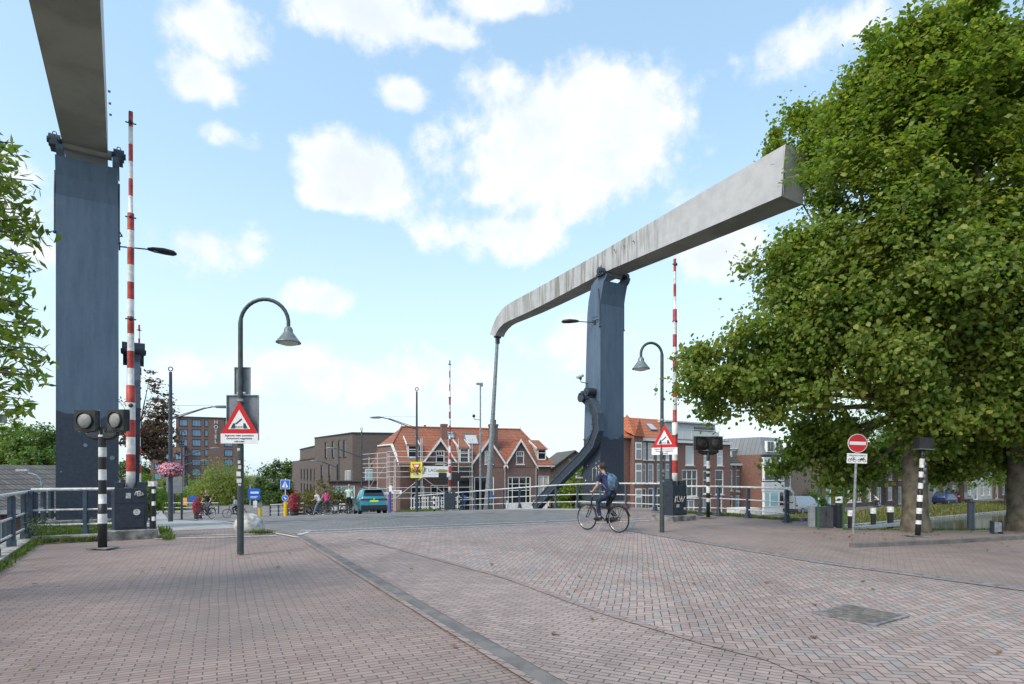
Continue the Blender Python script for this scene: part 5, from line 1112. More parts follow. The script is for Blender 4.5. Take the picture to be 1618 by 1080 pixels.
roofpoly(rw4, 'roof', [[(0, -.12, 6.16), (W4, -.12, 6.16), (W4 - .25, .45, 8.0), (.3, .45, 8.0)], [(0, -.12, 6.16), (.3, .45, 8.0), (.3, 9, 8.0), (0, 9, 6.16)], [(.3, .45, 8), (W4 - .25, .45, 8), (W4 - .25, 9, 8.05), (.3, 9, 8.05)], [(W4, -.12, 6.16), (W4, 9, 6.16), (W4 - .25, 9, 8), (W4 - .25, .45, 8)]], zinc)
for x in (.55, 2.0):
    fr = MB(); fr.box((x + .62, -.05, 7.0), (1.15, .3, 1.15)); fo = fr.build('dormer_window', whitew, rw4); MB().box((x + .35, -.21, 7.0), (.45, .012, .95)).build('pane', glass, fo); MB().box((x + .89, -.21, 7.0), (.45, .012, .95)).build('pane', glass, fo)
# plain side house and the terrace behind the trees
tF = t4 + W4 + .3; w5 = fac(1296, 39.5) - tF
rowhouse('brick_house', 'plain brick side wall house with one narrow window, right of the zinc roofed house', ST(39.5, tF, LOW), TH, w5, 5.2, 9, [(2.6, 2.6, 3.7, 4.7, 'd', (), (.6,)), (.9, .05, 1.6, 2.2, 'd', (), ())], brick_tan, cornice=None)
tG = tF + w5 + .6
for i, (wd_, hh, m_, lb) in enumerate([(7.2, 5.6, brick_pur, 'terrace house with a pale garage door, behind the no entry sign'), (7.5, 5.8, brick_dk, 'dark brick terrace house with tall white windows, behind the fender beam'), (7.5, 5.5, brick_pur, 'brick terrace house left of the thick plane trunk across the canal'), (8.5, 7.0, M('grey_render', (.42, .42, .41), .8), 'grey rendered terrace house with dark windows, behind the thick plane trunk'), (9, 6.4, brick_tan, 'tan terrace house behind the parked blue car'), (10, 6.8, M('white_render', (.6, .6, .58), .8), 'white rendered house right of the parked blue car'), (11, 6.2, brick_red, 'brick terrace house beyond the mooring post in the open water'), (12, 6.6, brick_pur, 'brick terrace house at the far right across the canal')]):
    n_ = int(wd_ // 2.3); stp = wd_ / n_; ws = []
    for j in range(n_): x = stp * j + stp * .28; ws.append((x, 3.3, x + 1.05, 5.05, 'ddc'[(i + j) % 3], (), (.65,))); ws.append((x - .1, .05 if (i + j) % 3 == 0 else .6, x + 1.05, 2.4, 'cdl'[(i + j) % 3] if not (i == 0 and j == 0) else 't', (.5,) if (i + j) % 2 else (), (.7,)))
    rowhouse('terrace_house', lb, ST(39.5 + .2 * (i % 2), tG, LOW), TH, wd_, hh, 8, ws, m_); tG += wd_ + .02
# dark gabled house behind, between long house and right column
g0 = A(893, 74); g0.z = LOW
gh = thing('gabled_house', 'dark brick gabled house behind the curved brace, with grey roof', 'house', Vector((A(868, 72).x, 72, LOW)), R(10))
mb = MB(); mb.quad((0, 0, 0), (6.0, 0, 0), (6.0, 0, 4.9), (3.2, 0, 6.95), (0, 0, 4.6)); mb.quad((0, 0, 0), (0, 9, 0), (0, 9, 4.6), (0, 0, 4.6)); mb.quad((6, 0, 0), (6, 0, 4.9), (6, 9, 4.9), (6, 9, 0)); mb.build('wall', brick_dk, gh, fix=False)
roofpoly(gh, 'roof', [[(-.3, -.2, 4.5), (3.2, -.2, 7.05), (3.2, 9, 7.05), (-.3, 9, 4.5)], [(3.2, -.2, 7.05), (6.3, -.2, 4.8), (6.3, 9, 4.8), (3.2, 9, 7.05)]], roofg)
fr = MB(); fr.box((3.9, -.04, 4.2), (1.3, .08, 1.2)); fo = fr.build('window', whitew, gh); MB().box((3.9, -.09, 4.2), (1.0, .01, .9)).build('pane', glass_c, fo)
g1 = ST(44, fac(878, 44), LOW); 
rowhouse('brick_house', 'low brick house with white windows under the curved brace', Vector((A(872, 66).x, 66, LOW)), R(14), 8, 2.9, 5, [(.6, .8, 1.4, 2.2, 'd', (), (.6,)), (3.2, .8, 4.0, 2.2, 'c', (), (.6,)), (5.6, .2, 6.4, 2.2, 'd', (), ())], brick_tan)
# modern dark brick blocks on the left of the far road
m1 = thing('brick_block', 'tall dark brick block with a square white framed window, left of the long house', 'building', Vector((A(557, 74).x, 74, LOW)), R(10))
walls(m1, 'front_wall', (0, 0, 0), (1, 0), 9, 9.2, [(1.5, 1.9 + .3, 4.5, 4.7 + .1, 't', (.72,), (), None, .16), (4.6, 6.6, 5.6, 9.0 - .4, 'l', (), (), dkframe)], brick_dk)
u2 = Vector((math.sin(R(27)), -math.cos(R(27)), 0)); L2_ = 14.0
walls(m1, 'side_wall', Vector((0, 0, 0)) - u2 * L2_, (u2.x, u2.y), L2_, 9.2, [(L2_ - x - w_, z, L2_ - x, z + h_, 'd', (), (), dkframe) for x, w_, z, h_ in [(2.2, .9, 6.3, 2.2), (4.0, .9, 6.3, 2.2), (6.3, .9, 6.3, 2.2), (9, .9, 6.3, 2.2), (4.5, .9, 3.0, 2.4), (7.6, .9, 3.0, 2.4), (10.6, .9, 3.0, 2.4)]] + [(L2_ - 2.6, 2.2, L2_ - .6, 4.6, 'c', (.5,), ())], brick_dk)
b_ = -u2 * L2_; mb = MB(); mb.add([(0, 0, 9.2), (9, 0, 9.2), (9, 9, 9.2), tuple(b_ + Vector((0, 0, 9.2)))], [(0, 1, 2, 3)]); mb.add([(0, 0, 9.22), (9, 0, 9.22), (9, -.0, 9.34), (0, 0, 9.34)], [(0, 1, 2, 3)]); mb.build('roof', darkroof, m1, fix=False)
mb = MB(); mb.beam((-.05, -.03, 9.26), (9, -.03, 9.26), .16, .14); mb.beam((-.05, -.03, 9.26), (b_.x, b_.y, 9.26), .16, .14); mb.build('roof_edge', darkroof, m1)
m2p = Vector((A(537, 80).x, 80, LOW)); m2 = thing('brick_block', 'long lower dark brick block with rows of narrow windows, behind the cyclists', 'building', m2p, 0)
u3 = (Vector((A(474, 112).x, 112, 0)) - Vector((m2p.x, 80, 0))); L3_ = u3.length; u3n = -u3.normalized()
ws = []
for j in range(10):
    for z0 in (.4, 3.0): x = L3_ * (j + .25) / 10; ws.append((x, z0, x + 1.3, z0 + 2.0, 'd', (), (), dkframe))
walls(m2, 'long_wall', u3, (u3n.x, u3n.y), L3_, 6.6, ws, brick_dk)
e_ = Vector((math.cos(R(10)), math.sin(R(10)), 0)); mb = MB()
e2 = Vector((A(462, 122).x - A(474, 112).x, 10, 0))
mb.quad(u3, u3 + e2, u3 + e2 + Vector((0, 0, 6.6)), u3 + Vector((0, 0, 6.6))); mb.quad(Vector((0, 0, 6.6)), u3 + Vector((0, 0, 6.6)), u3 + e2 + Vector((8, 0, 6.6)), Vector((12, 0, 6.6))); mb.build('end_wall', brick_dk, m2, fix=False)
up = MB(); a_ = u3 * .55; c_ = u3; zz0, zz1 = 6.6, 8.6
up.quad(a_ + Vector((0, 0, zz0)), c_ + Vector((0, 0, zz0)), c_ + Vector((0, 0, zz1)), a_ + Vector((0, 0, zz1))); up.quad(a_ + Vector((0, 0, zz0)), a_ + Vector((8, 0, zz0)), a_ + Vector((8, 0, zz1)), a_ + Vector((0, 0, zz1))); up.quad(a_ + Vector((0, 0, zz1)), c_ + Vector((0, 0, zz1)), c_ + Vector((8, 3, zz1)), a_ + Vector((8, 0, zz1))); up.build('upper_storey', brick_dk, m2, fix=False)
mb = MB(); mb.beam(Vector((0, -.05, 6.65)), u3 + Vector((0, -.05, 6.65)), .2, .16); mb.beam(a_ + Vector((0, -.05, 8.65)), c_ + Vector((0, -.05, 8.65)), .2, .16); mb.build('roof_edge', darkroof, m2)
sh_ = thing('garden_shed', 'low brown shed with a white framed window, behind the parked bicycles', 'shed', Vector((A(520, 62).x, 62, -2.0)), R(8))
walls(sh_, 'front_wall', (0, 0, 0), (1, 0), 5.5, 2.6, [(.4, .9, 2.6, 2.2, 't', (.4,), ())], brick_pur); MB().box((2.75, 1.5, 2.65), (5.9, 3.6, .12)).build('roof', darkroof, sh_); mb = MB(); mb.quad((0, 0, 0), (0, 3, 0), (0, 3, 2.6), (0, 0, 2.6)); mb.build('side_wall', brick_pur, sh_, fix=False)
# hotel
hp = A(278, 178); hp.z = -3.0; ht = thing('hotel_building', 'seven storey brown brick hotel block with blue windows and a vertical white sign', 'hotel', hp, R(22))
ws = []
for r_ in range(7):
    z0 = .9 + r_ * 2.98 - .3
    if z0 < .3: z0 = .3
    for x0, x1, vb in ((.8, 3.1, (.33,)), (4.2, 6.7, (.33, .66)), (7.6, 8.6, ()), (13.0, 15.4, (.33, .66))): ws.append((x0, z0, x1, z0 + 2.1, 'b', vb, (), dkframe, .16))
walls(ht, 'front_wall', (0, 0, 0), (1, 0), 17.3, 21.2, ws, brick_hot, depth=.3)
mb = MB(); mb.quad((0, 0, 0), (0, 15, 0), (0, 15, 21.2), (0, 0, 21.2)); mb.quad((17.3, 0, 0), (17.3, 0, 21.2), (17.3, 15, 21.2), (17.3, 15, 0)); mb.quad((0, 0, 21.2), (17.3, 0, 21.2), (17.3, 15, 21.2), (0, 15, 21.2)); mb.build('side_wall', brick_hot, ht, fix=False)
mb = MB(); mb.box((8.65, -.05, 21.25), (17.5, .3, .35)); mb.build('roof_edge', darkroof, ht)
for i, ch_ in enumerate('HOTEL'): text(ch_, 1.55, (10.75, -.2, 19.9 - i * 1.48), white, ht, name='hotel_letter', ext=.06)
wg = thing('hotel_wing', 'lower brick wing left of the hotel, behind the copper beech', 'building', A(238, 176) + Vector((0, 0, -4.6)), R(6))
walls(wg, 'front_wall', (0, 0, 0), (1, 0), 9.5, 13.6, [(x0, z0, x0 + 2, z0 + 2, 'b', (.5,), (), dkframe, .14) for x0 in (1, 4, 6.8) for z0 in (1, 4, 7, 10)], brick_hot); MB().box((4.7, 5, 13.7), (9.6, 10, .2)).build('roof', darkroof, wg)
# low houses left of the approach
lh = thing('bungalow', 'low brick bungalow with a grey tiled roof below the left railing', 'house', Vector((A(-120, 30).x, 29.0, -3.0)), R(38))
roofpoly(lh, 'roof', [[(-2, -.4, 2.55), (9.0, -.4, 2.55), (6.6, 3.4, 5.0), (-2, 3.4, 5.0)], [(9.0, -.4, 2.55), (9.0, 7.2, 2.55), (6.6, 3.4, 5.0)], [(-2, 3.4, 5.0), (6.6, 3.4, 5.0), (9.0, 7.2, 2.55), (-2, 7.2, 2.55)]], roofg)
walls(lh, 'front_wall', (-2, 0, 0), (1, 0), 10.7, 2.6, [(1.0, .8, 2.0, 2.1, 'd', (), (.5,)), (3.0, .8, 4.0, 2.1, 'd', (), (.5,)), (5.0, .8, 6.2, 2.1, 'c', (.5,), ()), (7.3, .1, 8.2, 2.1, 'c', (), ()), (9.0, .8, 10.0, 2.1, 'd', (), (.5,))], brick_pur)
mb = MB(); mb.box((3.4, -.42, 2.5), (11.2, .12, .2)); mb.build('fascia', white, lh); mb = MB(); mb.quad((8.7, 0, 0), (8.7, 7, 0), (8.7, 7, 2.6), (8.7, 0, 2.6)); mb.build('side_wall', brick_pur, lh, fix=False)

lh2 = thing('bungalow', 'low bungalow with a tan tiled roof just left of the left column', 'house', Vector((A(60, 40).x, 39.0, -2.6)), R(36))
roofpoly(lh2, 'roof', [[(-1, -.4, 2.5), (3.0, -.4, 2.5), (1.5, 3.4, 4.6), (-1, 3.4, 4.6)], [(3.0, -.4, 2.5), (3.0, 7.2, 2.5), (1.5, 3.4, 4.6)]], roofbr); walls(lh2, 'front_wall', (-1, 0, 0), (1, 0), 3.7, 2.5, [(.6, .8, 1.5, 2.0, 'd', (), ()), (2.2, .8, 3.1, 2.0, 'd', (), ())], brick_tan)
MB().box((1.0, -.42, 2.45), (4.0, .1, .18)).build('fascia', white, lh2)
p = A(66, 26.0); p.z = -2.5; o = thing('bent_street_lamp', 'thin grey bent street lamp among the low houses at the far left', 'street lamp', p)
zt = ZY(748, 26) + 2.5; MB().path([(0, 0, 0), (0, 0, zt - .55), (-.04, 0, zt - .25), (-.25, 0, zt - .06), (-.95, 0, zt + .12)], .04, 8).build('pole', galvd, o); MB().box((-.85, 0, zt + .15), (.5, .14, .09)).build('lamp_head', galv, o)
p = A(-6, 24); p.z = -2.4; bb = thing('balcony_house', 'corner of a white building with a projecting slab at the left edge', 'building', p + Vector((-3.3, 0, 0))); zb = ZY(660, 24) + 2.4
MB().box((-3.2, 1.5, zb / 2), (5.0, 3, zb)).build('wall', M('cream_render', (.5, .49, .46), .8), bb); MB().box((.45, 0, zb), (6.0, .7, .34)).build('roof_slab', concrete, bb); MB().box((-2.2, -.02, zb - 1.2), (1.6, .05, 1.2)).build('window', glass, bb)
# terrace furniture on the far quay
for i, (px, Y, lb) in enumerate([(815, 47, 'white garden bench on the far quay, left of the wide white house door'), (838, 48, 'white garden bench on the far quay, right of the wide white house door'), (868, 44, 'white garden bench on the far quay, under the curved brace')]):
    p = A(px, Y); p.z = LOW + .5; o = thing('garden_bench', lb, 'bench', p, R(15), group='white benches on the far quay')
    MB().box((0, 0, .45), (1.3, .45, .05)).build('seat', white, o); mb = MB()
    for k in range(4): mb.box((0, .2, .55 + k * .11), (1.3, .03, .07))
    mb.build('backrest', white, o)
    for x in (-.6, .6): MB().box((x, 0, .3), (.06, .45, .6)).build('leg', white, o)
o = thing('white_fence', 'white picket fence and gate in front of the scaffolded house', 'fence', A0 + Vector((2.3, -5, .9)), R(17))
mb = MB(); mb.box((1.6, 0, 1.15), (4.2, .05, .07)); mb.box((1.6, 0, .35), (4.2, .05, .07)); mb.build('rail', white, o); mb = MB()
for i in range(18): mb.box((-.4 + i * .24, -.03, .7), (.09, .03, 1.2))
mb.build('pickets', white, o)
o = thing('terrace_fence', 'white terrace fence with panels in front of the house door', 'fence', A0 + Vector((10.6, -.5, .4)), R(17)); MB().box((1.6, 0, .55), (4.2, .06, .9)).build('panel', white, o); mb = MB()
for x in (-.4, .9, 2.3, 3.6): mb.box((x, -.04, .6), (.1, .1, 1.3))
mb.build('posts', white, o)
o = thing('white_container', 'white topped dark container behind the right railing', 'container', Vector((A(1175, 30).x, 30, -2.1)), R(20)); MB().box((0, 0, .55), (1.25, .9, 1.1)).build('body', cab_navy, o); MB().box((0, 0, 1.5), (1.3, .95, .8)).build('white_top', white, o)
mb = MB(); mb.box((0, 0, -.4), (2, 1.4, .8)); tag(mb.build('jetty', concrete, off=None), 'small concrete jetty carrying the white topped container', 'jetty').location = (A(1175, 30).x, 30, -2.1)
fb_ = thing('blue_board', 'small blue sign board among the shrubs left of the oncoming cyclist', 'sign', gz(297, 70)); MB().box((0, 0, 1.0), (2.0, .05, .75)).build('board', signblue, fb_); MB().tube((0, .05, 0), (0, .05, 1.0), .05, n=6).build('post', galvd, fb_)
fl_ = thing('orange_banner', 'small orange flag left of the oncoming cyclist', 'flag', gz(289, 60)); MB().tube((0, 0, 0), (0, 0, 1.6), .03, n=6).build('pole', galvd, fl_); mb = MB(); mb.box((.22, 0, 1.25), (.4, .02, .75)); mb.build('cloth', orange, fl_)
far_rail = [gz(427, 55), gz(440, 54), gz(455, 53), gz(480, 52)]
railing(far_rail, 'grey railing behind the yellow bollards at the far end of the bridge', hgt=1.05, base=False)
railing([gz(258, 60), gz(275, 60), gz(330, 60), gz(345, 60)], 'grey railing behind the oncoming cyclist at the far end', hgt=1.1, base=False)
# ---------------------------------------------------------------- trees
bark = M('plane_bark', (.17, .15, .11), .9, 0, .3, 3.5, .8, 18, col2=(.07, .06, .044)); bark_d = M('dark_bark', (.06, .05, .04), .9, 0, .25, 5, .6, 22)
lf_plane = leafmat('plane_leaves', (.080, .142, .024), (.172, .252, .040), (.33, .345, .082), .48)
lf_green = leafmat('green_leaves', (.05, .11, .02), (.09, .165, .03), (.15, .2, .045), .35)
lf_dark = leafmat('dark_green_leaves', (.035, .08, .018), (.07, .13, .03), (.11, .16, .035), .35)
lf_lime = leafmat('lime_leaves', (.11, .19, .022), (.17, .26, .035), (.25, .30, .055), .4)
lf_willow = leafmat('willow_leaves', (.13, .18, .03), (.21, .26, .055), (.29, .31, .09), .4)
lf_copper = leafmat('copper_leaves', (.070, .034, .026), (.12, .062, .042), (.09, .085, .04), .25)
lf_cherry = leafmat('cherry_leaves', (.065, .125, .016), (.115, .185, .026), (.20, .235, .045), .35, .4)
lf_rust = leafmat('rusty_shrub_leaves', (.07, .09, .015), (.12, .12, .02), (.2, .12, .025), .3)
def tree(name, label, base, ells, nclump, nleaf, lsize, mat, seed, trunk=.3, cr=.7, group=None, bk=bark_d, lobes=False, ell=1.0, bias=.45, limbs=14, cat='tree', flat=.75, th=None, hole=.18, droop=.3, rough=.1, spray=0.):
    """ells: crown volumes (cx, cy, cz, rx, ry, rz) relative to the base"""
    o = thing(name, label, cat, base, group=group); rg = np.random.default_rng(seed); rd = random.Random(seed)
    vol = np.array([e[3] * e[4] * e[5] for e in ells]) ** .8; vol /= vol.sum(); cs = []
    while len(cs) < nclump:
        e = ells[rg.choice(len(ells), p=vol)]; v = rg.normal(size=3); v /= np.linalg.norm(v)
        r = rg.random() ** bias * rg.uniform(1 - rough, 1 + rough * .8)
        if spray and rg.random() < spray: r = rg.uniform(1.02, 1.24)
        p = np.array(e[:3]) + v * r * np.array(e[3:6])
        w = math.sin(p[0] * 1.1 + seed) + math.sin(p[1] * 1.3 + 2 * seed) + math.sin(p[2] * 1.2 + p[0] * .6)
        if w < -3 + hole * 10: continue
        cs.append(p)
    cs = np.array(cs); per = max(1, nleaf // nclump)
    sc_ = rg.uniform(.5, 1.5, nclump)
    off = rg.normal(size=(nclump, per, 3)) * cr * sc_[:, None, None] * np.array([.55, .55, .55 * flat])
    pts = (cs[:, None, :] + off).reshape(-1, 3)
    ctr = np.average(np.array([e[:3] for e in ells]), axis=0, weights=vol)
    upv = (pts - ctr); upv /= np.linalg.norm(upv, axis=1)[:, None] + 1e-6
    V, Fq = leaves(pts, lsize, seed + 1, ell, lobes, droop=droop, up=upv * .7)
    leafobj('crown', V, Fq, mat, o)
    tz = th if th else min(e[2] - e[5] * .35 for e in ells)
    mb = MB(); tp = Vector((rd.uniform(-.2, .2), rd.uniform(-.2, .2), tz))
    prof = [Vector((0, 0, -.25)), Vector((0, 0, .12)), Vector((tp.x * .2, tp.y * .2, .5)), Vector((tp.x * .6, tp.y * .6, tz * .6)), tp]
    mb.path(prof, [trunk * 1.45, trunk * 1.2, trunk * 1.02, trunk * .93, trunk * .82], 14); mb.build('trunk', bk, o)
    lm = MB()
    idx = sorted(range(nclump), key=lambda i: -np.linalg.norm(cs[i] - ctr))
    for i in range(limbs):
        c = Vector(cs[idx[(i * 7) % len(idx)]]); st = tp + Vector((0, 0, -tz * .12 * rd.random())); mid = st.lerp(c, .5) + Vector((rd.uniform(-.4, .4), rd.uniform(-.4, .4), rd.uniform(.1, .6) * (c - st).length * .18))
        r0 = trunk * rd.uniform(.28, .5); lm.path([st, st.lerp(mid, .5) + Vector((0, 0, .1)), mid, mid.lerp(c, .5), c], [r0, r0 * .8, r0 * .55, r0 * .3, r0 * .1], 7)
        for k in range(3):
            c2 = Vector(cs[rg.integers(nclump)]); 
            if (c2 - mid).length < 3.2 * cr + 1.2: lm.path([mid, mid.lerp(c2, .5) + Vector((0, 0, .15)), c2], [r0 * .4, r0 * .22, r0 * .06], 5)
    if limbs: lm.build('limbs', bk, o)
    return o
def PX(px, py, rx, rz, ry, dy=0., base=None):
    k = F / base.y; return ((px - 809) / k - base.x, dy, H + (HZ - py) / k - base.z, rx / k, ry, rz / k)
def plane(label, base, vols, nc, nl, seed, tr, limbs):
    return tree('plane_tree', label, base, [PX(*v, base=base) for v in vols], nc, nl, .098, lf_plane, seed, tr, .43, group='plane trees by the water', bk=bark, lobes=True, ell=1.1, bias=.36, limbs=limbs, th=3.4, hole=.22, flat=.75, rough=.2, spray=.12)
plane('large plane tree with a thick trunk beside the striped post at the water', Vector((10.85, 16.0, 0)),
      [(1468, 345, 172, 245, 3.0, .3), (1500, 130, 125, 140, 2.2, .5), (1425, 180, 80, 110, 1.8, .2), (1290, 500, 130, 115, 2.0, .5), (1183, 572, 92, 82, 1.5, .3), (1405, 632, 66, 64, 1.1, 1.3), (1354, 742, 12, 38, .35, 1.2), (1278, 578, 46, 40, .9, .4), (1480, 560, 180, 140, 2.4, -.2), (1400, 748, 30, 42, .4, 1.1), (1420, 680, 70, 50, .7, 1.0), (1550, 690, 70, 70, 1.0, 1.4), (1390, 330, 80, 120, 1.9, -.2), (1300, 420, 70, 60, 1.4, .2), (1425, 95, 85, 90, 1.6, 4.3), (1470, 500, 130, 130, 1.5, -1.6), (1335, 700, 80, 52, .7, 1.8), (1130, 590, 45, 62, .9, .2), (1545, 480, 100, 120, 1.3, -1.5), (1455, 605, 115, 85, 1.2, -1.7), (1448, 650, 55, 50, .8, -.7), (1555, 610, 75, 80, 1.0, -1.2)],
      1280, 265000, 11, .30, 30)
plane('plane tree with a dark trunk at the right edge of the plaza', Vector((13.9, 16.2, 0)),
      [(1620, 330, 190, 260, 3.0, .3), (1600, 90, 110, 110, 2.0, .3), (1560, 700, 110, 70, 1.6, .9), (1600, 560, 150, 130, 2.4, -.5), (1700, 600, 150, 150, 2.5, 0)],
      560, 95000, 12, .33, 20)
# cherry at the left edge: explicit twigs with long drooping leaves
ch = thing('cherry_tree', 'cherry tree reaching into view at the left edge, with long drooping leaves', 'tree', Vector((-8.0, 6.6, -.6)))
rd = random.Random(4); tw = MB(); pts = []
for k in range(46):
    py = 225 + (k * 37.7) % 430; prof_ = [(225, 40), (270, 55), (330, 45), (365, 100), (410, 60), (455, 48), (500, 68), (540, 62), (585, 88), (600, 82), (640, 55), (670, 0)]
    for (a0, b0), (a1, b1) in zip(prof_, prof_[1:]):
        if a0 <= py <= a1: ex = b0 + (b1 - b0) * (py - a0) / (a1 - a0)
    Y = rd.uniform(5.7, 7.6); tip = A(ex - abs(rd.gauss(0, 22)), Y); tip.z = ZY(py, Y)
    root = Vector((-8.0 + rd.uniform(-.2, .2), 6.6 + rd.uniform(-.2, .2), tip.z + rd.uniform(-1.4, -.3)))
    mid = root.lerp(tip, .55) + Vector((0, 0, .28)); l3 = [root, mid, tip.lerp(mid, .35) + Vector((0, 0, .1)), tip]
    tw.path([p - ch.location for p in l3], [.04, .018, .011, .004], 5)
    for s_ in range(20):
        f_ = s_ / 19; a_ = mid.lerp(l3[2], f_ / .6) if f_ < .6 else l3[2].lerp(tip, (f_ - .6) / .4)
        for r_ in range(3): pts.append(a_ + Vector((rd.gauss(0, .045), rd.gauss(0, .045), rd.gauss(-.045, .04))))
tw.build('twigs', bark_d, ch); MB().path([(0, 0, -1.8), (0, 0, .8), (.1, .05, 3.2), (0, .1, 6.5)], [.2, .16, .12, .05], 12).build('trunk', bark_d, ch)
ca = np.array([tuple(p - ch.location) for p in pts]); rg = np.random.default_rng(9)
extra = ca[rg.integers(len(ca), size=300)]; V, Fq = leaves(np.concatenate([ca, extra + rg.normal(size=extra.shape) * .06]), .135, 21, .60, False, droop=.5, fold=.22, down=1.1); leafobj('crown', V, Fq, lf_cherry, ch)
# middle distance and background trees
def bt(name, label, px, Y, zb, w, ztop, zlow, mat, seed, n=9000, ls=.3, **k):
    b = A(px, Y); b.z = zb; r = w / 2 * Y / F; ht_, lo = ZY(ztop, Y) - zb, ZY(zlow, Y) - zb
    cz, rz_ = (ht_ + lo) / 2, (ht_ - lo) / 2
    ee = k.pop('ells', None) or [(0, 0, cz, r, r, rz_), (-r * .45, 0, cz - rz_ * .25, r * .6, r * .6, rz_ * .6), (r * .45, 0, cz - rz_ * .1, r * .6, r * .6, rz_ * .65)]
    return tree(name, label, b, ee, k.pop('nc', 120), n, ls, mat, seed, k.pop('trunk', .25), k.pop('cr', r * .22), **k)
bt('copper_beech', 'dark copper coloured tree behind the left column and barrier', 222, 44, -2.6, 100, 580, 750, lf_copper, 31, 6500, .24, nc=170, hole=.27, cr=.55, limbs=26, flat=.35, rough=.3, bias=.6)
bt('deciduous_tree', 'mid green tree behind the low houses, next to the left column', 62, 62, -2.6, 95, 668, 760, lf_green, 32, 9000, .34)
bt('deciduous_tree', 'tall loose tree behind the low houses at the left edge', 5, 70, -2.6, 90, 655, 760, lf_lime, 33, 8000, .36)
bt('deciduous_tree', 'pale green rounded shrub tree in front of the taller left trees', 55, 50, -2.6, 70, 705, 775, lf_green, 34, 6000, .28)
bt('willow_tree', 'yellow green weeping willow in front of the hotel', 349, 78, -2.7, 92, 738, 826, lf_willow, 35, 26000, .32, ell=.5, droop=-.1, nc=240, flat=1.5, cr=.9, hole=.1)
bt('deciduous_tree', 'mid green tree right of the willow, behind the route sign', 400, 100, -2.8, 60, 742, 825, lf_lime, 36, 6000, .5)
bt('deciduous_tree', 'tall dark green tree with gaps, behind the pedestrian crossing sign', 432, 96, -2.8, 62, 737, 830, lf_dark, 37, 9000, .42, hole=.22)
bt('deciduous_tree', 'dark tree low behind the yellow bollards', 420, 76, -2.7, 60, 775, 830, lf_dark, 38, 6000, .36)
bt('shrub', 'wide rusty green shrub left of the seated cyclists', 497, 60, -2.3, 90, 763, 822, lf_rust, 39, 9000, .22, cat='shrub', trunk=.1, limbs=4)
bt('shrub', 'bright lime shrub right of the left barrier cabinet', 225, 46, -2.2, 62, 742, 825, lf_lime, 40, 7000, .22, cat='shrub', trunk=.12, limbs=5)
bt('shrub', 'lime green shrub between the two dark lamp posts', 262, 66, -2.4, 60, 752, 825, lf_lime, 41, 6000, .26, cat='shrub', trunk=.12, limbs=4)
bt('deciduous_tree', 'dark green tree in front of the hotel foot', 300, 110, -2.9, 90, 752, 825, lf_green, 42, 6000, .5)
bt('deciduous_tree', 'bright green tree between the curved brace and the right column', 912, 58, -2.75, 74, 712, 815, lf_lime, 43, 10000, .24)
bt('deciduous_tree', 'distant tree showing above the roofs, left of the zinc roofed house', 1150, 95, -2.75, 60, 690, 760, lf_green, 44, 3500, .4)
bt('shrub', 'dark green hedge shrub behind the grey van', 1279, 68, LOW, 54, 775, 812, lf_dark, 45, 5000, .2, cat='shrub', trunk=.08, limbs=3)
for i, (px, Y, lb) in enumerate([(1415, 75, 'street tree across the canal, left of the thick plane trunk'), (1520, 82, 'street tree across the canal, behind the parked blue car'), (1590, 78, 'street tree across the canal at the right edge')]):
    bt('street_tree', lb, px, Y, LOW, 110, 640, 770, lf_lime if i else lf_green, 50 + i, 6500, .34, trunk=.28, hole=.2)
bt('deciduous_tree', 'tall dark tree filling the gap behind the trunks across the canal', 1480, 100, LOW, 240, 560, 770, lf_dark, 55, 12000, .55, nc=200)
bt('deciduous_tree', 'tall green tree across the canal beyond the right edge', 1640, 96, LOW, 200, 560, 780, lf_green, 56, 10000, .5, nc=160)
for i in range(14):                       # far off belt of trees closing the horizon
    a_ = -62 + i * 9.2; p = Vector((230 * math.tan(R(a_ * .62)), 235, -3)); 
    tree('horizon_tree', 'one of the far trees in the belt closing the horizon behind the houses', p, [(0, 0, 5.5, 9, 6, 4.6), (5, 0, 4.5, 6, 5, 3.6), (-5, 1, 5, 6, 5, 4)], 70, 3000, 1.0, [lf_green, lf_dark][i % 2], 70 + i, .4, 2.0, group='far tree belt', limbs=0)
# ---------------------------------------------------------------- grass and weeds
def grass(name, label, n, seed, fn, h=(.06, .18), mat=grassm, w=.012):
    rg = np.random.default_rng(seed); P_ = np.array([tuple(fn(rg)) for _ in range(n)]); a = rg.uniform(0, 6.283, n); L_ = rg.uniform(*h, n); lean = rg.uniform(.1, .6, n)
    d = np.stack([np.cos(a), np.sin(a), np.zeros(n)], 1); sd = np.stack([-np.sin(a), np.cos(a), np.zeros(n)], 1) * w
    tip = P_ + d * (L_ * lean)[:, None] + np.array([0, 0, 1]) * L_[:, None]; mid = P_ + d * (L_ * lean * .35)[:, None] + np.array([0, 0, 1]) * (L_ * .6)[:, None]
    V = np.stack([P_ - sd, P_ + sd, mid + sd * .7, tip, mid - sd * .7], 1).reshape(-1, 3); q_ = np.arange(n)[:, None] * 5
    Fq = np.concatenate([q_ + np.array([[0, 1, 2, 4]]), q_ + np.array([[4, 2, 3, 3]])], 1).reshape(-1, 4)
    me = bpy.data.meshes.new(name); fs = [tuple(f) if f[2] != f[3] else tuple(f[:3]) for f in Fq.tolist()]; me.from_pydata(V.tolist(), [], fs); me.materials.append(mat); o = bpy.data.objects.new(name, me); COL.objects.link(o)
    return stuff(o, label, 'grass')
bankm = leafmat('bank_grass', (.10, .125, .03), (.16, .17, .05), (.24, .21, .09), .25, .7)
dryleaf = leafmat('dry_leaves', (.16, .09, .03), (.24, .16, .05), (.12, .07, .03), .1, .8)
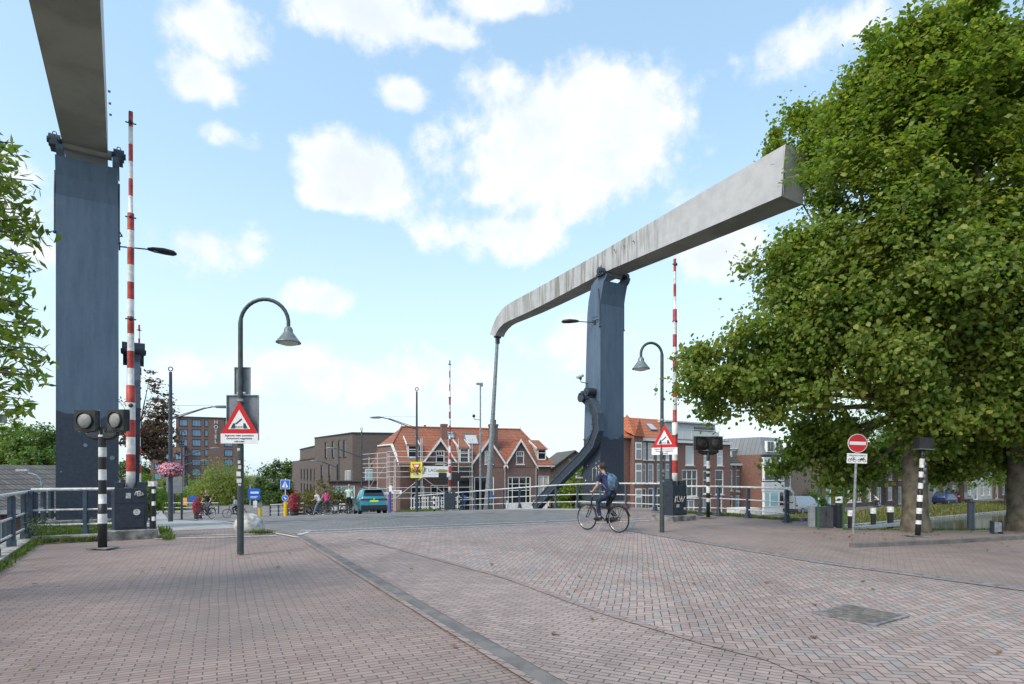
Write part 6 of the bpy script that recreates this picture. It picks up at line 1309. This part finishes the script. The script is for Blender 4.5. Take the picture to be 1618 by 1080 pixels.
def litter(label, n, seed, fn):
    rg = np.random.default_rng(seed); c = np.array([tuple(fn(rg)) for _ in range(n)]); V, Fq = leaves(c, .055, seed, .9, True, droop=6.0); stuff(leafobj('fallen_leaves', V, Fq, dryleaf), label, 'leaves')
litter('dry leaves blown along the kerb under the plane trees', 170, 81, lambda rg: Vector((rg.uniform(7.5, 15), 0, .02)) + Vector((0, 14.3 + rg.normal() * .9, 0)))
litter('a few dry leaves on the paving in the foreground', 60, 82, lambda rg: Vector((rg.uniform(-7, 6), rg.uniform(4.5, 13), .016)))
def inpoly(s0, s1, t0, t1, z=.0): return lambda rg: ST(rg.uniform(s0, s1), rg.uniform(t0, t1), z)
sheet('grass_patch', [ST(17.2, -2.2), ST(17.2, -.4), ST(20.8, -.3), ST(20.8, -2.2)], .03, grassbase, cuts=False)
grass('grass', 'bright green grass patch in front of the left column', 6500, 1, lambda rg: ST(rg.uniform(17.25, 20.7), rg.uniform(-2.1, -.35), .03), (.05, .17))
grass('grass', 'green grass fringe along the foot of the left kerb', 1300, 2, lambda rg: (lambda c: ST(c + rg.normal() * .25, -1.86 + abs(rg.normal()) * (.04 + .07 * abs(math.sin(c * 5))), 0))(rg.choice([8.3, 9.6, 10.4, 11.9, 12.6, 13.1, 14.4, 15.1, 15.6, 16.3, 16.8])), (.03, .12))
grass('grass', 'grass tufts along the grass patch kerb', 900, 3, lambda rg: ST(17.0 - abs(rg.normal()) * .06, rg.uniform(-1.9, -.5), 0), (.04, .12))
grass('grass', 'grass tufts beside the left barrier base and the path', 500, 4, lambda rg: ST(rg.uniform(16.0, 19), .62 + abs(rg.normal()) * .1, 0), (.05, .16))
grass('grass', 'grass tuft at the foot of the boulder', 420, 5, lambda rg: P(412, 842) + Vector((rg.normal() * .14, rg.normal() * .05, 0)), (.03, .10))
grass('grass', 'grass and weeds along the water edge of the plaza', 1500, 6, lambda rg: Vector((rg.uniform(9.2, 16), 0, 0)) + Vector((0, 16.3 + abs(rg.normal()) * .1, 0)), (.015, .06))
grass('grass', 'weeds along the mossy kerb under the curled railing', 1200, 7, lambda rg: ST(rg.uniform(11.3, 17.2), 18.25 + rg.normal() * .07, .0), (.04, .16))
grass('grass', 'tall grass on the far canal bank', 15000, 8, lambda rg: (lambda f: ST(28.8 + 4.4 * f, rg.uniform(28, 130), -3.25 + .5 * f))(rg.random()), (.2, .6), bankm, .05)
grass('grass', 'tall grass strip on top of the far quay', 4500, 9, lambda rg: ST(rg.uniform(33, 34.2), rg.uniform(25, 110), -2.75), (.15, .45), bankm, .05)
grass('grass', 'green verge in front of the scaffolded house', 5200, 10, lambda rg: (lambda v: Vector((v.x, v.y, RZ(v.x, v.y) - .1)))(ST(rg.uniform(36, 42), rg.uniform(16.4, 19), 0)), (.1, .3), grassm, .03)
structure(MB().quad(ST(33.6, 16.6, -.9), ST(44, 16.6, -1.58), ST(44, 21, -1.65), ST(33.6, 21, -1.0)).build('verge', grassbase, off=ST(38, 18, -1.2)))
for i, (p, lb, n, s_) in enumerate([(ST(17.1, -1.75), 'leafy weed at the left end of the grass patch kerb', 420, .22), (ST(18.6, -.7), 'tall weed in the grass in front of the left column', 160, .16)]):
    o = thing('weed', lb, 'plant', p, group='weeds in the left grass'); rg = np.random.default_rng(60 + i); c_ = rg.normal(size=(n, 3)) * np.array([s_, s_, s_ * .9]) + np.array([0, 0, s_ * 1.6]); c_[:, 2] = np.abs(c_[:, 2]); V, Fq = leaves(c_, .055, 60 + i, .8); leafobj('leaves', V, Fq, weedm, o)
    mb = MB(); [mb.path([(0, 0, 0), (math.cos(k) * s_ * .5, math.sin(k) * s_ * .5, s_ * 2.2)], [.006, .003], 4) for k in range(5)]; mb.build('stems', weedm, o)
# ---------------------------------------------------------------- bicycles and people
bikeblk = M('bicycle_black', (.015, .015, .016), .35, .2, .08, 8); rubber = M('tyre_rubber', (.018, .018, .018), .8, 0, .1); chrome = M('bicycle_chrome', (.5, .5, .5), .25, .9, .05); leather = M('saddle_black', (.02, .018, .016), .6, 0, .1); lampred = M('rear_lamp_red', (.5, .02, .02), .3, 0, 0)
def bicycle(label, loc, rz, frame=bikeblk, steer=0.):
    o = thing('bicycle', label, 'bicycle', loc, rz)                # local: +y forwards
    Rw = .335
    for y, nm in ((-.52, 'wheel'), (.58, 'wheel')):
        w = MB(); w.torus((0, y, .35), Rw - .022, .012, 'X', 32, 6); w.tube((-.05, y, .35), (.05, y, .35), .025, n=8); wo = w.build(nm, chrome, o)
        MB().torus((0, y, .35), Rw - .002, .02, 'X', 36, 8).build('tyre', rubber, wo)
        sp = MB()
        for k in range(18): a_ = k * math.pi / 9; sp.tube((.025 if k % 2 else -.025, y, .35), (0, y + (Rw - .03) * math.cos(a_), .35 + (Rw - .03) * math.sin(a_)), .0022, n=4)
        sp.build('spokes', chrome, wo)
    f = MB(); bb, hd, st_ = (0, -.08, .29), (0, .40, .82), (0, -.25, .80)
    f.tube(bb, (0, .43, .66), .019); f.tube((0, .42, .70), (0, -.20, .62), .016); f.tube(bb, st_, .017); f.tube((0, .445, .62), (0, .385, .92), .021); f.tube(st_, (0, -.28, .92), .013)
    for x in (-.055, .055): f.tube(bb, (x, -.52, .35), .011, n=6); f.tube((0, -.22, .70), (x, -.52, .35), .010, n=6)
    f.build('frame', frame, o)
    fk = MB()
    for x in (-.05, .05): fk.path([(x, .46, .60), (x, .50, .48), (x, .58, .35)], .012, 6)
    fk.tube((-.05, .46, .60), (.05, .46, .60), .016); fk.build('fork', frame, o)
    h = MB(); h.path([(0, .39, .9), (0, .36, 1.06)], .013, 6); h.path([(-.28, .14, 1.02), (-.25, .22, 1.05), (-.12, .36, 1.07), (.12, .36, 1.07), (.25, .22, 1.05), (.28, .14, 1.02)], .012, 8); h.build('handlebar', chrome, o)
    g = MB()
    for x in (-1, 1): g.tube((x * .285, .12, 1.015), (x * .26, .21, 1.045), .018)
    g.build('grip', rubber, o)
    s = MB(); s.path([(0, -.40, .96), (0, -.30, .965), (0, -.18, .955), (0, -.10, .94)], [.07, .085, .05, .022], 10); s.v = [(x, y, .955 + (z - .955) * .55) for x, y, z in s.v]; s.build('saddle', leather, o)
    m = MB()
    for y, a0, a1 in ((-.52, 20, 165), (.58, 40, 150)):
        prev = None
        for k in range(12):
            a_ = R(a0 + (a1 - a0) * k / 11); p = Vector((0, y + .375 * math.cos(a_), .35 + .375 * math.sin(a_)))
            if prev is not None: m.beam(prev, p, .05, .006)
            prev = p
    m.build('mudguard', frame, o)
    r = MB(); r.box((0, -.56, .74), (.13, .38, .012))
    for x in (-.06, .06): r.tube((x, -.42, .74), (x, -.52, .35), .006, n=5); r.tube((x, -.72, .74), (x, -.52, .35), .006, n=5)
    r.build('carrier', frame, o); MB().box((0, -.77, .70), (.06, .03, .04)).build('rear_lamp', lampred, o)
    cg = MB(); cg.path([(.05, -.08, .29), (.05, -.3, .32), (.05, -.52, .35)], [.085, .06, .055], 10); cg.v = [(.05 + (x - .05) * .25, y, z) for x, y, z in cg.v]; cg.build('chain_case', frame, o)
    ck = MB(); ck.tube((-.07, -.08, .29), (-.07, .09, .29), .012, n=6); ck.tube((.09, -.08, .29), (.09, -.25, .29), .012, n=6); ck.tube((-.09, -.08, .29), (.09, -.08, .29), .018, n=6); ck.build('crank', chrome, o)
    for x, y in ((-.13, .09), (.14, -.25)): MB().box((x, y, .285), (.1, .08, .022)).build('pedal', rubber, o)
    kk = MB(); kk.tube((-.04, -.02, .29), (-.16, .05, .02), .008, n=5); kk.build('kickstand', chrome, o)
    return o
def skin(name, chains, mat, parent, sub=1, root=0):
    """chains: list of [(x, y, z, r), ...]; equal positions are welded"""
    vs, rs, es, key = [], [], [], {}
    for c in chains:
        prev = None
        for x, y, z, r in c:
            k = (round(x, 4), round(y, 4), round(z, 4))
            if k not in key: key[k] = len(vs); vs.append((x, y, z)); rs.append(r)
            if prev is not None and prev != key[k]: es.append((prev, key[k]))
            prev = key[k]
    me = bpy.data.meshes.new(name); me.from_pydata(vs, es, []); tmp = bpy.data.objects.new(name, me); COL.objects.link(tmp)
    md = tmp.modifiers.new('s', 'SKIN'); md.use_smooth_shade = True; md.branch_smoothing = .6
    for i, r in enumerate(rs): me.skin_vertices[0].data[i].radius = (r, r); me.skin_vertices[0].data[i].use_root = (i == root)
    sd = tmp.modifiers.new('d', 'SUBSURF'); sd.levels = sub; sd.render_levels = sub
    bpy.context.view_layer.update(); m2 = bpy.data.meshes.new_from_object(tmp.evaluated_get(bpy.context.evaluated_depsgraph_get())); m2.name = name
    bpy.data.objects.remove(tmp); m2.materials.clear(); m2.materials.append(mat)
    for p in m2.polygons: p.use_smooth = True
    o = bpy.data.objects.new(name, m2); COL.objects.link(o); o.parent = parent; return o
skinm = M('skin_tone', (.50, .29, .21), .5, 0, .06, 20)
def ik(a, b, l1, l2, pole):
    a, b = Vector(a), Vector(b); d = b - a; L = min(d.length, l1 + l2 - .01); dn = d.normalized(); x = (l1 * l1 - l2 * l2 + L * L) / (2 * L); h = math.sqrt(max(0, l1 * l1 - x * x)); pl = Vector(pole); pl = (pl - dn * pl.dot(dn)).normalized(); return a + dn * x + pl * h
def person(label, loc, rz, shirt, trousers, hair, hip, neck, hands, feet, look=(0, 1, 0), longhair=False, sleeve=.55, shoes=black, hairlen=0., skinmat=skinm, fingers=True, headphone=False, bald=False, glasses=False):
    """local: +y forwards. hands/feet: left, right; seated, standing or riding poses come from the joints"""
    o = thing('person', label, 'person', loc, rz)
    hip, neck = Vector(hip), Vector(neck); ax = (neck - hip).normalized(); look = Vector(look).normalized()
    v4 = lambda v, r: (v[0], v[1], v[2], r)
    head = neck + ax * .07 + look * .02 + Vector((0, 0, .11)); chest = hip.lerp(neck, .72); waist = hip.lerp(neck, .33)
    sh = [neck + Vector((sx_ * .185, 0, -.055)) - look * .0 for sx_ in (-1, 1)]; hj = [hip + Vector((sx_ * .09, 0, -.02)) for sx_ in (-1, 1)]
    body = [[v4(hip, .10), v4(waist, .10), v4(chest, .10), v4(neck - ax * .02, .055), v4(neck + ax * .05, .05), v4(head + Vector((0, 0, -.07)), .06)]]
    sl = []; tr = [[v4(hip + ax * .12, .128), v4(hip, .145), v4(hip + Vector((0, -.03, -.05)), .135)]]; shoe = []
    for i, sx_ in enumerate((-1, 1)):
        hd = Vector(hands[i]); el = ik(sh[i], hd, .29, .27, (sx_ * .5, -.35, -1)); wr = el.lerp(hd, .88)
        body.append([v4(chest, .10), v4(sh[i], .046), v4(sh[i].lerp(el, .5), .045), v4(el, .038), v4(el.lerp(wr, .4), .037), v4(wr, .025), v4(hd, .030)])
        e_ = sh[i].lerp(el, sleeve) if sleeve < 1 else el
        c_ = [v4(chest, .15), v4(sh[i], .078), v4(sh[i].lerp(el, .35), .064), v4(e_, .062)]
        if sleeve >= 1: c_ += [v4(el.lerp(wr, .5), .05), v4(wr, .04)]
        sl.append(c_)
        ft = Vector(feet[i]); an = ft + Vector((0, -.06, .07)); kn = ik(hj[i], an, .43, .43, (sx_ * .08, 1, .25))
        body.append([v4(hip, .10), v4(hj[i], .085), v4(hj[i].lerp(kn, .5), .07), v4(kn, .052), v4(kn.lerp(an, .35), .052), v4(an, .034), v4(ft + Vector((0, .06, .03)), .03)])
        tr.append([v4(hip, .135), v4(hj[i], .105), v4(hj[i].lerp(kn, .5), .086), v4(kn, .066), v4(kn.lerp(an, .5), .060), v4(kn.lerp(an, .93), .055)])
        s_ = MB(); s_.path([ft + Vector((0, -.11, .045)), ft + Vector((0, -.03, .055)), ft + Vector((0, .07, .04)), ft + Vector((0, .15, .028))], [.036, .046, .042, .028], 10); shoe.append(s_)
    b = skin('body', body, skinmat, o)
    # head with face, ears and fingers are joined into the same body mesh
    hm = MB(); rt = look.cross(Vector((0, 0, 1))).normalized(); up = rt.cross(look)
    B_ = Matrix((rt, look, up)).transposed()
    hb = MB(); hb.ball((0, 0, 0), (.074, .092, .112), 16, 12)
    hv = []
    for x, y, z in hb.v:
        if z < -.03: x *= 1 - .32 * min(1, (-.03 - z) / .08); y = y * (1 - .12 * min(1, (-.03 - z) / .08)) + .012
        hv.append((x, y, z))
    hb.v = hv
    hb.ball((0, .098, -.012), (.012, .018, .022), 8, 6); hb.ball((0, .088, -.055), (.024, .008, .008), 8, 5)
    for sx_ in (-1, 1): hb.ball((sx_ * .077, -.005, -.01), (.012, .02, .03), 8, 6); hb.ball((sx_ * .03, .086, .012), (.012, .008, .007), 8, 5)
    hm.add([head + B_ @ Vector(p) for p in hb.v], hb.f, 0, True)
    if fingers:
        for i, sx_ in enumerate((-1, 1)):
            hd = Vector(hands[i])
            for k in range(4): x = (k - 1.5) * .018; hm.path([hd + Vector((x * .4, .01 + x, .012)), hd + Vector((-sx_ * .01, .028 + x, .022)), hd + Vector((-sx_ * .02, .04 + x, -.004)), hd + Vector((-sx_ * .012, .03 + x, -.026 + .003 * k))], [.0095, .009, .0085, .007], 6)
            hm.path([hd + Vector((-sx_ * .02, -.02, .004)), hd + Vector((-sx_ * .04, .0, -.006)), hd + Vector((-sx_ * .035, .022, -.016))], [.011, .010, .008], 6)
    tmp = hm.build('head', skinmat, o); bm = bmesh.new(); bm.from_mesh(b.data); bm.from_mesh(tmp.data); bm.to_mesh(b.data); bm.free(); bpy.data.objects.remove(tmp)
    ey = MB()
    for sx_ in (-1, 1): ey.ball(head + B_ @ Vector((sx_ * .03, .094, .012)), .006, 6, 5)
    ey.build('eyes', black, b)
    top = [[v4(hip + ax * .0, .152), v4(hip + ax * .1, .148), v4(waist, .142), v4(chest, .15), v4(chest.lerp(neck, .55), .13), v4(neck - ax * .015, .084)]] + sl
    skin('shirt', top, shirt, o); skin('trousers', tr, trousers, o)
    for s_ in shoe: s_.build('shoe', shoes, o)
    if not bald:
        hr = MB(); hh = MB(); hh.ball((0, -.012, .026), (.083, .098, .105), 16, 12); keep = []
        for i_, f in enumerate(hh.f):
            c_ = sum((Vector(hh.v[j]) for j in f), Vector()) / 4
            if c_.y < .045 + (c_.z - .03) * .6 and c_.z > -.055 - hairlen * (1 if c_.y < 0 else 0) or c_.z > .085: keep.append(f)
        hh.f = keep; hh.mi = [0] * len(keep); hh.sm = [True] * len(keep)
        hr.add([head + B_ @ Vector(p) for p in hh.v], hh.f, 0, True)
        if longhair: hr.path([head + B_ @ Vector((0, -.06, .02)), head + B_ @ Vector((0, -.11, -.06)), head + B_ @ Vector((0, -.10, -.2))], [.07, .055, .03], 10)
        hr.build('hair', hair, o, fix=False)
    if headphone:
        hp_ = MB()
        for sx_ in (-1, 1): c_ = head + B_ @ Vector((sx_ * .085, -.005, -.005)); hp_.tube(c_ - rt * sx_ * .012, c_ + rt * sx_ * .02, .036, n=12)
        hp_.path([head + B_ @ Vector((math.cos(a_) * .095, -.01, math.sin(a_) * .125 + .005)) for a_ in [math.pi * k / 10 for k in range(11)]], .01, 6); hp_.build('headphones', black, o)
    return o
navysh = M('navy_tshirt', (.024, .028, .095), .9, 0, .3, 7, .9, 13); jeans = M('dark_blue_jeans', (.016, .036, .075), .9, 0, .35, 9, .9, 15); brownh = M('brown_hair', (.045, .026, .016), .7, 0, .2, 60); blackh = M('black_hair', (.012, .010, .009), .6, 0, .1, 60); blondh = M('fair_hair', (.28, .17, .08), .7, 0, .2, 60); greyh = M('grey_hair', (.35, .32, .30), .7, 0, .2, 60)
RIDE_H = [(-.275, .16, 1.045), (.275, .16, 1.045)]; RIDE_F = [(-.13, .06, .30), (.14, -.26, .30)]
fw_, rw_ = Vector((2.08, 16.4, 0)), Vector((2.79, 15.58, 0)); dv = (fw_ - rw_).normalized(); mid = rw_ + dv * .52; rzb = math.atan2(-dv.x, dv.y)
bicycle('black upright bicycle ridden by the man with the backpack', mid, rzb)
dlook = Vector((-.25, 1, .0))
person('cyclist in a navy t-shirt and dark jeans, wearing headphones and a blue backpack', mid, rzb, navysh, jeans, brownh, (0, -.27, 1.03), (0, -.02, 1.55), RIDE_H, RIDE_F, look=(-.15, 1, .02), headphone=True, sleeve=.7)
bp = thing('backpack', 'blue and grey backpack on the back of the cyclist in navy', 'backpack', mid, rzb); bpb = M('backpack_blue', (.085, .165, .27), .75, 0, .3, 9, .2, 40); bpd = M('backpack_dark', (.03, .045, .07), .8, 0, .2, 10)
mb = MB(); mb.path([(0, -.335, 1.12), (0, -.355, 1.24), (0, -.30, 1.42), (0, -.24, 1.52)], [.10, .135, .125, .07], 14); mb.v = [(x * 1.15, y, z) for x, y, z in mb.v]; mb.build('bag', bpb, bp)
mb = MB(); mb.path([(0, -.43, 1.14), (0, -.455, 1.26), (0, -.405, 1.36)], [.07, .085, .05], 12); mb.build('front_pocket', bpd, bp)
mb = MB()
for x in (-.11, .11): mb.path([(x, -.22, 1.50), (x * 1.1, -.03, 1.575), (x * 1.2, .07, 1.50), (x * 1.2, -.02, 1.32), (x, -.22, 1.14)], .018, 6); mb.tube((x * .8, -.44, 1.18), (x * .7, -.36, 1.47), .014, n=6)
mb.build('strap', bpb, bp)
# people at the far end of the bridge
def rider(px, Y, rz, label, blabel, shirt, trousers, hair, steer=0, bike=True, sleeve=.5, **k):
    p = gz(px, Y); bicycle(blabel, p, rz); return person(label, p, rz, shirt, trousers, hair, (0, -.27, 1.03), (0, -.05, 1.54), RIDE_H, RIDE_F, sleeve=sleeve, **k)
blackt = M('black_tshirt', (.012, .012, .014), .85, 0, .1); pink = M('pink_shirt', (.70, .03, .30), .8, 0, .12); whitet = M('white_tshirt', (.72, .70, .70), .8, 0, .06); mint = M('pale_green_shirt', (.50, .58, .46), .85, 0, .1); ljeans = M('light_blue_jeans', (.17, .27, .42), .9, 0, .2, 15); greyj = M('grey_jeans', (.10, .10, .12), .9, 0, .15); darkt = M('dark_trousers', (.02, .022, .03), .9, 0, .1); hoodie = M('pale_grey_jacket', (.5, .5, .52), .85, 0, .1)
rider(326, 37.0, R(170), 'oncoming cyclist in a black t-shirt on the pale path', 'pale bicycle of the oncoming cyclist on the path', blackt, greyj, blondh)
pp = gz(527 - 27, 42.0); bicycle('black bicycle of the seated cyclist in the white shirt', pp, R(78))
person('cyclist in a white shirt and light jeans, one foot on the ground', pp, R(78), whitet, ljeans, blondh, (0, -.24, .98), (0, -.02, 1.47), RIDE_H, [(-.2, .16, .0), (.14, -.2, .30)], longhair=True, sleeve=.45)
pp = gz(514, 43.0); bicycle('bicycle of the cyclist in the pink top', pp, R(60))
person('cyclist in a bright pink top seen from behind', pp, R(40), pink, greyj, blackh, (0, -.24, .98), (0, -.06, 1.50), [(-.3, .2, 1.1), (.28, .16, 1.05)], [(-.13, .06, .30), (.2, -.1, .0)], longhair=False, hairlen=.06, sleeve=.35)
pp = gz(552, 38.0); bicycle('dark bicycle ridden by the man in the pale green shirt', pp, R(8))
person('tall man in a loose pale green shirt cycling away beside the car', pp, R(8), mint, darkt, greyh, (0, -.27, 1.05), (0, -.14, 1.62), [(-.275, .16, 1.045), (.275, .16, 1.045)], RIDE_F, sleeve=.75)
pp = gz(371, 47.0); bicycle('dark bicycle of the person in the pale jacket behind the left lamp', pp, R(100))
person('person in a pale grey jacket behind the left lamp post', pp, R(100), hoodie, darkt, greyh, (0, -.24, .98), (0, .02, 1.42), RIDE_H, RIDE_F, sleeve=1)
pp = ST(36, fac(1384, 36), LOW); bicycle('dark bicycle across the canal behind the fender beam', pp, R(70)); person('cyclist in a white shirt across the canal behind the fender beam', pp, R(70), whitet, darkt, blackh, (0, -.27, 1.03), (0, .08, 1.48), RIDE_H, RIDE_F, fingers=False)
for i, (px, Y, rz, lb) in enumerate([(535, 45, 70, 'parked bicycle left of the dark lamp post by the car'), (543, 46, 110, 'parked bicycle with white bags beside the man in pale green'), (521, 48, 60, 'parked bicycle behind the pink cyclist'), (528, 50, 85, 'parked bicycle in front of the brown shed')]): bicycle(lb, gz(px, Y), R(rz))
pn_ = thing('pannier', 'white pannier bag on the parked bicycle beside the man in pale green', 'bag', gz(541, 45.6)); MB().box((0, 0, .55), (.45, .2, .5)).build('bag', white, pn_, bevel=.04); MB().box((0, -.11, .7), (.4, .03, .12)).build('flap', signback, pn_)
pn_ = thing('pannier', 'pale crate bag on the bicycle behind the pink cyclist', 'bag', gz(529, 44.6)); MB().box((0, 0, .45), (.4, .3, .3)).build('bag', hoodie, pn_, bevel=.03); MB().box((0, 0, .62), (.44, .34, .04)).build('rim', signback, pn_)
# ---------------------------------------------------------------- cars
carglass = glassmat('car_glass', (.012, .014, .016), .03)
def car(label, loc, rz, paint, L_=4.2, Wd=1.76, Hc=1.58, van=False, rear=True, name='parked_car', plate=signyellow):
    o = thing(name, label, 'car' if not van else 'van', loc, rz)      # local: +y forwards
    hl = L_ / 2; hw = Wd / 2
    if van: sec = [(-hl, .35, 1.0, Hc * .98), (-hl + .12, .2, 1.05, Hc), (-hl + .8, .2, 1.05, Hc), (hl - 1.7, .2, 1.05, Hc * .99), (hl - 1.1, .2, 1.02, Hc * .9), (hl - .55, .22, .98, 1.06), (hl - .08, .28, .8, .86), (hl, .4, .6, .62)]
    else: sec = [(-hl, .45, .88, .93), (-hl + .07, .26, .96, 1.06), (-hl + .35, .2, .98, Hc * .93), (-hl + .7, .2, .98, Hc), (0, .2, .96, Hc * .985), (.55, .2, .94, Hc * .92), (1.15, .2, .90, 1.02), (hl - .1, .24, .74, .80), (hl, .4, .58, .62)]
    def ring(y, z0, zb, zt, k=0.):
        ww = hw * (1 - .10 * max(0, (abs(y) - hl + .5) / .5)) + k; tw_ = ww * (.74 if zt > zb + .25 else .93)
        return [(-ww * .96, y, z0), (-ww, y, z0 + .28 * (zb - z0)), (-ww, y, zb - .12), (-ww * .965, y, zb), (-tw_, y, zt - .05), (-tw_ * .9, y, zt), (tw_ * .9, y, zt), (tw_, y, zt - .05), (ww * .965, y, zb), (ww, y, zb - .12), (ww, y, z0 + .28 * (zb - z0)), (ww * .96, y, z0)]
    mb = MB(); n = 12; vs = [p for s in sec for p in ring(*s)]
    mb.add(vs, [(i * n + j, i * n + (j + 1) % n, (i + 1) * n + (j + 1) % n, (i + 1) * n + j) for i in range(len(sec) - 1) for j in range(n)], 0, True); mb.add(vs[:n], [tuple(range(n))], 0); mb.add(vs[-n:], [tuple(range(n))[::-1]], 0)
    body = mb.build('body', paint, o); body.modifiers.new('b', 'BEVEL').width = .03; body.modifiers['b'].limit_method = 'ANGLE'
    # glass: side windows, windscreen and rear window, a few millimetres proud of the body
    def pane(pts, nm): g = MB(); c_ = sum((Vector(p) for p in pts), Vector()) / len(pts); nn = (Vector(pts[1]) - Vector(pts[0])).cross(Vector(pts[2]) - Vector(pts[0])).normalized(); nn = nn if nn.dot(c_ - Vector((0, 0, .7))) > 0 else -nn; g.quad(*[Vector(p) + nn * .012 for p in pts]); g.build(nm, carglass, o)
    R_ = [ring(*s) for s in sec]
    def mixp(a_, c_, f): return Vector(a_).lerp(Vector(c_), f)
    spans = [(2, 4), (4, 6)] if not van else [(4, 5)]
    for i0, i1 in spans:
        for sd in (0, 1):
            j0, j1 = (3, 4) if sd == 0 else (8, 7)
            b0, t0, b1, t1 = R_[i0][j0], R_[i0][j1], R_[i1][j0], R_[i1][j1]
            pane([mixp(mixp(b0, b1, .06), mixp(t0, t1, .06), .08), mixp(mixp(b0, b1, .94), mixp(t0, t1, .94), .08), mixp(mixp(b0, b1, .94), mixp(t0, t1, .94), .92), mixp(mixp(b0, b1, .06), mixp(t0, t1, .06), .92)], 'side_window')
    i = 1; pane([mixp(R_[i][5], R_[i + 1][5], .12) + Vector((.02, 0, 0)), mixp(R_[i][6], R_[i + 1][6], .12) - Vector((.02, 0, 0)), mixp(R_[i][6], R_[i + 1][6], .92) - Vector((.03, 0, 0)), mixp(R_[i][5], R_[i + 1][5], .92) + Vector((.03, 0, 0))] if not van else [(-hw * .62, -hl - .0, 1.15), (hw * .62, -hl, 1.15), (hw * .58, -hl + .06, 1.6), (-hw * .58, -hl + .06, 1.6)], 'rear_window')
    i = 5 if not van else 4; pane([mixp(R_[i][5], R_[i + 1][5], .1), mixp(R_[i][6], R_[i + 1][6], .1), mixp(R_[i][6], R_[i + 1][6], .92), mixp(R_[i][5], R_[i + 1][5], .92)], 'windscreen')
    for x in (-hw + .1, hw - .1):
        for y in (-hl + .78, hl - .82):
            w = MB(); w.tube((x - .1, y, .33), (x + .1, y, .33), .33, n=22); wo = w.build('wheel', rubber, o); rm = MB(); xx = x + math.copysign(.105, x); rm.tube((xx - .006, y, .33), (xx + .006, y, .33), .22, n=16); rm.build('rim', chrome, wo)
    MB().box((0, -hl - .0, .40), (Wd * .92, .12, .30)).build('bumper', blacksat, o, bevel=.03); MB().box((0, hl - .02, .38), (Wd * .8, .12, .22)).build('bumper', blacksat, o, bevel=.03)
    for sx_ in (-1, 1): MB().box((sx_ * hw * .70, -hl + .01, .90), (.38, .08, .13)).build('tail_light', M('tail_light_red', (.22, .012, .012), .25, 0, 0) if 'tail_light_red' not in bpy.data.materials else bpy.data.materials['tail_light_red'], o, bevel=.02); MB().box((sx_ * hw * .66, hl - .06, .66), (.36, .1, .12)).build('headlight', lampglass, o, bevel=.02); MB().box((sx_ * (hw + .08), .75, 1.02), (.16, .1, .12)).build('mirror', paint, o, bevel=.02)
    if rear:
        MB().box((0, -hl - .03, .80), (.52, .02, .115)).build('number_plate', plate, o); MB().box((0, -hl + .0, .90), (.85, .05, .09)).build('light_bar', blacksat, o); MB().tube((0, -hl - .035, .93), (0, -hl - .02, .93), .06, n=14).build('round_emblem', chrome, o)
        MB().box((0, -hl + .33, Hc * .955), (Wd * .62, .32, .03)).build('roof_spoiler', blacksat, o); mb = MB()
        for sx_ in (-1, 1): mb.path([(sx_ * hw * .66, -hl + .75, Hc), (sx_ * hw * .66, -hl + .9, Hc + .045), (sx_ * hw * .66, .3, Hc + .03), (sx_ * hw * .66, .45, Hc - .03)], .02, 6)
        mb.build('roof_rail', chrome, o)
    return o
turq = M('turquoise_car_paint', (.012, .27, .36), .22, .3, 0, coat=.6); silver = M('silver_grey_paint', (.30, .34, .38), .3, .4, .05, coat=.4); bluep = M('blue_car_paint', (.02, .06, .20), .28, .2, .05, coat=.5); dred = M('dark_red_paint', (.10, .012, .016), .3, .2, .05, coat=.5)
cp_ = gz(584, 39.0); tc = car('turquoise car seen from behind, driving away over the bridge', cp_, R(21), turq, name='turquoise_car'); tc.rotation_euler = (R(-3.2), 0, R(21))
vp = ST(36.5, fac(1268, 36.5), LOW); car('silver grey van parked across the canal near the curled railing', vp, TH + R(-90) + R(180) - R(180), silver, 4.3, 1.8, 1.85, van=True, rear=False, name='parked_van')
for px, lb, pt in ((1494, 'blue car parked across the canal between the plane trunks', bluep), (1517, 'dark red car parked right behind the blue car across the canal', dred)): car(lb, ST(36.5, fac(px, 36.5), LOW), TH - R(90), pt, 4.1, 1.75, 1.7, rear=False)
for o in [x for x in bpy.data.objects if x.parent and x.name.split('.')[0] in ('side_wall', 'rivet', 'round_sticker', 'sticker', 'side_frame', 'downpipe', 'lifting_bolt', 'dormer_verge', 'mudguard', 'reflector', 'name_arm')]: split_islands(o)
for o in bpy.data.objects:
    if '_w' in o: del o['_w']
